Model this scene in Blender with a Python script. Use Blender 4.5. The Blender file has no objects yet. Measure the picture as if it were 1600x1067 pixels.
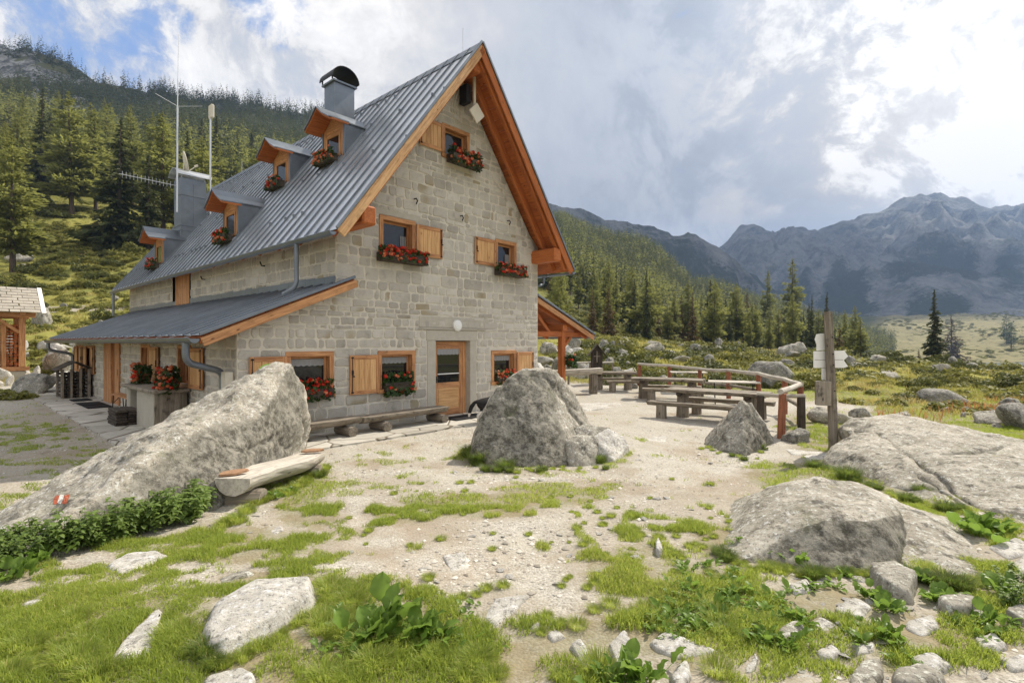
import bpy, bmesh, math, random
import numpy as np
from mathutils import Matrix, Vector
R = math.radians
random.seed(7)
SC = bpy.context.scene
COL = SC.collection

# ------------------------------------------------------------------ camera, sky, sun, exposure
F, CX, CY, HC = 816.0, 800.0, 533.5, 2.0
cam_d = bpy.data.cameras.new('camera')
cam_d.sensor_width = 36.0
cam_d.lens = F / 1600 * 36
cam_d.clip_start = 0.05
cam_d.clip_end = 30000
cam = bpy.data.objects.new('camera', cam_d)
cam.location = (0, 0, HC)
cam.rotation_euler = (R(90), 0, 0)
COL.objects.link(cam)
SC.camera = cam
SUN_AZ, SUN_EL = R(45.5), R(47)       # azimuth clockwise from +Y
SUND = Vector((math.sin(SUN_AZ) * math.cos(SUN_EL), math.cos(SUN_AZ) * math.cos(SUN_EL), math.sin(SUN_EL)))
sun_d = bpy.data.lights.new('sun', 'SUN')
sun_d.energy = 5.0
sun_d.angle = R(0.6)
sun_d.color = (1.0, 0.925, 0.80)
sun = bpy.data.objects.new('sun', sun_d)
sun.rotation_euler = (-SUND).to_track_quat('-Z', 'Y').to_euler()
sun.location = (20, 20, 60)
COL.objects.link(sun)
SC.view_settings.view_transform = 'Standard'
SC.view_settings.look = 'None'
SC.view_settings.exposure = 0.44
SC.view_settings.gamma = 1.0
SC.cycles.max_bounces = 7
SC.cycles.diffuse_bounces = 3
SC.cycles.glossy_bounces = 3
SC.cycles.transmission_bounces = 4
SC.cycles.transparent_max_bounces = 6
SC.cycles.sample_clamp_indirect = 6
SC.cycles.use_denoising = True


class NT:
    """tiny node-tree writer"""
    def __init__(s, nt):
        s.t = nt; nt.nodes.clear()
    def n(s, typ, **kw):
        nd = s.t.nodes.new(typ)
        for k, v in kw.items():
            if k.startswith('_'):
                setattr(nd, k[1:], v)
            else:
                key = int(k[1:]) if k[0] == 'i' and k[1:].isdigit() else k.replace('__', ' ')
                s.set(nd, key, v)
        return nd
    def set(s, nd, key, v):
        if isinstance(v, bpy.types.NodeSocket):
            s.t.links.new(v, nd.inputs[key])
        elif isinstance(v, bpy.types.Node):
            s.t.links.new(v.outputs[0], nd.inputs[key])
        else:
            nd.inputs[key].default_value = v
    def math(s, op, a, b=0.0, c=0.0, clamp=False):
        nd = s.n('ShaderNodeMath', _operation=op, _use_clamp=clamp)
        s.set(nd, 0, a); s.set(nd, 1, b)
        if op in ('MULTIPLY_ADD', 'SMOOTH_MIN', 'SMOOTH_MAX', 'COMPARE'): s.set(nd, 2, c)
        return nd.outputs[0]
    def vmath(s, op, a, b=(0, 0, 0)):
        nd = s.n('ShaderNodeVectorMath', _operation=op)
        s.set(nd, 0, a)
        if op == 'SCALE': s.set(nd, 3, b)
        else: s.set(nd, 1, b)
        return nd.outputs['Value'] if op in ('DOT_PRODUCT', 'LENGTH') else nd.outputs[0]
    def mix(s, f, a, b, blend='MIX'):
        nd = s.n('ShaderNodeMix', _data_type='RGBA', _blend_type=blend)
        s.set(nd, 0, f)
        for k, v in ((6, a), (7, b)):
            if isinstance(v, (tuple, list)) and len(v) == 3: v = (*v, 1)
            s.set(nd, k, v)
        return nd.outputs[2]
    def noise(s, vec, scale, detail=4.0, rough=0.55, dist=0.0, dim='3D'):
        nd = s.n('ShaderNodeTexNoise', _noise_dimensions=dim, Scale=scale, Detail=detail, Roughness=rough, Distortion=dist)
        if vec is not None: s.set(nd, 'Vector', vec)
        return nd.outputs[0]
    def voro(s, vec, scale, feature='F1', out=0, rnd=1.0):
        nd = s.n('ShaderNodeTexVoronoi', _feature=feature, Scale=scale)
        nd.inputs['Randomness'].default_value = rnd
        if vec is not None: s.set(nd, 'Vector', vec)
        return nd.outputs[out]
    def ramp(s, f, lo, hi, a=0.0, b=1.0, smooth=True):
        nd = s.n('ShaderNodeMapRange', _interpolation_type='SMOOTHSTEP' if smooth else 'LINEAR')
        for i, v in enumerate((f, lo, hi, a, b)): s.set(nd, i, v)
        return nd.outputs[0]
    def bump(s, h, strength=0.3, dist=0.02, normal=None):
        nd = s.n('ShaderNodeBump', Strength=strength, Distance=dist, Height=h)
        if normal is not None: s.set(nd, 'Normal', normal)
        return nd.outputs[0]
    def attr(s, name, out=2):
        return s.n('ShaderNodeAttribute', _attribute_name=name).outputs[out]


W = bpy.data.worlds.new('World')
SC.world = W
W.use_nodes = True
def make_sky():
    t = NT(W.node_tree)
    sky = t.n('ShaderNodeTexSky', _sky_type='NISHITA', _sun_disc=False, _sun_elevation=SUN_EL, _sun_rotation=SUN_AZ, _altitude=1900)
    tc = t.n('ShaderNodeTexCoord').outputs['Generated']
    d = t.vmath('NORMALIZE', tc)
    sep = t.n('ShaderNodeSeparateXYZ', i0=d)
    zz = t.math('ADD', t.math('MAXIMUM', sep.outputs[2], 0.0), 0.22)
    pl = t.n('ShaderNodeCombineXYZ', i0=t.math('DIVIDE', sep.outputs[0], zz), i1=t.math('DIVIDE', sep.outputs[1], zz), i2=0.37).outputs[0]
    warp = t.vmath('ADD', pl, t.vmath('SCALE', t.n('ShaderNodeTexNoise', Vector=pl, Scale=1.7, Detail=3).outputs[1], 0.5))
    big = t.noise(warp, 1.05, 8, 0.55)
    fine = t.noise(warp, 3.1, 9, 0.6)
    veil = t.noise(t.vmath('ADD', d, (3.1, 1.7, 0.4)), 3.0, 5, 0.55, 0.4)
    # one lobe of the cloud deck: 0..1 near a direction
    def lobe(v, k0, k1):
        v = Vector(v).normalized()
        return t.ramp(t.vmath('DOT_PRODUCT', d, tuple(v)), k0, k1)
    def dirpx(x, y): return ((x - CX) / F, 1.0, (CY - y) / F)
    dw = t.vmath('ADD', d, t.vmath('SCALE', t.n('ShaderNodeTexNoise', Vector=d, Scale=2.6, Detail=4).outputs[1], .22))
    puff = t.noise(dw, 4.2, 11, .66)
    wisp = t.noise(dw, 11.0, 9, .68)
    lump = t.math('ADD', t.math('MULTIPLY', big, .30), t.math('ADD', t.math('MULTIPLY', puff, .48), t.math('MULTIPLY', wisp, .22)))
    # blue gaps high on the left
    gap = t.math('MULTIPLY', lobe(dirpx(90, 60), .982, .9985), .12)
    gap = t.math('MAXIMUM', gap, t.math('MULTIPLY', lobe(dirpx(425, 0), .996, .9998), .15))
    gap = t.math('MAXIMUM', gap, t.math('MULTIPLY', lobe(dirpx(235, 45), .995, .9998), .13))
    cover = t.ramp(t.math('SUBTRACT', t.math('ADD', t.math('MULTIPLY', puff, .55), t.math('MULTIPLY', wisp, .45)), gap), .29, .41)
    # brightness of the deck: grey-blue base, white tops, veiled sun high on the right
    def add(*q):
        r = q[0]
        for x in q[1:]: r = t.math('ADD', r, x)
        return r
    def mul(x, k): return t.math('MULTIPLY', x, k)
    b = add(mul(t.math('SUBTRACT', lump, .5), 3.1), .27, mul(t.math('MULTIPLY', t.math('SUBTRACT', t.ramp(lump, .475, .535), .45), lobe(dirpx(1480, 90), .84, .97)), .44), mul(t.math('MULTIPLY', t.math('SUBTRACT', t.ramp(lump, .46, .53), .45), lobe(dirpx(250, 80), .84, .97)), .40), mul(lobe(dirpx(180, 60), .80, .98), .50), mul(lobe(dirpx(1440, -10), .93, .992), .46), mul(lobe(dirpx(1640, 110), .955, .997), .34),
            mul(lobe(dirpx(1330, 330), .93, .995), .14), mul(lobe(dirpx(1650, 340), .92, .99), .20), mul(t.ramp(sep.outputs[1], .30, -.30), .75), mul(t.ramp(sep.outputs[2], .62, .9), .35))
    rp = t.n('ShaderNodeValToRGB'); cr = rp.color_ramp; t.t.links.new(mul(b, .7), rp.inputs[0])
    for k, (ps, c) in enumerate(((.05, (.53, .56, .62)), (.22, (.63, .66, .72)), (.38, (.72, .745, .79)), (.52, (.80, .795, .81)), (.68, (.98, .95, .915)), (.95, (1.5, 1.44, 1.36)))):
        e = cr.elements[k] if k < 2 else cr.elements.new(ps)
        e.position = ps; e.color = (*c, 1)
    cl = t.vmath('SCALE', rp.outputs[0], 6.8)
    col = t.mix(cover, t.mix(.6, sky.outputs[0], (2.6, 4.0, 7.4)), cl)
    bg = t.n('ShaderNodeBackground', Color=col, Strength=0.105)
    t.t.links.new(bg.outputs[0], t.n('ShaderNodeOutputWorld').inputs[0])
make_sky()

# ------------------------------------------------------------------ noise
def _hash(ix, iy, iz, s):
    h = (ix * 374761393 + iy * 668265263 + iz * 2147483647 + s * 144665) & 0xFFFFFFFF
    h = ((h ^ (h >> 13)) * 1274126177) & 0xFFFFFFFF
    h = ((h ^ (h >> 16)) * 2246822519) & 0xFFFFFFFF
    return ((h ^ (h >> 15)) & 0xFFFFFF) / float(0xFFFFFF)
def vnoise(p, s=0):
    i = np.floor(p).astype(np.int64); f = p - i
    f = f * f * f * (f * (f * 6 - 15) + 10)
    x, y, z = i[:, 0], i[:, 1], i[:, 2]
    def L(a, b, t): return a + (b - a) * t
    c = [_hash(x + a, y + b, z + k, s) for k in (0, 1) for b in (0, 1) for a in (0, 1)]
    fx, fy, fz = f[:, 0], f[:, 1], f[:, 2]
    return L(L(L(c[0], c[1], fx), L(c[2], c[3], fx), fy), L(L(c[4], c[5], fx), L(c[6], c[7], fx), fy), fz) * 2 - 1
def fbm(p, octv=4, s=0, gain=0.5):
    p = np.asarray(p, float); a, r, k = 1.0, np.zeros(len(p)), 1.0
    for o in range(octv):
        r += a * vnoise(p * k + 17.3 * o, s + o); a *= gain; k *= 2.03
    return r
def ridged(p, octv=4, s=0):
    p = np.asarray(p, float); a, r, k = 1.0, np.zeros(len(p)), 1.0
    for o in range(octv):
        r += a * (1 - np.abs(vnoise(p * k + 9.1 * o, s + o)) * 2); a *= 0.5; k *= 2.07
    return r

# ------------------------------------------------------------------ mesh builder
class MB:
    def __init__(s):
        s.v = []; s.f = []; s.lc = []
    def add(s, verts, faces, lc=None):
        o = len(s.v)
        verts = [tuple(map(float, q)) for q in verts]
        s.v += verts
        s.f += [tuple(i + o for i in q) for q in faces]
        if lc is None:
            r = (random.uniform(-90, 90), random.uniform(-90, 90), random.uniform(-90, 90))
            lc = [(a + r[0], b + r[1], c + r[2]) for a, b, c in verts]
        s.lc += lc
    def box(s, c, size, ax=None, ch=0.006):
        """chamfered box; ax = three unit columns (x,y,z axes)"""
        c = Vector(c); hx, hy, hz = size[0] / 2, size[1] / 2, size[2] / 2
        ch = min(ch, hx * .45, hy * .45, hz * .45)
        ax = ax or (Vector((1, 0, 0)), Vector((0, 1, 0)), Vector((0, 0, 1)))
        V, idx = [], {}
        for sx in (-1, 1):
            for sy in (-1, 1):
                for sz in (-1, 1):
                    for k in range(3):
                        p = [sx * hx, sy * hy, sz * hz]
                        for j in range(3):
                            if j != k: p[j] -= (sx, sy, sz)[j] * ch
                        idx[sx, sy, sz, k] = len(V); V.append(p)
        Fc = []
        for k in range(3):
            a, b = [(1, 2), (2, 0), (0, 1)][k]
            for sg in (-1, 1):
                q = []
                for sa, sb in ((-1, -1), (1, -1), (1, 1), (-1, 1)):
                    g = [0, 0, 0]; g[k] = sg; g[a] = sa; g[b] = sb
                    q.append(idx[(*g, k)])
                Fc.append(q if sg > 0 else q[::-1])
            for sa in (-1, 1):          # edges along k
                for sb in (-1, 1):
                    q = []
                    for e, j in ((-1, a), (1, a), (1, b), (-1, b)):
                        g = [0, 0, 0]; g[k] = e; g[a] = sa; g[b] = sb
                        q.append(idx[(*g, j)])
                    Fc.append(q[::-1] if sa * sb > 0 else q)
        for sx in (-1, 1):
            for sy in (-1, 1):
                for sz in (-1, 1):
                    q = [idx[sx, sy, sz, k] for k in range(3)]
                    Fc.append(q if sx * sy * sz > 0 else q[::-1])
        order = sorted(range(3), key=lambda j: -size[j])
        r = (random.uniform(-90, 90), random.uniform(-90, 90), random.uniform(-90, 90))
        lc = [tuple(p[order[j]] + r[j] for j in range(3)) for p in V]
        W_ = [c + ax[0] * p[0] + ax[1] * p[1] + ax[2] * p[2] for p in V]
        s.add(W_, Fc, lc)
    def bx(s, x0, x1, y0, y1, z0, z1, ch=0.006):
        s.box(((x0 + x1) / 2, (y0 + y1) / 2, (z0 + z1) / 2), (abs(x1 - x0), abs(y1 - y0), abs(z1 - z0)), None, ch)
    def beam(s, p0, p1, w, h, up=(0, 0, 1), ch=0.008):
        p0, p1 = Vector(p0), Vector(p1); x = (p1 - p0); L = x.length; x.normalize()
        up = Vector(up); y = up.cross(x)
        if y.length < 1e-4: y = Vector((0, 1, 0)).cross(x)
        y.normalize(); z = x.cross(y)
        s.box((p0 + p1) / 2, (L, w, h), (x, y, z), ch)
    def tube(s, pts, rad, n=10, cap=True, sx=1.0):
        pts = [Vector(p) for p in pts]; m = len(pts)
        if not hasattr(rad, '__len__'): rad = [rad] * m
        V, lc, Fc = [], [], []
        t0 = (pts[1] - pts[0]).normalized()
        u = Vector((0, 0, 1)).cross(t0)
        if u.length < .05: u = Vector((1, 0, 0)).cross(t0)
        u.normalize(); L = 0
        r0 = random.uniform(-90, 90)
        for i, p in enumerate(pts):
            t = (pts[min(i + 1, m - 1)] - pts[max(i - 1, 0)]).normalized()
            u = (u - t * u.dot(t)).normalized(); w = t.cross(u)
            if i: L += (p - pts[i - 1]).length
            for k in range(n):
                a = 2 * math.pi * k / n
                V.append(p + (u * math.cos(a) * sx + w * math.sin(a)) * rad[i])
                lc.append((L + r0, rad[i] * math.cos(a) + r0, rad[i] * math.sin(a) - r0))
        for i in range(m - 1):
            for k in range(n):
                k2 = (k + 1) % n
                Fc.append((i * n + k, i * n + k2, (i + 1) * n + k2, (i + 1) * n + k))
        if cap:
            Fc.append(tuple(range(n))[::-1]); Fc.append(tuple((m - 1) * n + k for k in range(n)))
        s.add(V, Fc, lc)
    def prism(s, poly, d, ch=0):
        """poly: list of 3-D points (planar), extruded by vector d"""
        n = len(poly); d = Vector(d)
        A = [Vector(p) for p in poly]; B = [p + d for p in A]
        Fc = [tuple(range(n)), tuple(range(2 * n - 1, n - 1, -1))]
        for i in range(n):
            j = (i + 1) % n
            Fc.append((i, n + i, n + j, j))
        s.add(A + B, Fc)
    def build(s, name, mat, parent=None, smooth=False, fixn=True):
        me = bpy.data.meshes.new(name)
        me.from_pydata(s.v, [], s.f)
        if s.lc:
            at = me.attributes.new('lc', 'FLOAT_VECTOR', 'POINT')
            at.data.foreach_set('vector', np.array(s.lc, np.float32).ravel())
        if fixn:
            bm = bmesh.new(); bm.from_mesh(me)
            bmesh.ops.recalc_face_normals(bm, faces=bm.faces)
            bm.to_mesh(me); bm.free()
        if smooth:
            me.polygons.foreach_set('use_smooth', [True] * len(me.polygons))
        me.materials.append(mat)
        return link(name, me, parent)

def link(name, me, parent=None):
    o = bpy.data.objects.new(name, me); COL.objects.link(o)
    if parent is not None: o.parent = parent
    return o
def np_mesh(name, V, Fq, mat=None, attrs=None, smooth=False):
    """V (n,3); Fq (m,k) faces of one size or list of such arrays"""
    me = bpy.data.meshes.new(name)
    if not isinstance(Fq, list): Fq = [Fq]
    me.vertices.add(len(V)); me.vertices.foreach_set('co', np.asarray(V, np.float32).ravel())
    loops = np.concatenate([f.ravel() for f in Fq]); tot = np.concatenate([np.full(len(f), f.shape[1]) for f in Fq])
    me.loops.add(len(loops)); me.loops.foreach_set('vertex_index', loops.astype(np.int32))
    me.polygons.add(len(tot))
    st = np.concatenate([[0], np.cumsum(tot)[:-1]])
    me.polygons.foreach_set('loop_start', st.astype(np.int32))
    me.update(calc_edges=True); me.validate()
    for k, v in (attrs or {}).items():
        v = np.asarray(v, np.float32)
        if v.ndim == 2:
            at = me.attributes.new(k, 'FLOAT_VECTOR', 'POINT'); at.data.foreach_set('vector', v.ravel())
        else:
            at = me.attributes.new(k, 'FLOAT', 'POINT'); at.data.foreach_set('value', v)
    if smooth: me.polygons.foreach_set('use_smooth', np.ones(len(tot), bool))
    if mat: me.materials.append(mat)
    return me
def empty(name, loc=(0, 0, 0), rz=0.0):
    o = bpy.data.objects.new(name, None); COL.objects.link(o)
    o.empty_display_size = .2; o.location = loc; o.rotation_euler = (0, 0, rz)
    return o
def tag(o, label, cat, group=None, kind=None):
    o['label'] = label; o['category'] = cat
    if group: o['group'] = group
    if kind: o['kind'] = kind
    return o
def struct(o):
    o['kind'] = 'structure'; return o
def copy_tree(o, parent=None):
    c = o.copy(); COL.objects.link(c)
    if parent is not None: c.parent = parent
    for ch in list(o.children): copy_tree(ch, c)
    return c

# ------------------------------------------------------------------ materials
M = {}
def mat(name):
    m = bpy.data.materials.new(name); m.use_nodes = True; M[name] = m
    return NT(m.node_tree)
def finish(t, col, rough=0.8, normal=None, metal=0.0, spec=0.3, **kw):
    b = t.n('ShaderNodeBsdfPrincipled')
    for k, v in (('Base Color', col), ('Roughness', rough), ('Metallic', metal), ('Specular IOR Level', spec)):
        if isinstance(v, (tuple, list)) and len(v) == 3: v = (*v, 1)
        t.set(b, k, v)
    for k, v in kw.items(): t.set(b, k.replace('__', ' '), v)
    if normal is not None: t.set(b, 'Normal', normal)
    o = t.n('ShaderNodeOutputMaterial'); t.t.links.new(b.outputs[0], o.inputs[0])
    return b
def plain(name, col, rough=0.7, metal=0.0, var=0.12, scale=9.0, spec=0.3):
    t = mat(name); lc = t.attr('lc', 1)
    n = t.noise(lc, scale, 4, 0.6)
    c = t.mix(n, tuple(x * (1 - var) for x in col), tuple(min(1, x * (1 + var)) for x in col))
    finish(t, c, rough, t.bump(t.noise(lc, scale * 6, 3, .6), .15, .005), metal, spec)
def wood(name, a, b, grain=1.0, rough=0.65, dirt=0.0, bump=0.25, knots=True):
    t = mat(name); lc = t.attr('lc', 1)
    st = t.vmath('MULTIPLY', lc, (1.1, 16 * grain, 16 * grain))
    g = t.noise(st, 1.6, 6, .62, .6)
    g2 = t.noise(t.vmath('MULTIPLY', lc, (4, 70, 70)), 1.0, 3, .6)
    board = t.noise(t.vmath('MULTIPLY', lc, (.22, .5, .5)), 1.0, 1, .5)
    f = t.math('ADD', t.math('MULTIPLY', g, .85), t.math('MULTIPLY', board, .38))
    c = t.mix(t.ramp(f, .38, .82), a, b)
    if knots:
        k = t.voro(t.vmath('MULTIPLY', lc, (2.4, 7, 7)), 1.0)
        c = t.mix(t.ramp(k, .13, .03), c, tuple(x * .38 for x in a))
    if dirt:
        dn = t.noise(lc, 5.0, 6, .65)
        c = t.mix(t.ramp(dn, .5, .72, 0, dirt), c, tuple(x * .35 for x in a))
    h = t.math('ADD', t.math('MULTIPLY', g, .8), t.math('MULTIPLY', g2, .5))
    finish(t, c, rough, t.bump(h, bump, .01))
wood('larch_wood', (.26, .105, .042), (.64, .33, .145), bump=.4, dirt=.3)
wood('larch_pale', (.44, .225, .085), (.74, .45, .21), rough=.6)
wood('larch_red', (.27, .072, .018), (.52, .165, .045))
wood('larch_verge', (.34, .16, .065), (.70, .43, .21), dirt=.35, bump=.4)
wood('grey_wood', (.13, .105, .078), (.33, .285, .225), rough=.85, dirt=.8, bump=.6)
wood('pale_grey_wood', (.34, .30, .245), (.62, .57, .49), rough=.85, dirt=.4, bump=.5)
wood('red_post_wood', (.17, .060, .032), (.35, .135, .072), rough=.8, dirt=.6, bump=.5)
wood('dark_wood', (.035, .026, .02), (.10, .08, .06), rough=.9, dirt=.5, bump=.6)
wood('bark', (.05, .035, .026), (.15, .11, .085), rough=.95, bump=.9, knots=False)
plain('black_iron', (.018, .018, .018), .5, 0.3)
plain('galvanised', (.55, .56, .57), .38, 0.85, .1, 4)
plain('pale_plastic', (.62, .57, .47), .55)
plain('white_paint', (.86, .85, .81), .55, var=.06)
plain('terracotta', (.30, .11, .06), .8)
plain('black_rubber', (.012, .012, .013), .9, var=.4)
plain('curtain_cloth', (.30, .30, .30), .9, var=.1)
plain('lamp_glass', (.80, .80, .77), .25, var=.03)
plain('dark_interior', (.012, .011, .010), .9)
plain('red_paint', (.34, .085, .04), .9, var=.5, scale=30)
plain('mark_white', (.58, .55, .50), .9, var=.3, scale=30)
plain('green_paint', (.35, .58, .12), .7)
plain('brown_cushion', (.30, .175, .10), .95, var=.55, scale=22)

def make_mats():
    # zinc roofing
    t = mat('zinc'); lc = t.attr('lc', 1); tc = t.n('ShaderNodeTexCoord').outputs['Object']
    n = t.noise(tc, .8, 5, .6, .3); n2 = t.noise(t.vmath('MULTIPLY', lc, (.3, 2.2, 2.2)), 1.0, 3, .5)
    c = t.mix(t.math('ADD', t.math('MULTIPLY', n, .6), t.math('MULTIPLY', n2, .4)), (.44, .455, .475), (.80, .81, .83))
    finish(t, c, t.math('MULTIPLY_ADD', n, .22, .20), t.bump(t.noise(tc, 5.0, 2, .5), .06, .02), .85)
    t = mat('zinc_dark'); tc = t.n('ShaderNodeTexCoord').outputs['Object']
    n = t.noise(tc, 1.6, 5, .62, .4)
    c = t.mix(n, (.10, .115, .13), (.30, .325, .355))
    finish(t, c, t.math('MULTIPLY_ADD', n, .3, .28), t.bump(t.noise(tc, 4.0, 2, .5), .1, .02), .8)
    # ashlar stones and mortar
    t = mat('wall_stone'); lc = t.attr('lc', 1); tc = t.n('ShaderNodeTexCoord').outputs['Object']
    per = t.attr('rnd', 2)
    c = t.mix(per, (.42, .388, .335), (.63, .59, .515))
    ochre = t.ramp(t.noise(lc, .9, 2, .5), .60, .72, 0, .75)
    c = t.mix(ochre, c, (.34, .275, .155))
    sp = t.noise(tc, 70, 4, .75); c = t.mix(t.ramp(sp, .52, .75, 0, .55), c, (.075, .068, .058))
    c = t.mix(t.ramp(t.noise(tc, 22, 5, .7), .55, .8, 0, .5), c, (.45, .42, .36))
    c = t.mix(t.ramp(t.noise(tc, 4.0, 6, .65), .5, .78, 0, .45), c, (.13, .12, .10))
    ed = t.attr('edge', 2)
    em = t.ramp(t.math('ADD', ed, t.math('MULTIPLY', t.math('SUBTRACT', t.noise(tc, 9, 6, .7), .5), 1.5)), .45, .95, 0, .85)
    c = t.mix(em, c, t.mix(t.noise(tc, 6, 6, .65), (.50, .455, .38), (.72, .665, .56)))
    wx = t.noise(tc, .7, 5, .6)
    c = t.mix(t.ramp(wx, .5, .75, 0, .35), c, (.16, .15, .12)); c = t.mix(t.ramp(t.noise(t.vmath('ADD', tc, (3, 8, 1)), .9, 5, .62), .55, .75, 0, .4), c, (.50, .43, .30))
    h = t.math('ADD', t.noise(tc, 20, 6, .72), t.math('MULTIPLY', sp, .35))
    finish(t, c, .92, t.bump(h, 1.0, .022), spec=.15)
    t = mat('mortar'); tc = t.n('ShaderNodeTexCoord').outputs['Object']
    c = t.mix(t.noise(tc, 6, 6, .65), (.52, .475, .395), (.74, .685, .58))
    finish(t, c, .95, t.bump(t.noise(tc, 60, 5, .7), .6, .01), spec=.1)
    t = mat('dressed_stone'); tc = t.n('ShaderNodeTexCoord').outputs['Object']
    c = t.mix(t.noise(tc, 5, 6, .65), (.36, .33, .275), (.56, .52, .435))
    c = t.mix(t.ramp(t.noise(tc, 60, 4, .7), .55, .75, 0, .5), c, (.11, .10, .08))
    finish(t, c, .9, t.bump(t.noise(tc, 45, 5, .7), .5, .01), spec=.15)
    # granite boulders: speckle, lichen, moss, shade of the fronts painted in
    def granite(name, base, dark, lich, moss, warm=(.36, .32, .25)):
        t = mat(name); tc = t.n('ShaderNodeTexCoord').outputs['Object']
        g = t.n('ShaderNodeNewGeometry'); nz = t.n('ShaderNodeSeparateXYZ', i0=g.outputs['Normal']).outputs[2]
        n1 = t.noise(tc, 2.2, 7, .62, .5)
        c = t.mix(t.ramp(n1, .35, .68), dark, base)
        c = t.mix(t.ramp(t.noise(tc, .9, 4, .6), .5, .7, 0, .6), c, warm)
        sp = t.noise(tc, 26, 6, .85); sp2 = t.noise(t.vmath('ADD', tc, (5, 5, 5)), 17, 6, .82)
        c = t.mix(t.ramp(sp, .52, .60, 0, .75), c, tuple(x * .28 for x in dark))
        c = t.mix(t.ramp(sp2, .53, .62, 0, .8), c, tuple(min(.72, x * 1.7) for x in base))
        l = t.ramp(t.noise(t.vmath('ADD', tc, (9, 2, 4)), 3.2, 9, .74, .3), .53, .64, 0, lich)
        c = t.mix(l, c, (.05, .046, .037))
        yl = t.ramp(t.noise(t.vmath('ADD', tc, (1, 7, 4)), 3.0, 7, .72), .60, .72, 0, .42)
        c = t.mix(yl, c, (.33, .31, .12))
        cr_ = t.ramp(t.math('ADD', t.attr('crust', 2), t.math('MULTIPLY', t.math('SUBTRACT', t.noise(tc, 4, 8, .80), .5), 1.7)), .36, .70, 0, .84)  # dark lichen, with the shade of the boulder fronts put into the colour
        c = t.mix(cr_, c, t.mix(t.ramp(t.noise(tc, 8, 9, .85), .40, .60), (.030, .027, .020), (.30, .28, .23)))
        ms = t.math('MULTIPLY', t.ramp(t.noise(t.vmath('ADD', tc, (4, 1, 8)), 1.7, 7, .7), .57, .70, 0, moss), t.ramp(nz, -.3, .3))
        c = t.mix(ms, c, (.09, .105, .025))
        h = t.math('ADD', t.math('MULTIPLY', t.noise(tc, 11, 8, .75), 1.3), t.math('MULTIPLY', sp, .3))
        h = t.math('ADD', h, t.math('MULTIPLY', n1, 1.2))
        finish(t, c, .92, t.bump(h, .8, .03), spec=.15)
    granite('granite', (.52, .475, .395), (.31, .28, .225), .75, .45)
    granite('granite_grey', (.47, .435, .37), (.28, .255, .21), .75, .35)
    granite('granite_pale', (.64, .61, .55), (.45, .42, .37), .3, .12, (.58, .53, .44))
    granite('granite_far', (.36, .34, .295), (.20, .19, .165), .7, .3)
    # stone flags
    t = mat('flagstone'); tc = t.n('ShaderNodeTexCoord').outputs['Object']
    e = t.voro(tc, 1.15, 'DISTANCE_TO_EDGE'); cc = t.voro(tc, 1.15, 'F1', 1)
    c = t.mix(t.n('ShaderNodeSeparateColor', i0=cc).outputs[0], (.36, .335, .285), (.56, .53, .465))
    c = t.mix(t.ramp(t.noise(tc, 5, 7, .7), .45, .75, 0, .6), c, (.27, .25, .21))
    c = t.mix(t.ramp(e, .03, .01), c, (.16, .135, .10))
    finish(t, c, .9, t.bump(t.math('ADD', t.ramp(e, 0, .05), t.math('MULTIPLY', t.noise(tc, 25, 6, .7), .6)), .6, .02), spec=.15)
    # woodshed slates
    t = mat('slate_roof'); tc = t.n('ShaderNodeTexCoord').outputs['Object']; lc = t.attr('lc', 1)
    c = t.mix(t.noise(lc, 1.3, 2, .5), (.27, .24, .20), (.52, .475, .40))
    c = t.mix(t.ramp(t.noise(tc, 12, 6, .7), .5, .75, 0, .6), c, (.20, .17, .12))
    finish(t, c, .9, t.bump(t.noise(tc, 20, 5, .7), .5, .02), spec=.2)
    # glass
    t = mat('window_glass'); tc = t.n('ShaderNodeTexCoord').outputs['Object']
    finish(t, (.012, .014, .016), .04, t.bump(t.noise(tc, 1.5, 2, .5), .03, .02), spec=.6)
    # leaves
    def leaf(name, a, b, trans=.35, scale=1.0, rough=.5, tip=None):
        t = mat(name); r = t.attr('rnd', 2); lc = t.n('ShaderNodeTexCoord').outputs['Object']
        oi = t.n('ShaderNodeObjectInfo').outputs['Random']
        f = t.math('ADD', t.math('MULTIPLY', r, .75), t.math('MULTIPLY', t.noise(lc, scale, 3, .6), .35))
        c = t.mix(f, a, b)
        c = t.mix(t.math('MULTIPLY', oi, .35), c, tuple(x * .55 for x in a))
        if tip: c = t.mix(t.ramp(r, .80, .95, 0, .8), c, tip)
        p = t.n('ShaderNodeBsdfPrincipled', Base__Color=c, Roughness=rough); p.inputs['Specular IOR Level'].default_value = .25
        tr = t.n('ShaderNodeBsdfTranslucent', Color=t.mix(.5, c, tuple(min(1, x * 1.9) for x in b)))
        mx = t.n('ShaderNodeMixShader', i0=trans, i1=p, i2=tr)
        t.t.links.new(mx.outputs[0], t.n('ShaderNodeOutputMaterial').inputs[0])
    leaf('grass_blade', (.12, .185, .024), (.43, .49, .088), .45, .5, tip=(.52, .43, .20))
    leaf('grass_dark', (.055, .095, .016), (.19, .26, .045), .35, .8, tip=(.34, .27, .12))
    leaf('meadow_blade', (.17, .18, .03), (.46, .40, .11), .35, .06, tip=(.50, .36, .18))
    leaf('red_sorrel', (.25, .09, .03), (.50, .24, .10), .3, .5)
    leaf('dock_leaf', (.075, .14, .02), (.22, .33, .055), .4, 2.5, .42)
    leaf('nettle_leaf', (.06, .105, .022), (.22, .30, .07), .35, 2.0, .5)
    leaf('geranium_leaf', (.018, .040, .008), (.06, .11, .022), .25, 3.0)
    leaf('shrub_leaf', (.085, .098, .02), (.29, .275, .06), .25, .8, .6)
    leaf('shrub_dark', (.045, .058, .014), (.165, .17, .04), .2, .8, .6)
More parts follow.
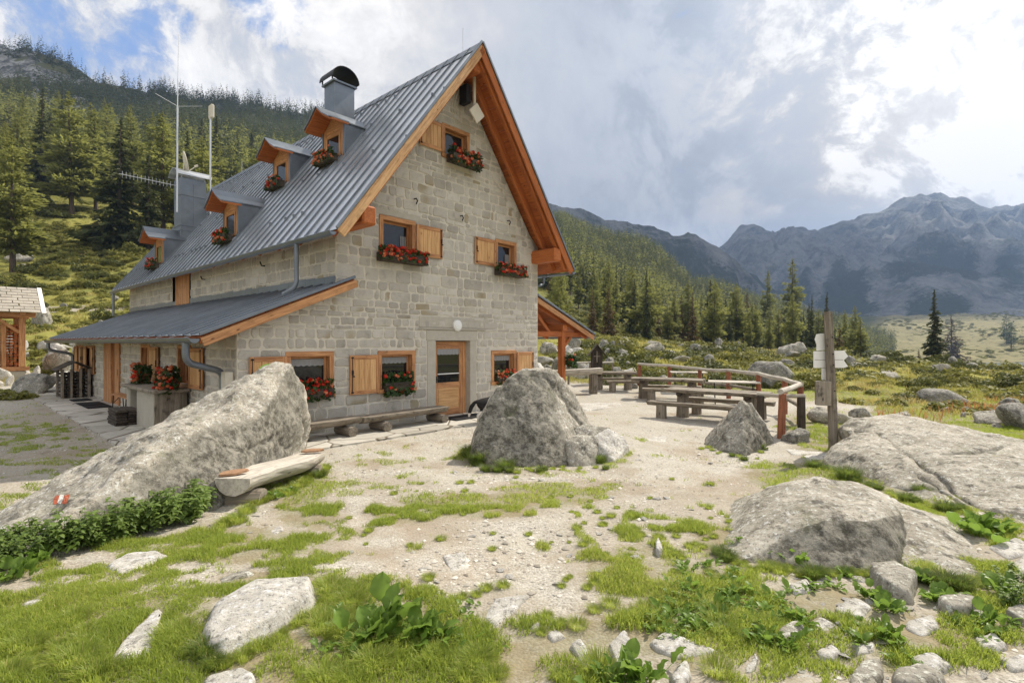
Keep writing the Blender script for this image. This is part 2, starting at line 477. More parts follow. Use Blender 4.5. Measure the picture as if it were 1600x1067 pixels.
    leaf('spruce_needles', (.026, .036, .013), (.11, .125, .038), .3, .25, .6, tip=(.105, .075, .028))
    leaf('larch_needles', (.074, .088, .022), (.265, .270, .074), .46, .25, .6)
    leaf('pine_needles', (.028, .044, .014), (.11, .14, .034), .3, .25, .6)
    leaf('dead_needles', (.07, .055, .045), (.20, .165, .135), .1, .25, .8)
    leaf('russet_needles', (.050, .032, .012), (.165, .115, .036), .25, .25, .6, tip=(.20, .09, .035))
    leaf('flower_red', (.52, .022, .012), (.85, .07, .03), .25, 3.0)
    leaf('flower_salmon', (.62, .13, .045), (.85, .33, .17), .25, 3.0)
    # fur
    t = mat('fur_black'); tc = t.n('ShaderNodeTexCoord').outputs['Object']
    w = t.attr('white', 2)
    n = t.noise(t.vmath('MULTIPLY', tc, (40, 40, 14)), 1.0, 4, .6)
    c = t.mix(t.ramp(t.math('ADD', w, t.math('MULTIPLY', n, .2)), .52, .62), t.mix(n, (.006, .006, .006), (.035, .032, .03)), (.62, .58, .52))
    finish(t, c, .75, t.bump(n, .6, .02), spec=.12)
make_mats()

# ------------------------------------------------------------------ terrain
YK = np.array([0, 5, 9, 14, 20, 25, 30, 45, 65, 100, 150, 220, 350, 450, 520, 720.])
TCOL = [
 (-500, [.3, .15, 0, 0, .1, .5, 1.9, 5.2, 13.2, 31, 58, 98, 182, 262, 275, 210]),
 (0,    [.3, .15, 0, 0, .05, .3, 1.5, 4.9, 12.5, 30, 56, 95, 176, 247, 258, 200]),
 (240,  [.3, .15, 0, 0, 0, .2, 1.3, 4.6, 11.5, 27, 50, 84, 152, 200, 203, 150]),
 (480,  [.3, .15, 0, 0, 0, .1, .9, 3.8, 9.3, 22, 42, 74, 138, 186, 188, 140]),
 (700,  [.3, .15, 0, 0, 0, .1, .7, 2.8, 6.4, 15, 31, 56, 108, 148, 148, 110]),
 (870,  [.3, .15, 0, 0, 0, .1, .5, 1.9, 3.2, 9, 21, 38, 75, 99, 96, 70]),
 (1000, [.3, .15, 0, 0, 0, .05, .4, 1.2, 2.0, 5, 13, 28, 60, 55, 40, 10]),
 (1100, [.3, .15, 0, 0, 0, 0, .25, .7, 1.0, 2.2, 5.5, 13, 35, 25, 12, 0]),
 (1200, [.3, .15, 0, 0, 0, 0, .1, .3, .4, .2, 1.5, 7, 23, 14, 6, 8]),
 (1300, [.3, .15, 0, 0, 0, 0, .05, .1, 0, -1.2, -3, -1, 13, 7, 8, 22]),
 (1400, [.3, .15, .02, -.05, -.05, 0, 0, 0, -.9, -3.4, -6.5, -9.5, -5, 3, 12, 36]),
 (1600, [.3, .15, .05, .0, .0, .0, -.2, -.75, -2.0, -6, -10.2, -11.5, -4, 6, 14, 39]),
 (2000, [.3, .15, .05, .0, 0, .0, -.3, -.9, -2.3, -6.5, -10.8, -11.5, -4, 7, 16, 42]),
]
TU = np.array([(c[0] - CX) / F for c in TCOL]); TZ = np.array([c[1] for c in TCOL])
def Hraw(X, Y):
    X = np.asarray(X, float); Y = np.asarray(Y, float)
    Yc = np.clip(Y, 0, 719.9)
    u = np.clip(X / np.maximum(Yc, 3.0), TU[0], TU[-1] - 1e-6)
    i = np.clip(np.searchsorted(TU, u, 'right') - 1, 0, len(TU) - 2)
    fu = (u - TU[i]) / (TU[i + 1] - TU[i]); fu = fu * fu * (3 - 2 * fu)
    k = np.clip(np.searchsorted(YK, Yc, 'right') - 1, 0, len(YK) - 2)
    fy = (Yc - YK[k]) / (YK[k + 1] - YK[k])
    def cub(r):      # monotone-ish cubic through the knots of one column
        km, kp, kq = np.maximum(k - 1, 0), k + 1, np.minimum(k + 2, len(YK) - 1)
        z0, z1, zm, zq = TZ[r, k], TZ[r, kp], TZ[r, km], TZ[r, kq]
        h = YK[kp] - YK[k]
        d = (z1 - z0) / h
        dm = np.where(k > 0, (z0 - zm) / np.maximum(YK[k] - YK[km], 1e-6), d)
        dq = np.where(kp < len(YK) - 1, (zq - z1) / np.maximum(YK[kq] - YK[kp], 1e-6), d)
        m0 = np.where(d * dm > 0, 2 * d * dm / np.where(d + dm == 0, 1, d + dm), 0)
        m1 = np.where(d * dq > 0, 2 * d * dq / np.where(d + dq == 0, 1, d + dq), 0)
        t = fy
        return z0 * (1 + 2 * t) * (1 - t) ** 2 + m0 * h * t * (1 - t) ** 2 + z1 * t * t * (3 - 2 * t) + m1 * h * t * t * (t - 1)
    return cub(i) * (1 - fu) + cub(i + 1) * fu
HD = np.array([-1.95, 13.6]); HA = math.atan2(.7452, .6669)
HG = np.array([math.cos(HA), math.sin(HA)]); HB = np.array([-math.sin(HA), math.cos(HA)])
def loc2(X, Y):
    dx, dy = np.asarray(X) - HD[0], np.asarray(Y) - HD[1]
    return dx * HG[0] + dy * HG[1], dx * HB[0] + dy * HB[1]
def H(X, Y):
    X = np.asarray(X, float); Y = np.asarray(Y, float)
    shp = np.broadcast(X, Y).shape
    X = np.broadcast_to(X, shp).ravel(); Y = np.broadcast_to(Y, shp).ravel()
    z = Hraw(X, Y)
    r = np.hypot(X, Y)
    P = np.stack([X, Y, X * 0], 1)
    # flat yard, terrace and house platform; rough meadow and hillside further out
    t, s = loc2(X, Y)
    flat = np.clip(1 - np.maximum.reduce([-9 - t, t - 11.5, -14 - s, s - 24, t * 0]) / 5.0, 0, 1)
    wild = (1 - flat) * np.clip((r - 9) / 10, 0, 1)
    z = z + .022 * fbm(P * .9, 3, 3) * np.clip(r / 3, 0, 1) + .010 * fbm(P * 4.5, 2, 5)
    z = z + wild * (.26 * fbm(P * .33, 4, 11) + .10 * ridged(P * .8, 2, 12))
    big = np.clip((r - 70) / 200, 0, 1)
    z = z + big * (2.0 * fbm(P * .045, 4, 21) + 7.0 * np.clip((r - 260) / 250, 0, 1) * ridged(P * .018, 5, 23) * np.clip((.55 - X / np.maximum(Y, 3)) / .25, .30, 1))
    return z.reshape(shp) if shp else float(z[0])
def gp(x, y, dz=0.0):
    """the point of the terrain seen at photo pixel x, y (a layout aid)"""
    Y = np.concatenate([np.geomspace(1.2, 60, 900), np.geomspace(60, 600, 500)])
    X = (x - CX) / F * Y; zr = HC - (y - CY) / F * Y
    d = zr - H(X, Y)
    k = np.argmax(d < 0)
    if k == 0: k = len(Y) - 1
    f = d[k - 1] / (d[k - 1] - d[k] + 1e-9)
    yy = Y[k - 1] + (Y[k] - Y[k - 1]) * f; xx = (x - CX) / F * yy
    return Vector((xx, yy, float(H(xx, yy)) + dz))
def at(x, y, Y): return Vector(((x - CX) / F * Y, Y, HC - (y - CY) / F * Y))

# grass cover, laid out as patches on the ground: (centre x, y, half-width, half-height, weight)
PATCH = [
 (120, 1010, 330, 90, 1.3), (60, 1040, 200, 80, 1.3), (330, 1040, 160, 60, 1.0), (560, 960, 60, 60, 1.0), (600, 1040, 260, 60, 1.15),
 (170, 945, 160, 26, .9), (440, 905, 110, 16, .85), (640, 985, 120, 60, .9), (780, 990, 90, 60, .8), (900, 1030, 140, 60, .9),
 (1060, 985, 170, 60, 1.0), (1000, 890, 110, 50, .85), (1080, 925, 120, 60, 1.0), (1250, 960, 160, 60, .85), (1420, 1010, 180, 60, .8), (1540, 960, 90, 60, .9),
 (1130, 850, 70, 40, .85), (1180, 1040, 200, 50, .55), (1000, 830, 140, 50, .42), (1090, 790, 90, 26, .45), (930, 860, 80, 30, .35),
 (740, 790, 130, 22, 1.0), (640, 800, 70, 26, .75), (860, 775, 110, 20, .95), (940, 765, 80, 14, .6), (600, 760, 90, 16, .55), (690, 835, 60, 20, .35), (560, 865, 50, 12, .55),
 (400, 850, 130, 34, .9), (330, 855, 90, 26, .95), (480, 800, 60, 34, .9), (470, 760, 60, 40, .9), (250, 860, 90, 24, .75), (90, 900, 110, 20, .7), (180, 900, 120, 22, .55), (520, 835, 60, 14, .5),
 (820, 735, 100, 10, .55), (960, 735, 40, 8, .45), (740, 715, 30, 14, .9), (950, 715, 40, 12, .6),
 (1240, 745, 80, 24, 1.1), (1330, 745, 90, 30, 1.15), (1400, 790, 100, 40, 1.0), (1180, 770, 50, 14, .6), (1120, 760, 30, 10, .4), (1290, 700, 50, 26, 1.0), (1280, 665, 60, 24, 1.0),
 (1350, 670, 70, 24, 1.0), (1500, 690, 200, 30, 1.2), (1560, 850, 60, 50, .6), (1500, 900, 120, 40, .8),
 (60, 690, 90, 50, .55), (110, 640, 80, 30, .35), (20, 760, 50, 40, .5), (150, 720, 40, 40, .4), (620, 725, 120, 8, .3), (500, 745, 40, 12, .5),
 (1180, 620, 60, 8, .2), (1060, 632, 60, 6, .25), (1010, 622, 30, 4, .25),
]
def grass_amount(X, Y, z):
    Yc = np.maximum(Y, .4)
    x = CX + F * X / Yc; y = CY - F * (z - HC) / Yc
    m = np.zeros(len(X))
    for cx, cy, rx, ry, w in PATCH:
        d2 = ((x - cx) / rx) ** 2 + ((y - cy) / ry) ** 2
        m = np.maximum(m, (.10 + .80 * w) * np.clip(1.2 - d2 * .62, 0, 1))
    m[Y < 2.55] = .9
    m = np.where((x > 1625) | (x < -25), np.maximum(m, .80), m)
    P = np.stack([X, Y, X * 0], 1)
    t, s = loc2(X, Y)
    r = np.hypot(X, Y)
    # the meadow begins outside yard and terrace
    out = np.maximum.reduce([-9.5 - t + 1.5 * fbm(P * .2, 2, 40), t - 11.0 + .8 * fbm(P * .2, 2, 41), -8.6 - s + (t < -2) * -20, (s - 21) * 1.0])
    right = np.clip((t - 2.2) / .6, 0, 1) * np.clip((-7.9 - s) / .5, 0, 1)
    wild = np.clip(out / 2.0, 0, 1) * (r > 14)
    m = np.maximum(m, np.maximum(wild, right) * 1.15)
    # trodden bits and old track across the left meadow
    m *= np.where((np.abs(y - 482 + (x - 100) * .02) < 5) & (x < 330) & (Y > 25), .35, 1)
    return m

def make_terrain():
    rad = np.concatenate([[0.0], np.geomspace(.25, 3.0, 60), np.geomspace(3.04, 60, 330), np.geomspace(60.8, 950, 210)])
    aF = np.radians(np.linspace(-62, 62, 560)); aB = np.radians(np.linspace(62, 298, 40)[1:-1])
    ang = np.concatenate([aF, aB]); na, nr = len(ang), len(rad)
    Rr, A = np.meshgrid(rad, ang, indexing='ij')
    X = (Rr * np.sin(A)).ravel(); Y = (Rr * np.cos(A)).ravel()
    z = H(X, Y)
    g = grass_amount(X, Y, z)
    P = np.stack([X, Y, X * 0], 1)
    r = np.hypot(X, Y)
    rock = np.clip((r - 150) / 160, 0, 1) * np.clip((z - 20) / 60, 0, 1) * np.clip(.55 + ridged(P * .02, 4, 51) * .5, 0, 1)
    ui = CX + F * X / np.maximum(Y, 1)
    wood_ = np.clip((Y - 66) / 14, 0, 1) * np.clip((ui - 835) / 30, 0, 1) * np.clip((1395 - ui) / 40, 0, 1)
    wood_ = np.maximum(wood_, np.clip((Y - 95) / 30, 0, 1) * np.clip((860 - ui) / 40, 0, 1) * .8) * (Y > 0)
    rock = rock * np.where(ui > 860, .15, 1)
    i = np.arange(nr - 1)[:, None] * na; j = np.arange(na)[None, :]; j2 = (j + 1) % na
    Fq = np.stack([i + j, i + na + j, i + na + j2, i + j2], -1).reshape(-1, 4)
    t = mat('ground_cover')
    ga = t.attr('grass', 2); ra = t.attr('rock', 2)
    tc = t.n('ShaderNodeTexCoord').outputs['Object']
    n_f = t.noise(tc, 9, 7, .68); n_m = t.noise(tc, 2.1, 6, .62)
    gsel = t.ramp(t.math('ADD', ga, t.math('MULTIPLY', t.math('SUBTRACT', t.math('ADD', t.math('MULTIPLY', n_f, .6), t.math('MULTIPLY', n_m, .4)), .5), 1.7)), .56, .76)
    # gravel: two sizes of grit over pale granitic sand, browner trodden soil in places
    v1 = t.voro(tc, 46, 'F1', 1); v2 = t.voro(tc, 95, 'F1', 1); vd = t.voro(tc, 46, 'F1', 0)
    grit = t.mix(t.n('ShaderNodeSeparateColor', i0=v1).outputs[0], (.24, .215, .175), (.56, .525, .455))
    grit = t.mix(.45, grit, t.mix(t.n('ShaderNodeSeparateColor', i0=v2).outputs[1], (.22, .195, .155), (.60, .565, .49)))
    sand = t.mix(n_m, (.30, .265, .21), (.48, .44, .365))
    gravel = t.mix(t.ramp(t.noise(tc, 1.3, 5, .6), .50, .72, 0, .85), grit, sand)
    soil = t.ramp(t.noise(t.vmath('ADD', tc, (7, 3, 0)), .55, 6, .66), .50, .68, 0, .55)
    gravel = t.mix(soil, gravel, t.mix(n_f, (.20, .14, .085), (.38, .295, .20)))
    edge = t.math('MULTIPLY', t.ramp(ga, .05, .5), .40)
    gravel = t.mix(edge, gravel, (.25, .20, .14))
    big = t.noise(tc, .11, 5, .6)
    far = t.n('ShaderNodeVectorMath', _operation='LENGTH', i0=tc).outputs['Value']
    fsel = t.ramp(far, 14, 30)
    near_g = t.mix(.38, t.mix(n_f, (.085, .085, .028), (.27, .235, .115)), grit)
    near_g = t.mix(t.ramp(n_m, .42, .62, 0, .55), near_g, t.mix(n_f, (.15, .105, .055), (.33, .26, .155)))
    mead = t.mix(t.noise(tc, .55, 6, .65), (.13, .145, .028), (.36, .315, .09))
    mead = t.mix(t.ramp(big, .5, .64, 0, .8), mead, (.17, .18, .05))
    mead = t.mix(t.ramp(t.noise(tc, 1.5, 6, .7), .54, .68, 0, .8), mead, (.055, .065, .016))
    mor = t.mix(t.noise(tc, .09, 8, .75), (.12, .115, .05), (.33, .28, .14))
    mor = t.mix(t.ramp(t.noise(tc, .22, 6, .72), .53, .62, 0, .85), mor, (.055, .06, .025))
    mead = t.mix(t.ramp(far, 180, 290), mead, mor)
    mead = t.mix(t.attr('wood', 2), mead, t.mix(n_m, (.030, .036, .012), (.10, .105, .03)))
    grass = t.mix(fsel, near_g, mead)
    col = t.mix(gsel, gravel, grass)
    rk = t.noise(tc, .12, 8, .72)
    rockc = t.mix(t.ramp(rk, .38, .64), (.05, .052, .045), (.32, .315, .30))
    rsel = t.ramp(t.math('ADD', ra, t.math('MULTIPLY', t.math('SUBTRACT', t.noise(tc, .05, 6, .65), .5), 1.6)), .45, .6)
    col = t.mix(rsel, col, rockc)
    hgt = t.math('ADD', t.math('MULTIPLY', vd, -.5), t.math('MULTIPLY', n_f, .8))
    finish(t, col, .95, t.bump(hgt, .55, .02), spec=.1)
    me = np_mesh('ground', np.stack([X, Y, z], 1), Fq, M['ground_cover'], {'grass': g, 'rock': rock, 'wood': wood_}, True)
    o = struct(link('ground', me))
    # lake
    t = mat('lake_water'); tc = t.n('ShaderNodeTexCoord').outputs['Object']
    finish(t, (.05, .10, .16), .12, t.bump(t.noise(t.vmath('MULTIPLY', tc, (.4, 1.2, 1)), .6, 3, .6), .12, .3), spec=.5)
    mb = MB(); mb.add([(60, 120, -9), (700, 120, -9), (700, 420, -9), (60, 420, -9)], [(0, 1, 2, 3)])
    struct(mb.build('lake', M['lake_water']))
make_terrain()

# ------------------------------------------------------------------ mountains across the valley
def mountain(name, ridge, y0, y1, z0, rough, seed, wood_cov):
    """ridge: (photo x, height) control points; the slope climbs from y0 to y1"""
    xs = np.array([(p[0] - CX) / F for p in ridge]); zs = np.array([p[1] for p in ridge], float)
    nu, nv = 420, 170
    u = np.linspace(xs[0], xs[-1], nu); v = np.linspace(0, 1.35, nv)
    U, V = np.meshgrid(u, v, indexing='xy')
    Yd = y0 + (y1 - y0) * V
    X = U * Yd; Y = Yd
    top = np.interp(U, xs, zs)
    prof = np.where(V < 1, .10 * V + .90 * V ** 1.45, 1 - (V - 1) * 1.3)
    Z = z0 + (top - z0) * prof
    P = np.stack([X.ravel(), Y.ravel(), X.ravel() * 0], 1)
    a = (np.clip(V * 1.4, 0, 1) * np.clip(1.25 - np.abs(V - .7), .3, 1)).ravel()
    n = rough * (ridged(P * .0042, 6, seed) - .9) * a * .62 + rough * .28 * fbm(P * .016, 5, seed + 3) * a
    fade = np.where(V.ravel() > .93, .38, 1)
    Z = Z.ravel() + n * fade
    i = np.arange(nv - 1)[:, None] * nu; j = np.arange(nu - 1)[None, :]
    Fq = np.stack([i + j, i + j + 1, i + nu + j + 1, i + nu + j], -1).reshape(-1, 4)
    Vf = V.ravel()
    w = wood_cov(U.ravel(), Vf) + .42 * fbm(P * .0055, 6, seed + 8)
    me = np_mesh(name, np.stack([X.ravel(), Y.ravel(), Z], 1), Fq, M['mountain_rock'], {'wood': w}, True)
    return struct(link(name, me))
def make_mountains():
    t = mat('mountain_rock'); w = t.attr('wood', 2); tc = t.n('ShaderNodeTexCoord').outputs['Object']
    n1 = t.noise(tc, .012, 9, .72, .4); n2 = t.noise(tc, .07, 7, .72)
    c = t.mix(t.ramp(n1, .34, .66), (.060, .062, .062), (.24, .24, .235))
    c = t.mix(t.ramp(n2, .42, .66, 0, .7), c, (.27, .265, .255))
    c = t.mix(t.ramp(t.noise(tc, .02, 7, .7), .52, .66, 0, .7), c, (.10, .10, .06))
    ws = t.ramp(t.math('ADD', w, t.math('ADD', t.math('MULTIPLY', t.math('SUBTRACT', t.noise(tc, .02, 9, .8), .5), 1.7), t.math('MULTIPLY', t.math('SUBTRACT', t.noise(tc, .14, 4, .7), .5), 1.2))), .30, .70)
    c = t.mix(ws, c, t.mix(t.noise(tc, .06, 9, .8), (.006, .011, .008), (.075, .085, .045)))
    finish(t, c, .95, t.bump(t.math('ADD', n2, t.math('MULTIPLY', t.noise(tc, .2, 6, .75), .6)), .9, 9.0), spec=.05)
    def k(x, y, Y): return (x, HC + (CY - y) / F * Y)
    Y = 2300
    def cov(u, v):
        x = CX + u * F
        a = np.clip(1.15 - np.abs((v - .42) / .30), 0, 1)
        gul = np.exp(-((x - 1375 + (v - .4) * 120) / 26) ** 2) + np.exp(-((x - 1275 - (v - .4) * 60) / 14) ** 2) + np.exp(-((x - 1545) / 24) ** 2) * .8
        return a * .80 - gul * .8 - np.clip((x - 1560) / 80, 0, 1) * .5 - np.clip(v - .62, 0, 1) * 1.5
    mountain('mountain', [k(*p, Y) for p in ((300, 330), (800, 360), (1060, 400), (1110, 392), (1135, 372), (1155, 352), (1175, 351), (1200, 362), (1250, 357), (1290, 354), (1345, 338), (1385, 322), (1410, 310), (1440, 304), (1470, 308), (1500, 312), (1540, 322), (1580, 321), (1620, 314), (1720, 330), (1900, 345), (2300, 380))], 560, Y, -8, 95, 5, cov)
    Y = 1000
    mountain('mountain', [k(*p, Y) for p in ((500, 230), (700, 265), (862, 312), (905, 322), (945, 345), (985, 349), (1010, 352), (1050, 361), (1075, 354), (1095, 366), (1112, 380), (1150, 400), (1190, 438), (1240, 480), (1300, 520), (1350, 560))], 560, Y, -14, 60, 9, lambda u, v: .75 - np.clip(v - .72, 0, 1) * 2.6)
make_mountains()

# two unseen clouds, added to keep the mountains and the upper ridge in shade
def make_shade_clouds():
    t = mat('cloud_white'); finish(t, (.85, .85, .85), 1.0, spec=0)
    for gx, gy, gz, rx, ry, sd in ((180, 1780, 300, 1120, 930, 1), (-520, 520, 190, 430, 215, 2)):
        k = (7200 - gz) / SUND.z
        n = 40; V, Fc = [], []
        for i in range(n + 1):
            for j in range(2 * n):
                th = math.pi * i / n; ph = math.pi * j / n
                V.append((math.sin(th) * math.cos(ph), math.sin(th) * math.sin(ph), math.cos(th)))
        Fc = [(i * 2 * n + j, i * 2 * n + (j + 1) % (2 * n), (i + 1) * 2 * n + (j + 1) % (2 * n), (i + 1) * 2 * n + j) for i in range(n) for j in range(2 * n)]
        V = np.array(V); V = V * (1 + .22 * fbm(V * 2.4, 4, 60 + sd))[:, None] * np.array([rx, ry, 260])
        me = np_mesh('cloud', V, np.array(Fc), M['cloud_white'], None, True); o = struct(link('cloud', me))
        o.location = Vector((gx, gy, gz)) + SUND * k
make_shade_clouds()

# ------------------------------------------------------------------ the hut (local x along the gable, y back along the ridge, z up)
HROT = HA
HX = Matrix.Translation((HD[0], HD[1], 0)) @ Matrix.Rotation(HROT, 4, 'Z')
def hp(t, s, z): return HX @ Vector((t, s, z))
SL = 5.455 / 4.085                       # main roof slope
TA, ZA = .685, 9.70                      # ridge
TE0, TE1, ZE = -3.40, 4.77, 4.245        # eaves
LL = 1.22 / 2.9                          # lean-to slope
def rz(t): return ZA - SL * abs(t - TA)
def lz(t): return 2.11 + (t + 5.667) * LL

EDGE = {}
def stone_field(V, Fc, LCs, RN, u0, u1, v0, v1, holes, clip, fn, seed, big=1.0):
    """coursed ashlar: every stone a slightly proud, bevelled block with its own outline"""
    rr = random.Random(seed)
    v = v0
    while v < v1 - .05:
        h = rr.choice((.14, .17, .20, .22, .25, .28, .31, .36)) * big
        if v + h > v1 - .08: h = v1 - v
        u = u0
        while u < u1 - .02:
            w = rr.choice((rr.uniform(.16, .3), rr.uniform(.25, .5), rr.uniform(.3, .72))) * big * (1.25 if h > .27 else 1)
            if u + w > u1 - .14: w = u1 - u
            a0, a1, b0, b1 = u, u + w, v, v + h
            u += w
            hit = False
            for (p0, p1, q0, q1) in holes:
                if b1 > q0 + .015 and b0 < q1 - .015 and a1 > p0 + .01 and a0 < p1 - .01:
                    if a0 < p0 - .07 and a1 <= p1 + .3: a1 = p0
                    elif a1 > p1 + .07 and a0 >= p0 - .3: a0 = p1; 
                    else: hit = True
            if hit or a1 - a0 < .07: continue
            jt = lambda k=.016: rr.uniform(-k, k)
            g = .012
            pts = [(a0 + g + jt(), b0 + g + jt()), ((a0 + a1) / 2 + jt(.03), b0 + g + jt()), (a1 - g + jt(), b0 + g + jt()), (a1 - g + jt(), (b0 + b1) / 2 + jt(.02)),
                   (a1 - g + jt(), b1 - g + jt()), ((a0 + a1) / 2 + jt(.03), b1 - g + jt()), (a0 + g + jt(), b1 - g + jt()), (a0 + g + jt(), (b0 + b1) / 2 + jt(.02))]
            c = min(.055, h * .24)        # knocked corners
            q = []
            for i, p in enumerate(pts):
                if i % 2 == 0:
                    for nb in (pts[i - 1], pts[(i + 1) % 8]):
                        d = math.hypot(nb[0] - p[0], nb[1] - p[1]); k = c * rr.uniform(.3, 1.1) / d
                        q.append((p[0] + (nb[0] - p[0]) * k, p[1] + (nb[1] - p[1]) * k))
                else: q.append(p)
            for (ca, cb, cc) in clip:      # keep ca*u+cb*v <= cc
                o = []
                for i, p in enumerate(q):
                    n = q[(i + 1) % len(q)]
                    dp = ca * p[0] + cb * p[1] - cc; dn = ca * n[0] + cb * n[1] - cc
                    if dp <= 0: o.append(p)
                    if dp * dn < 0:
                        k = dp / (dp - dn); o.append((p[0] + (n[0] - p[0]) * k, p[1] + (n[1] - p[1]) * k))
                q = o
                if len(q) < 3: break
            if len(q) < 3: continue
            cx = sum(p[0] for p in q) / len(q); cy = sum(p[1] for p in q) / len(q)
            out = rr.uniform(.008, .024); o = len(V); n = len(q); rn = min(1, max(0, rr.gauss(.5, .27)))
            tilt = (rr.uniform(-.02, .02), rr.uniform(-.02, .02))
            for p in q: V.append(fn(p[0], p[1], .0))
            for p in q:
                dx, dy = cx - p[0], cy - p[1]; d = math.hypot(dx, dy); k = min(.3, .016 / d)
                V.append(fn(p[0] + dx * k, p[1] + dy * k, out + (p[0] - cx) * tilt[0] + (p[1] - cy) * tilt[1]))
            V.append(fn(cx + jt(.03), cy + jt(.02), out + rr.uniform(.002, .012)))
            off = (rr.uniform(-50, 50), rr.uniform(-50, 50), rr.uniform(-50, 50))
            LCs += [tuple(V[o + i][j] + off[j] for j in range(3)) for i in range(2 * n + 1)]
            RN += [rn] * (2 * n + 1); EDGE.setdefault(id(RN), []).extend([1.0] * n + [.42] * n + [0.0])
            for i in range(n):
                j = (i + 1) % n
                Fc.append((o + i, o + j, o + n + j, o + n + i)); Fc.append((o + n + i, o + n + j, o + 2 * n))
        v += h

def wall_base(mb, u0, u1, v0, v1, holes, fn, clip=None):
    us = sorted({u0, u1, *[h[0] for h in holes], *[h[1] for h in holes]}); vs = sorted({v0, v1, *[h[2] for h in holes], *[h[3] for h in holes]})
    us = [u for u in us if u0 <= u <= u1]; vs = [v for v in vs if v0 <= v <= v1]
    for a in range(len(us) - 1):
        for b in range(len(vs) - 1):
            cu, cv = (us[a] + us[a + 1]) / 2, (vs[b] + vs[b + 1]) / 2
            if any(h[0] < cu < h[1] and h[2] < cv < h[3] for h in holes): continue
            mb.add([fn(us[a], vs[b], 0), fn(us[a + 1], vs[b], 0), fn(us[a + 1], vs[b + 1], 0), fn(us[a], vs[b + 1], 0)], [(0, 1, 2, 3)])

def make_wall(name, house, fn, fields, base_rects, base_polys, holes):
    mb = MB()
    for r in base_rects: wall_base(mb, *r, holes, fn)
    for p in base_polys: mb.add([fn(u, v, 0) for u, v in p], [tuple(range(len(p)))])
    w = mb.build(name, M['mortar'], house, fixn=False)
    V, Fc, LCs, RN = [], [], [], []
    for i, (u0, u1, v0, v1, clip, big) in enumerate(fields):
        stone_field(V, Fc, LCs, RN, u0, u1, v0, v1, holes, clip, fn, len(name) * 13 + i * 31, big)
    me = bpy.data.meshes.new('stonework'); me.from_pydata([tuple(v) for v in V], [], Fc)
    at = me.attributes.new('lc', 'FLOAT_VECTOR', 'POINT'); at.data.foreach_set('vector', np.array(LCs, np.float32).ravel())
    at = me.attributes.new('rnd', 'FLOAT', 'POINT'); at.data.foreach_set('value', np.array(RN, np.float32))
    at = me.attributes.new('edge', 'FLOAT', 'POINT'); at.data.foreach_set('value', np.array(EDGE.pop(id(RN)), np.float32))
    me.materials.append(M['wall_stone'])
    link('stonework', me, w)
    return w

FRONT = lambda u, v, w: Vector((u, -w, v))               # gable face, w outwards
def SIDE(tt): return lambda u, v, w: Vector((tt - w, u, v))   # long faces looking to -t, u = s
def fbox(mb, fn, u0, u1, v0, v1, w0, w1, ch=.006):
    a, b = fn(u0, v0, w0), fn(u1, v1, w1)
    mb.bx(min(a.x, b.x), max(a.x, b.x), min(a.y, b.y), max(a.y, b.y), min(a.z, b.z), max(a.z, b.z), ch)

def make_shutter(parent, fn, u0, u1, v0, v1, w0, latch_left, sticker=False, wood_='larch_pale'):
    mb = MB(); st = .085
    for (a, b, c, d) in ((u0, u0 + st, v0, v1), (u1 - st, u1, v0, v1), (u0 + st, u1 - st, v0, v0 + st * 1.1), (u0 + st, u1 - st, v1 - st * 1.1, v1)):
        fbox(mb, fn, a, b, c, d, w0, w0 + .038)
    sh = mb.build('shutter', M['larch_wood'], parent)
    pm = MB(); n = max(3, int((u1 - u0 - 2 * st) / .12)); dw = (u1 - u0 - 2 * st) / n
    for i in range(n): fbox(pm, fn, u0 + st + i * dw + .002, u0 + st + (i + 1) * dw - .002, v0 + st, v1 - st, w0 + .006, w0 + .024, .005)
    # boards belong to the shutter leaf
    pm.build('board_panel', M[wood_], sh)
    k = MB(); lu = u0 + .05 if latch_left else u1 - .05; vm = v0 + (v1 - v0) * .45
    k.tube([fn(lu, v0 + .03, w0 + .047), fn(lu, v1 - .03, w0 + .047)], .008, 6)
    fbox(k, fn, lu - .012, lu + .055, vm, vm + .03, w0 + .038, w0 + .062)
    fbox(k, fn, lu - .02, lu + .02, vm + .04, vm + .16, w0 + .038, w0 + .064)
    for vv in (v0 + .04, v1 - .07): fbox(k, fn, lu - .03, lu + .03, vv, vv + .03, w0 + .038, w0 + .056)
    k.build('latch', M['black_iron'], sh)
    if sticker:
        uc, vc = (u0 + u1) / 2 + .02, v0 + (v1 - v0) * .70
        def ell(rx, ry, wv): return [fn(uc + rx * math.cos(a), vc + ry * math.sin(a), wv) for a in [2 * math.pi * i / 36 for i in range(36)]]
        d = fn(0, 0, .004) - fn(0, 0, 0)
        g = MB(); g.prism(ell(.205, .115, w0 + .026), d); g.build('oval_sign', M['green_paint'], sh)
        g = MB(); g.prism(ell(.17, .088, w0 + .031), d); g.build('oval_sign_face', M['white_paint'], sh)
        g = MB()
        for i, x in enumerate((-.10, -.06, -.03, .02, .05, .09)): fbox(g, fn, uc + x - .012, uc + x + .013, vc - .012, vc + .022 - (i % 2) * .012, w0 + .036, w0 + .038, .001)
        fbox(g, fn, uc - .08, uc + .08, vc - .05, vc - .038, w0 + .036, w0 + .038, .001)
        g.build('oval_sign_text', M['black_iron'], sh)
    return sh

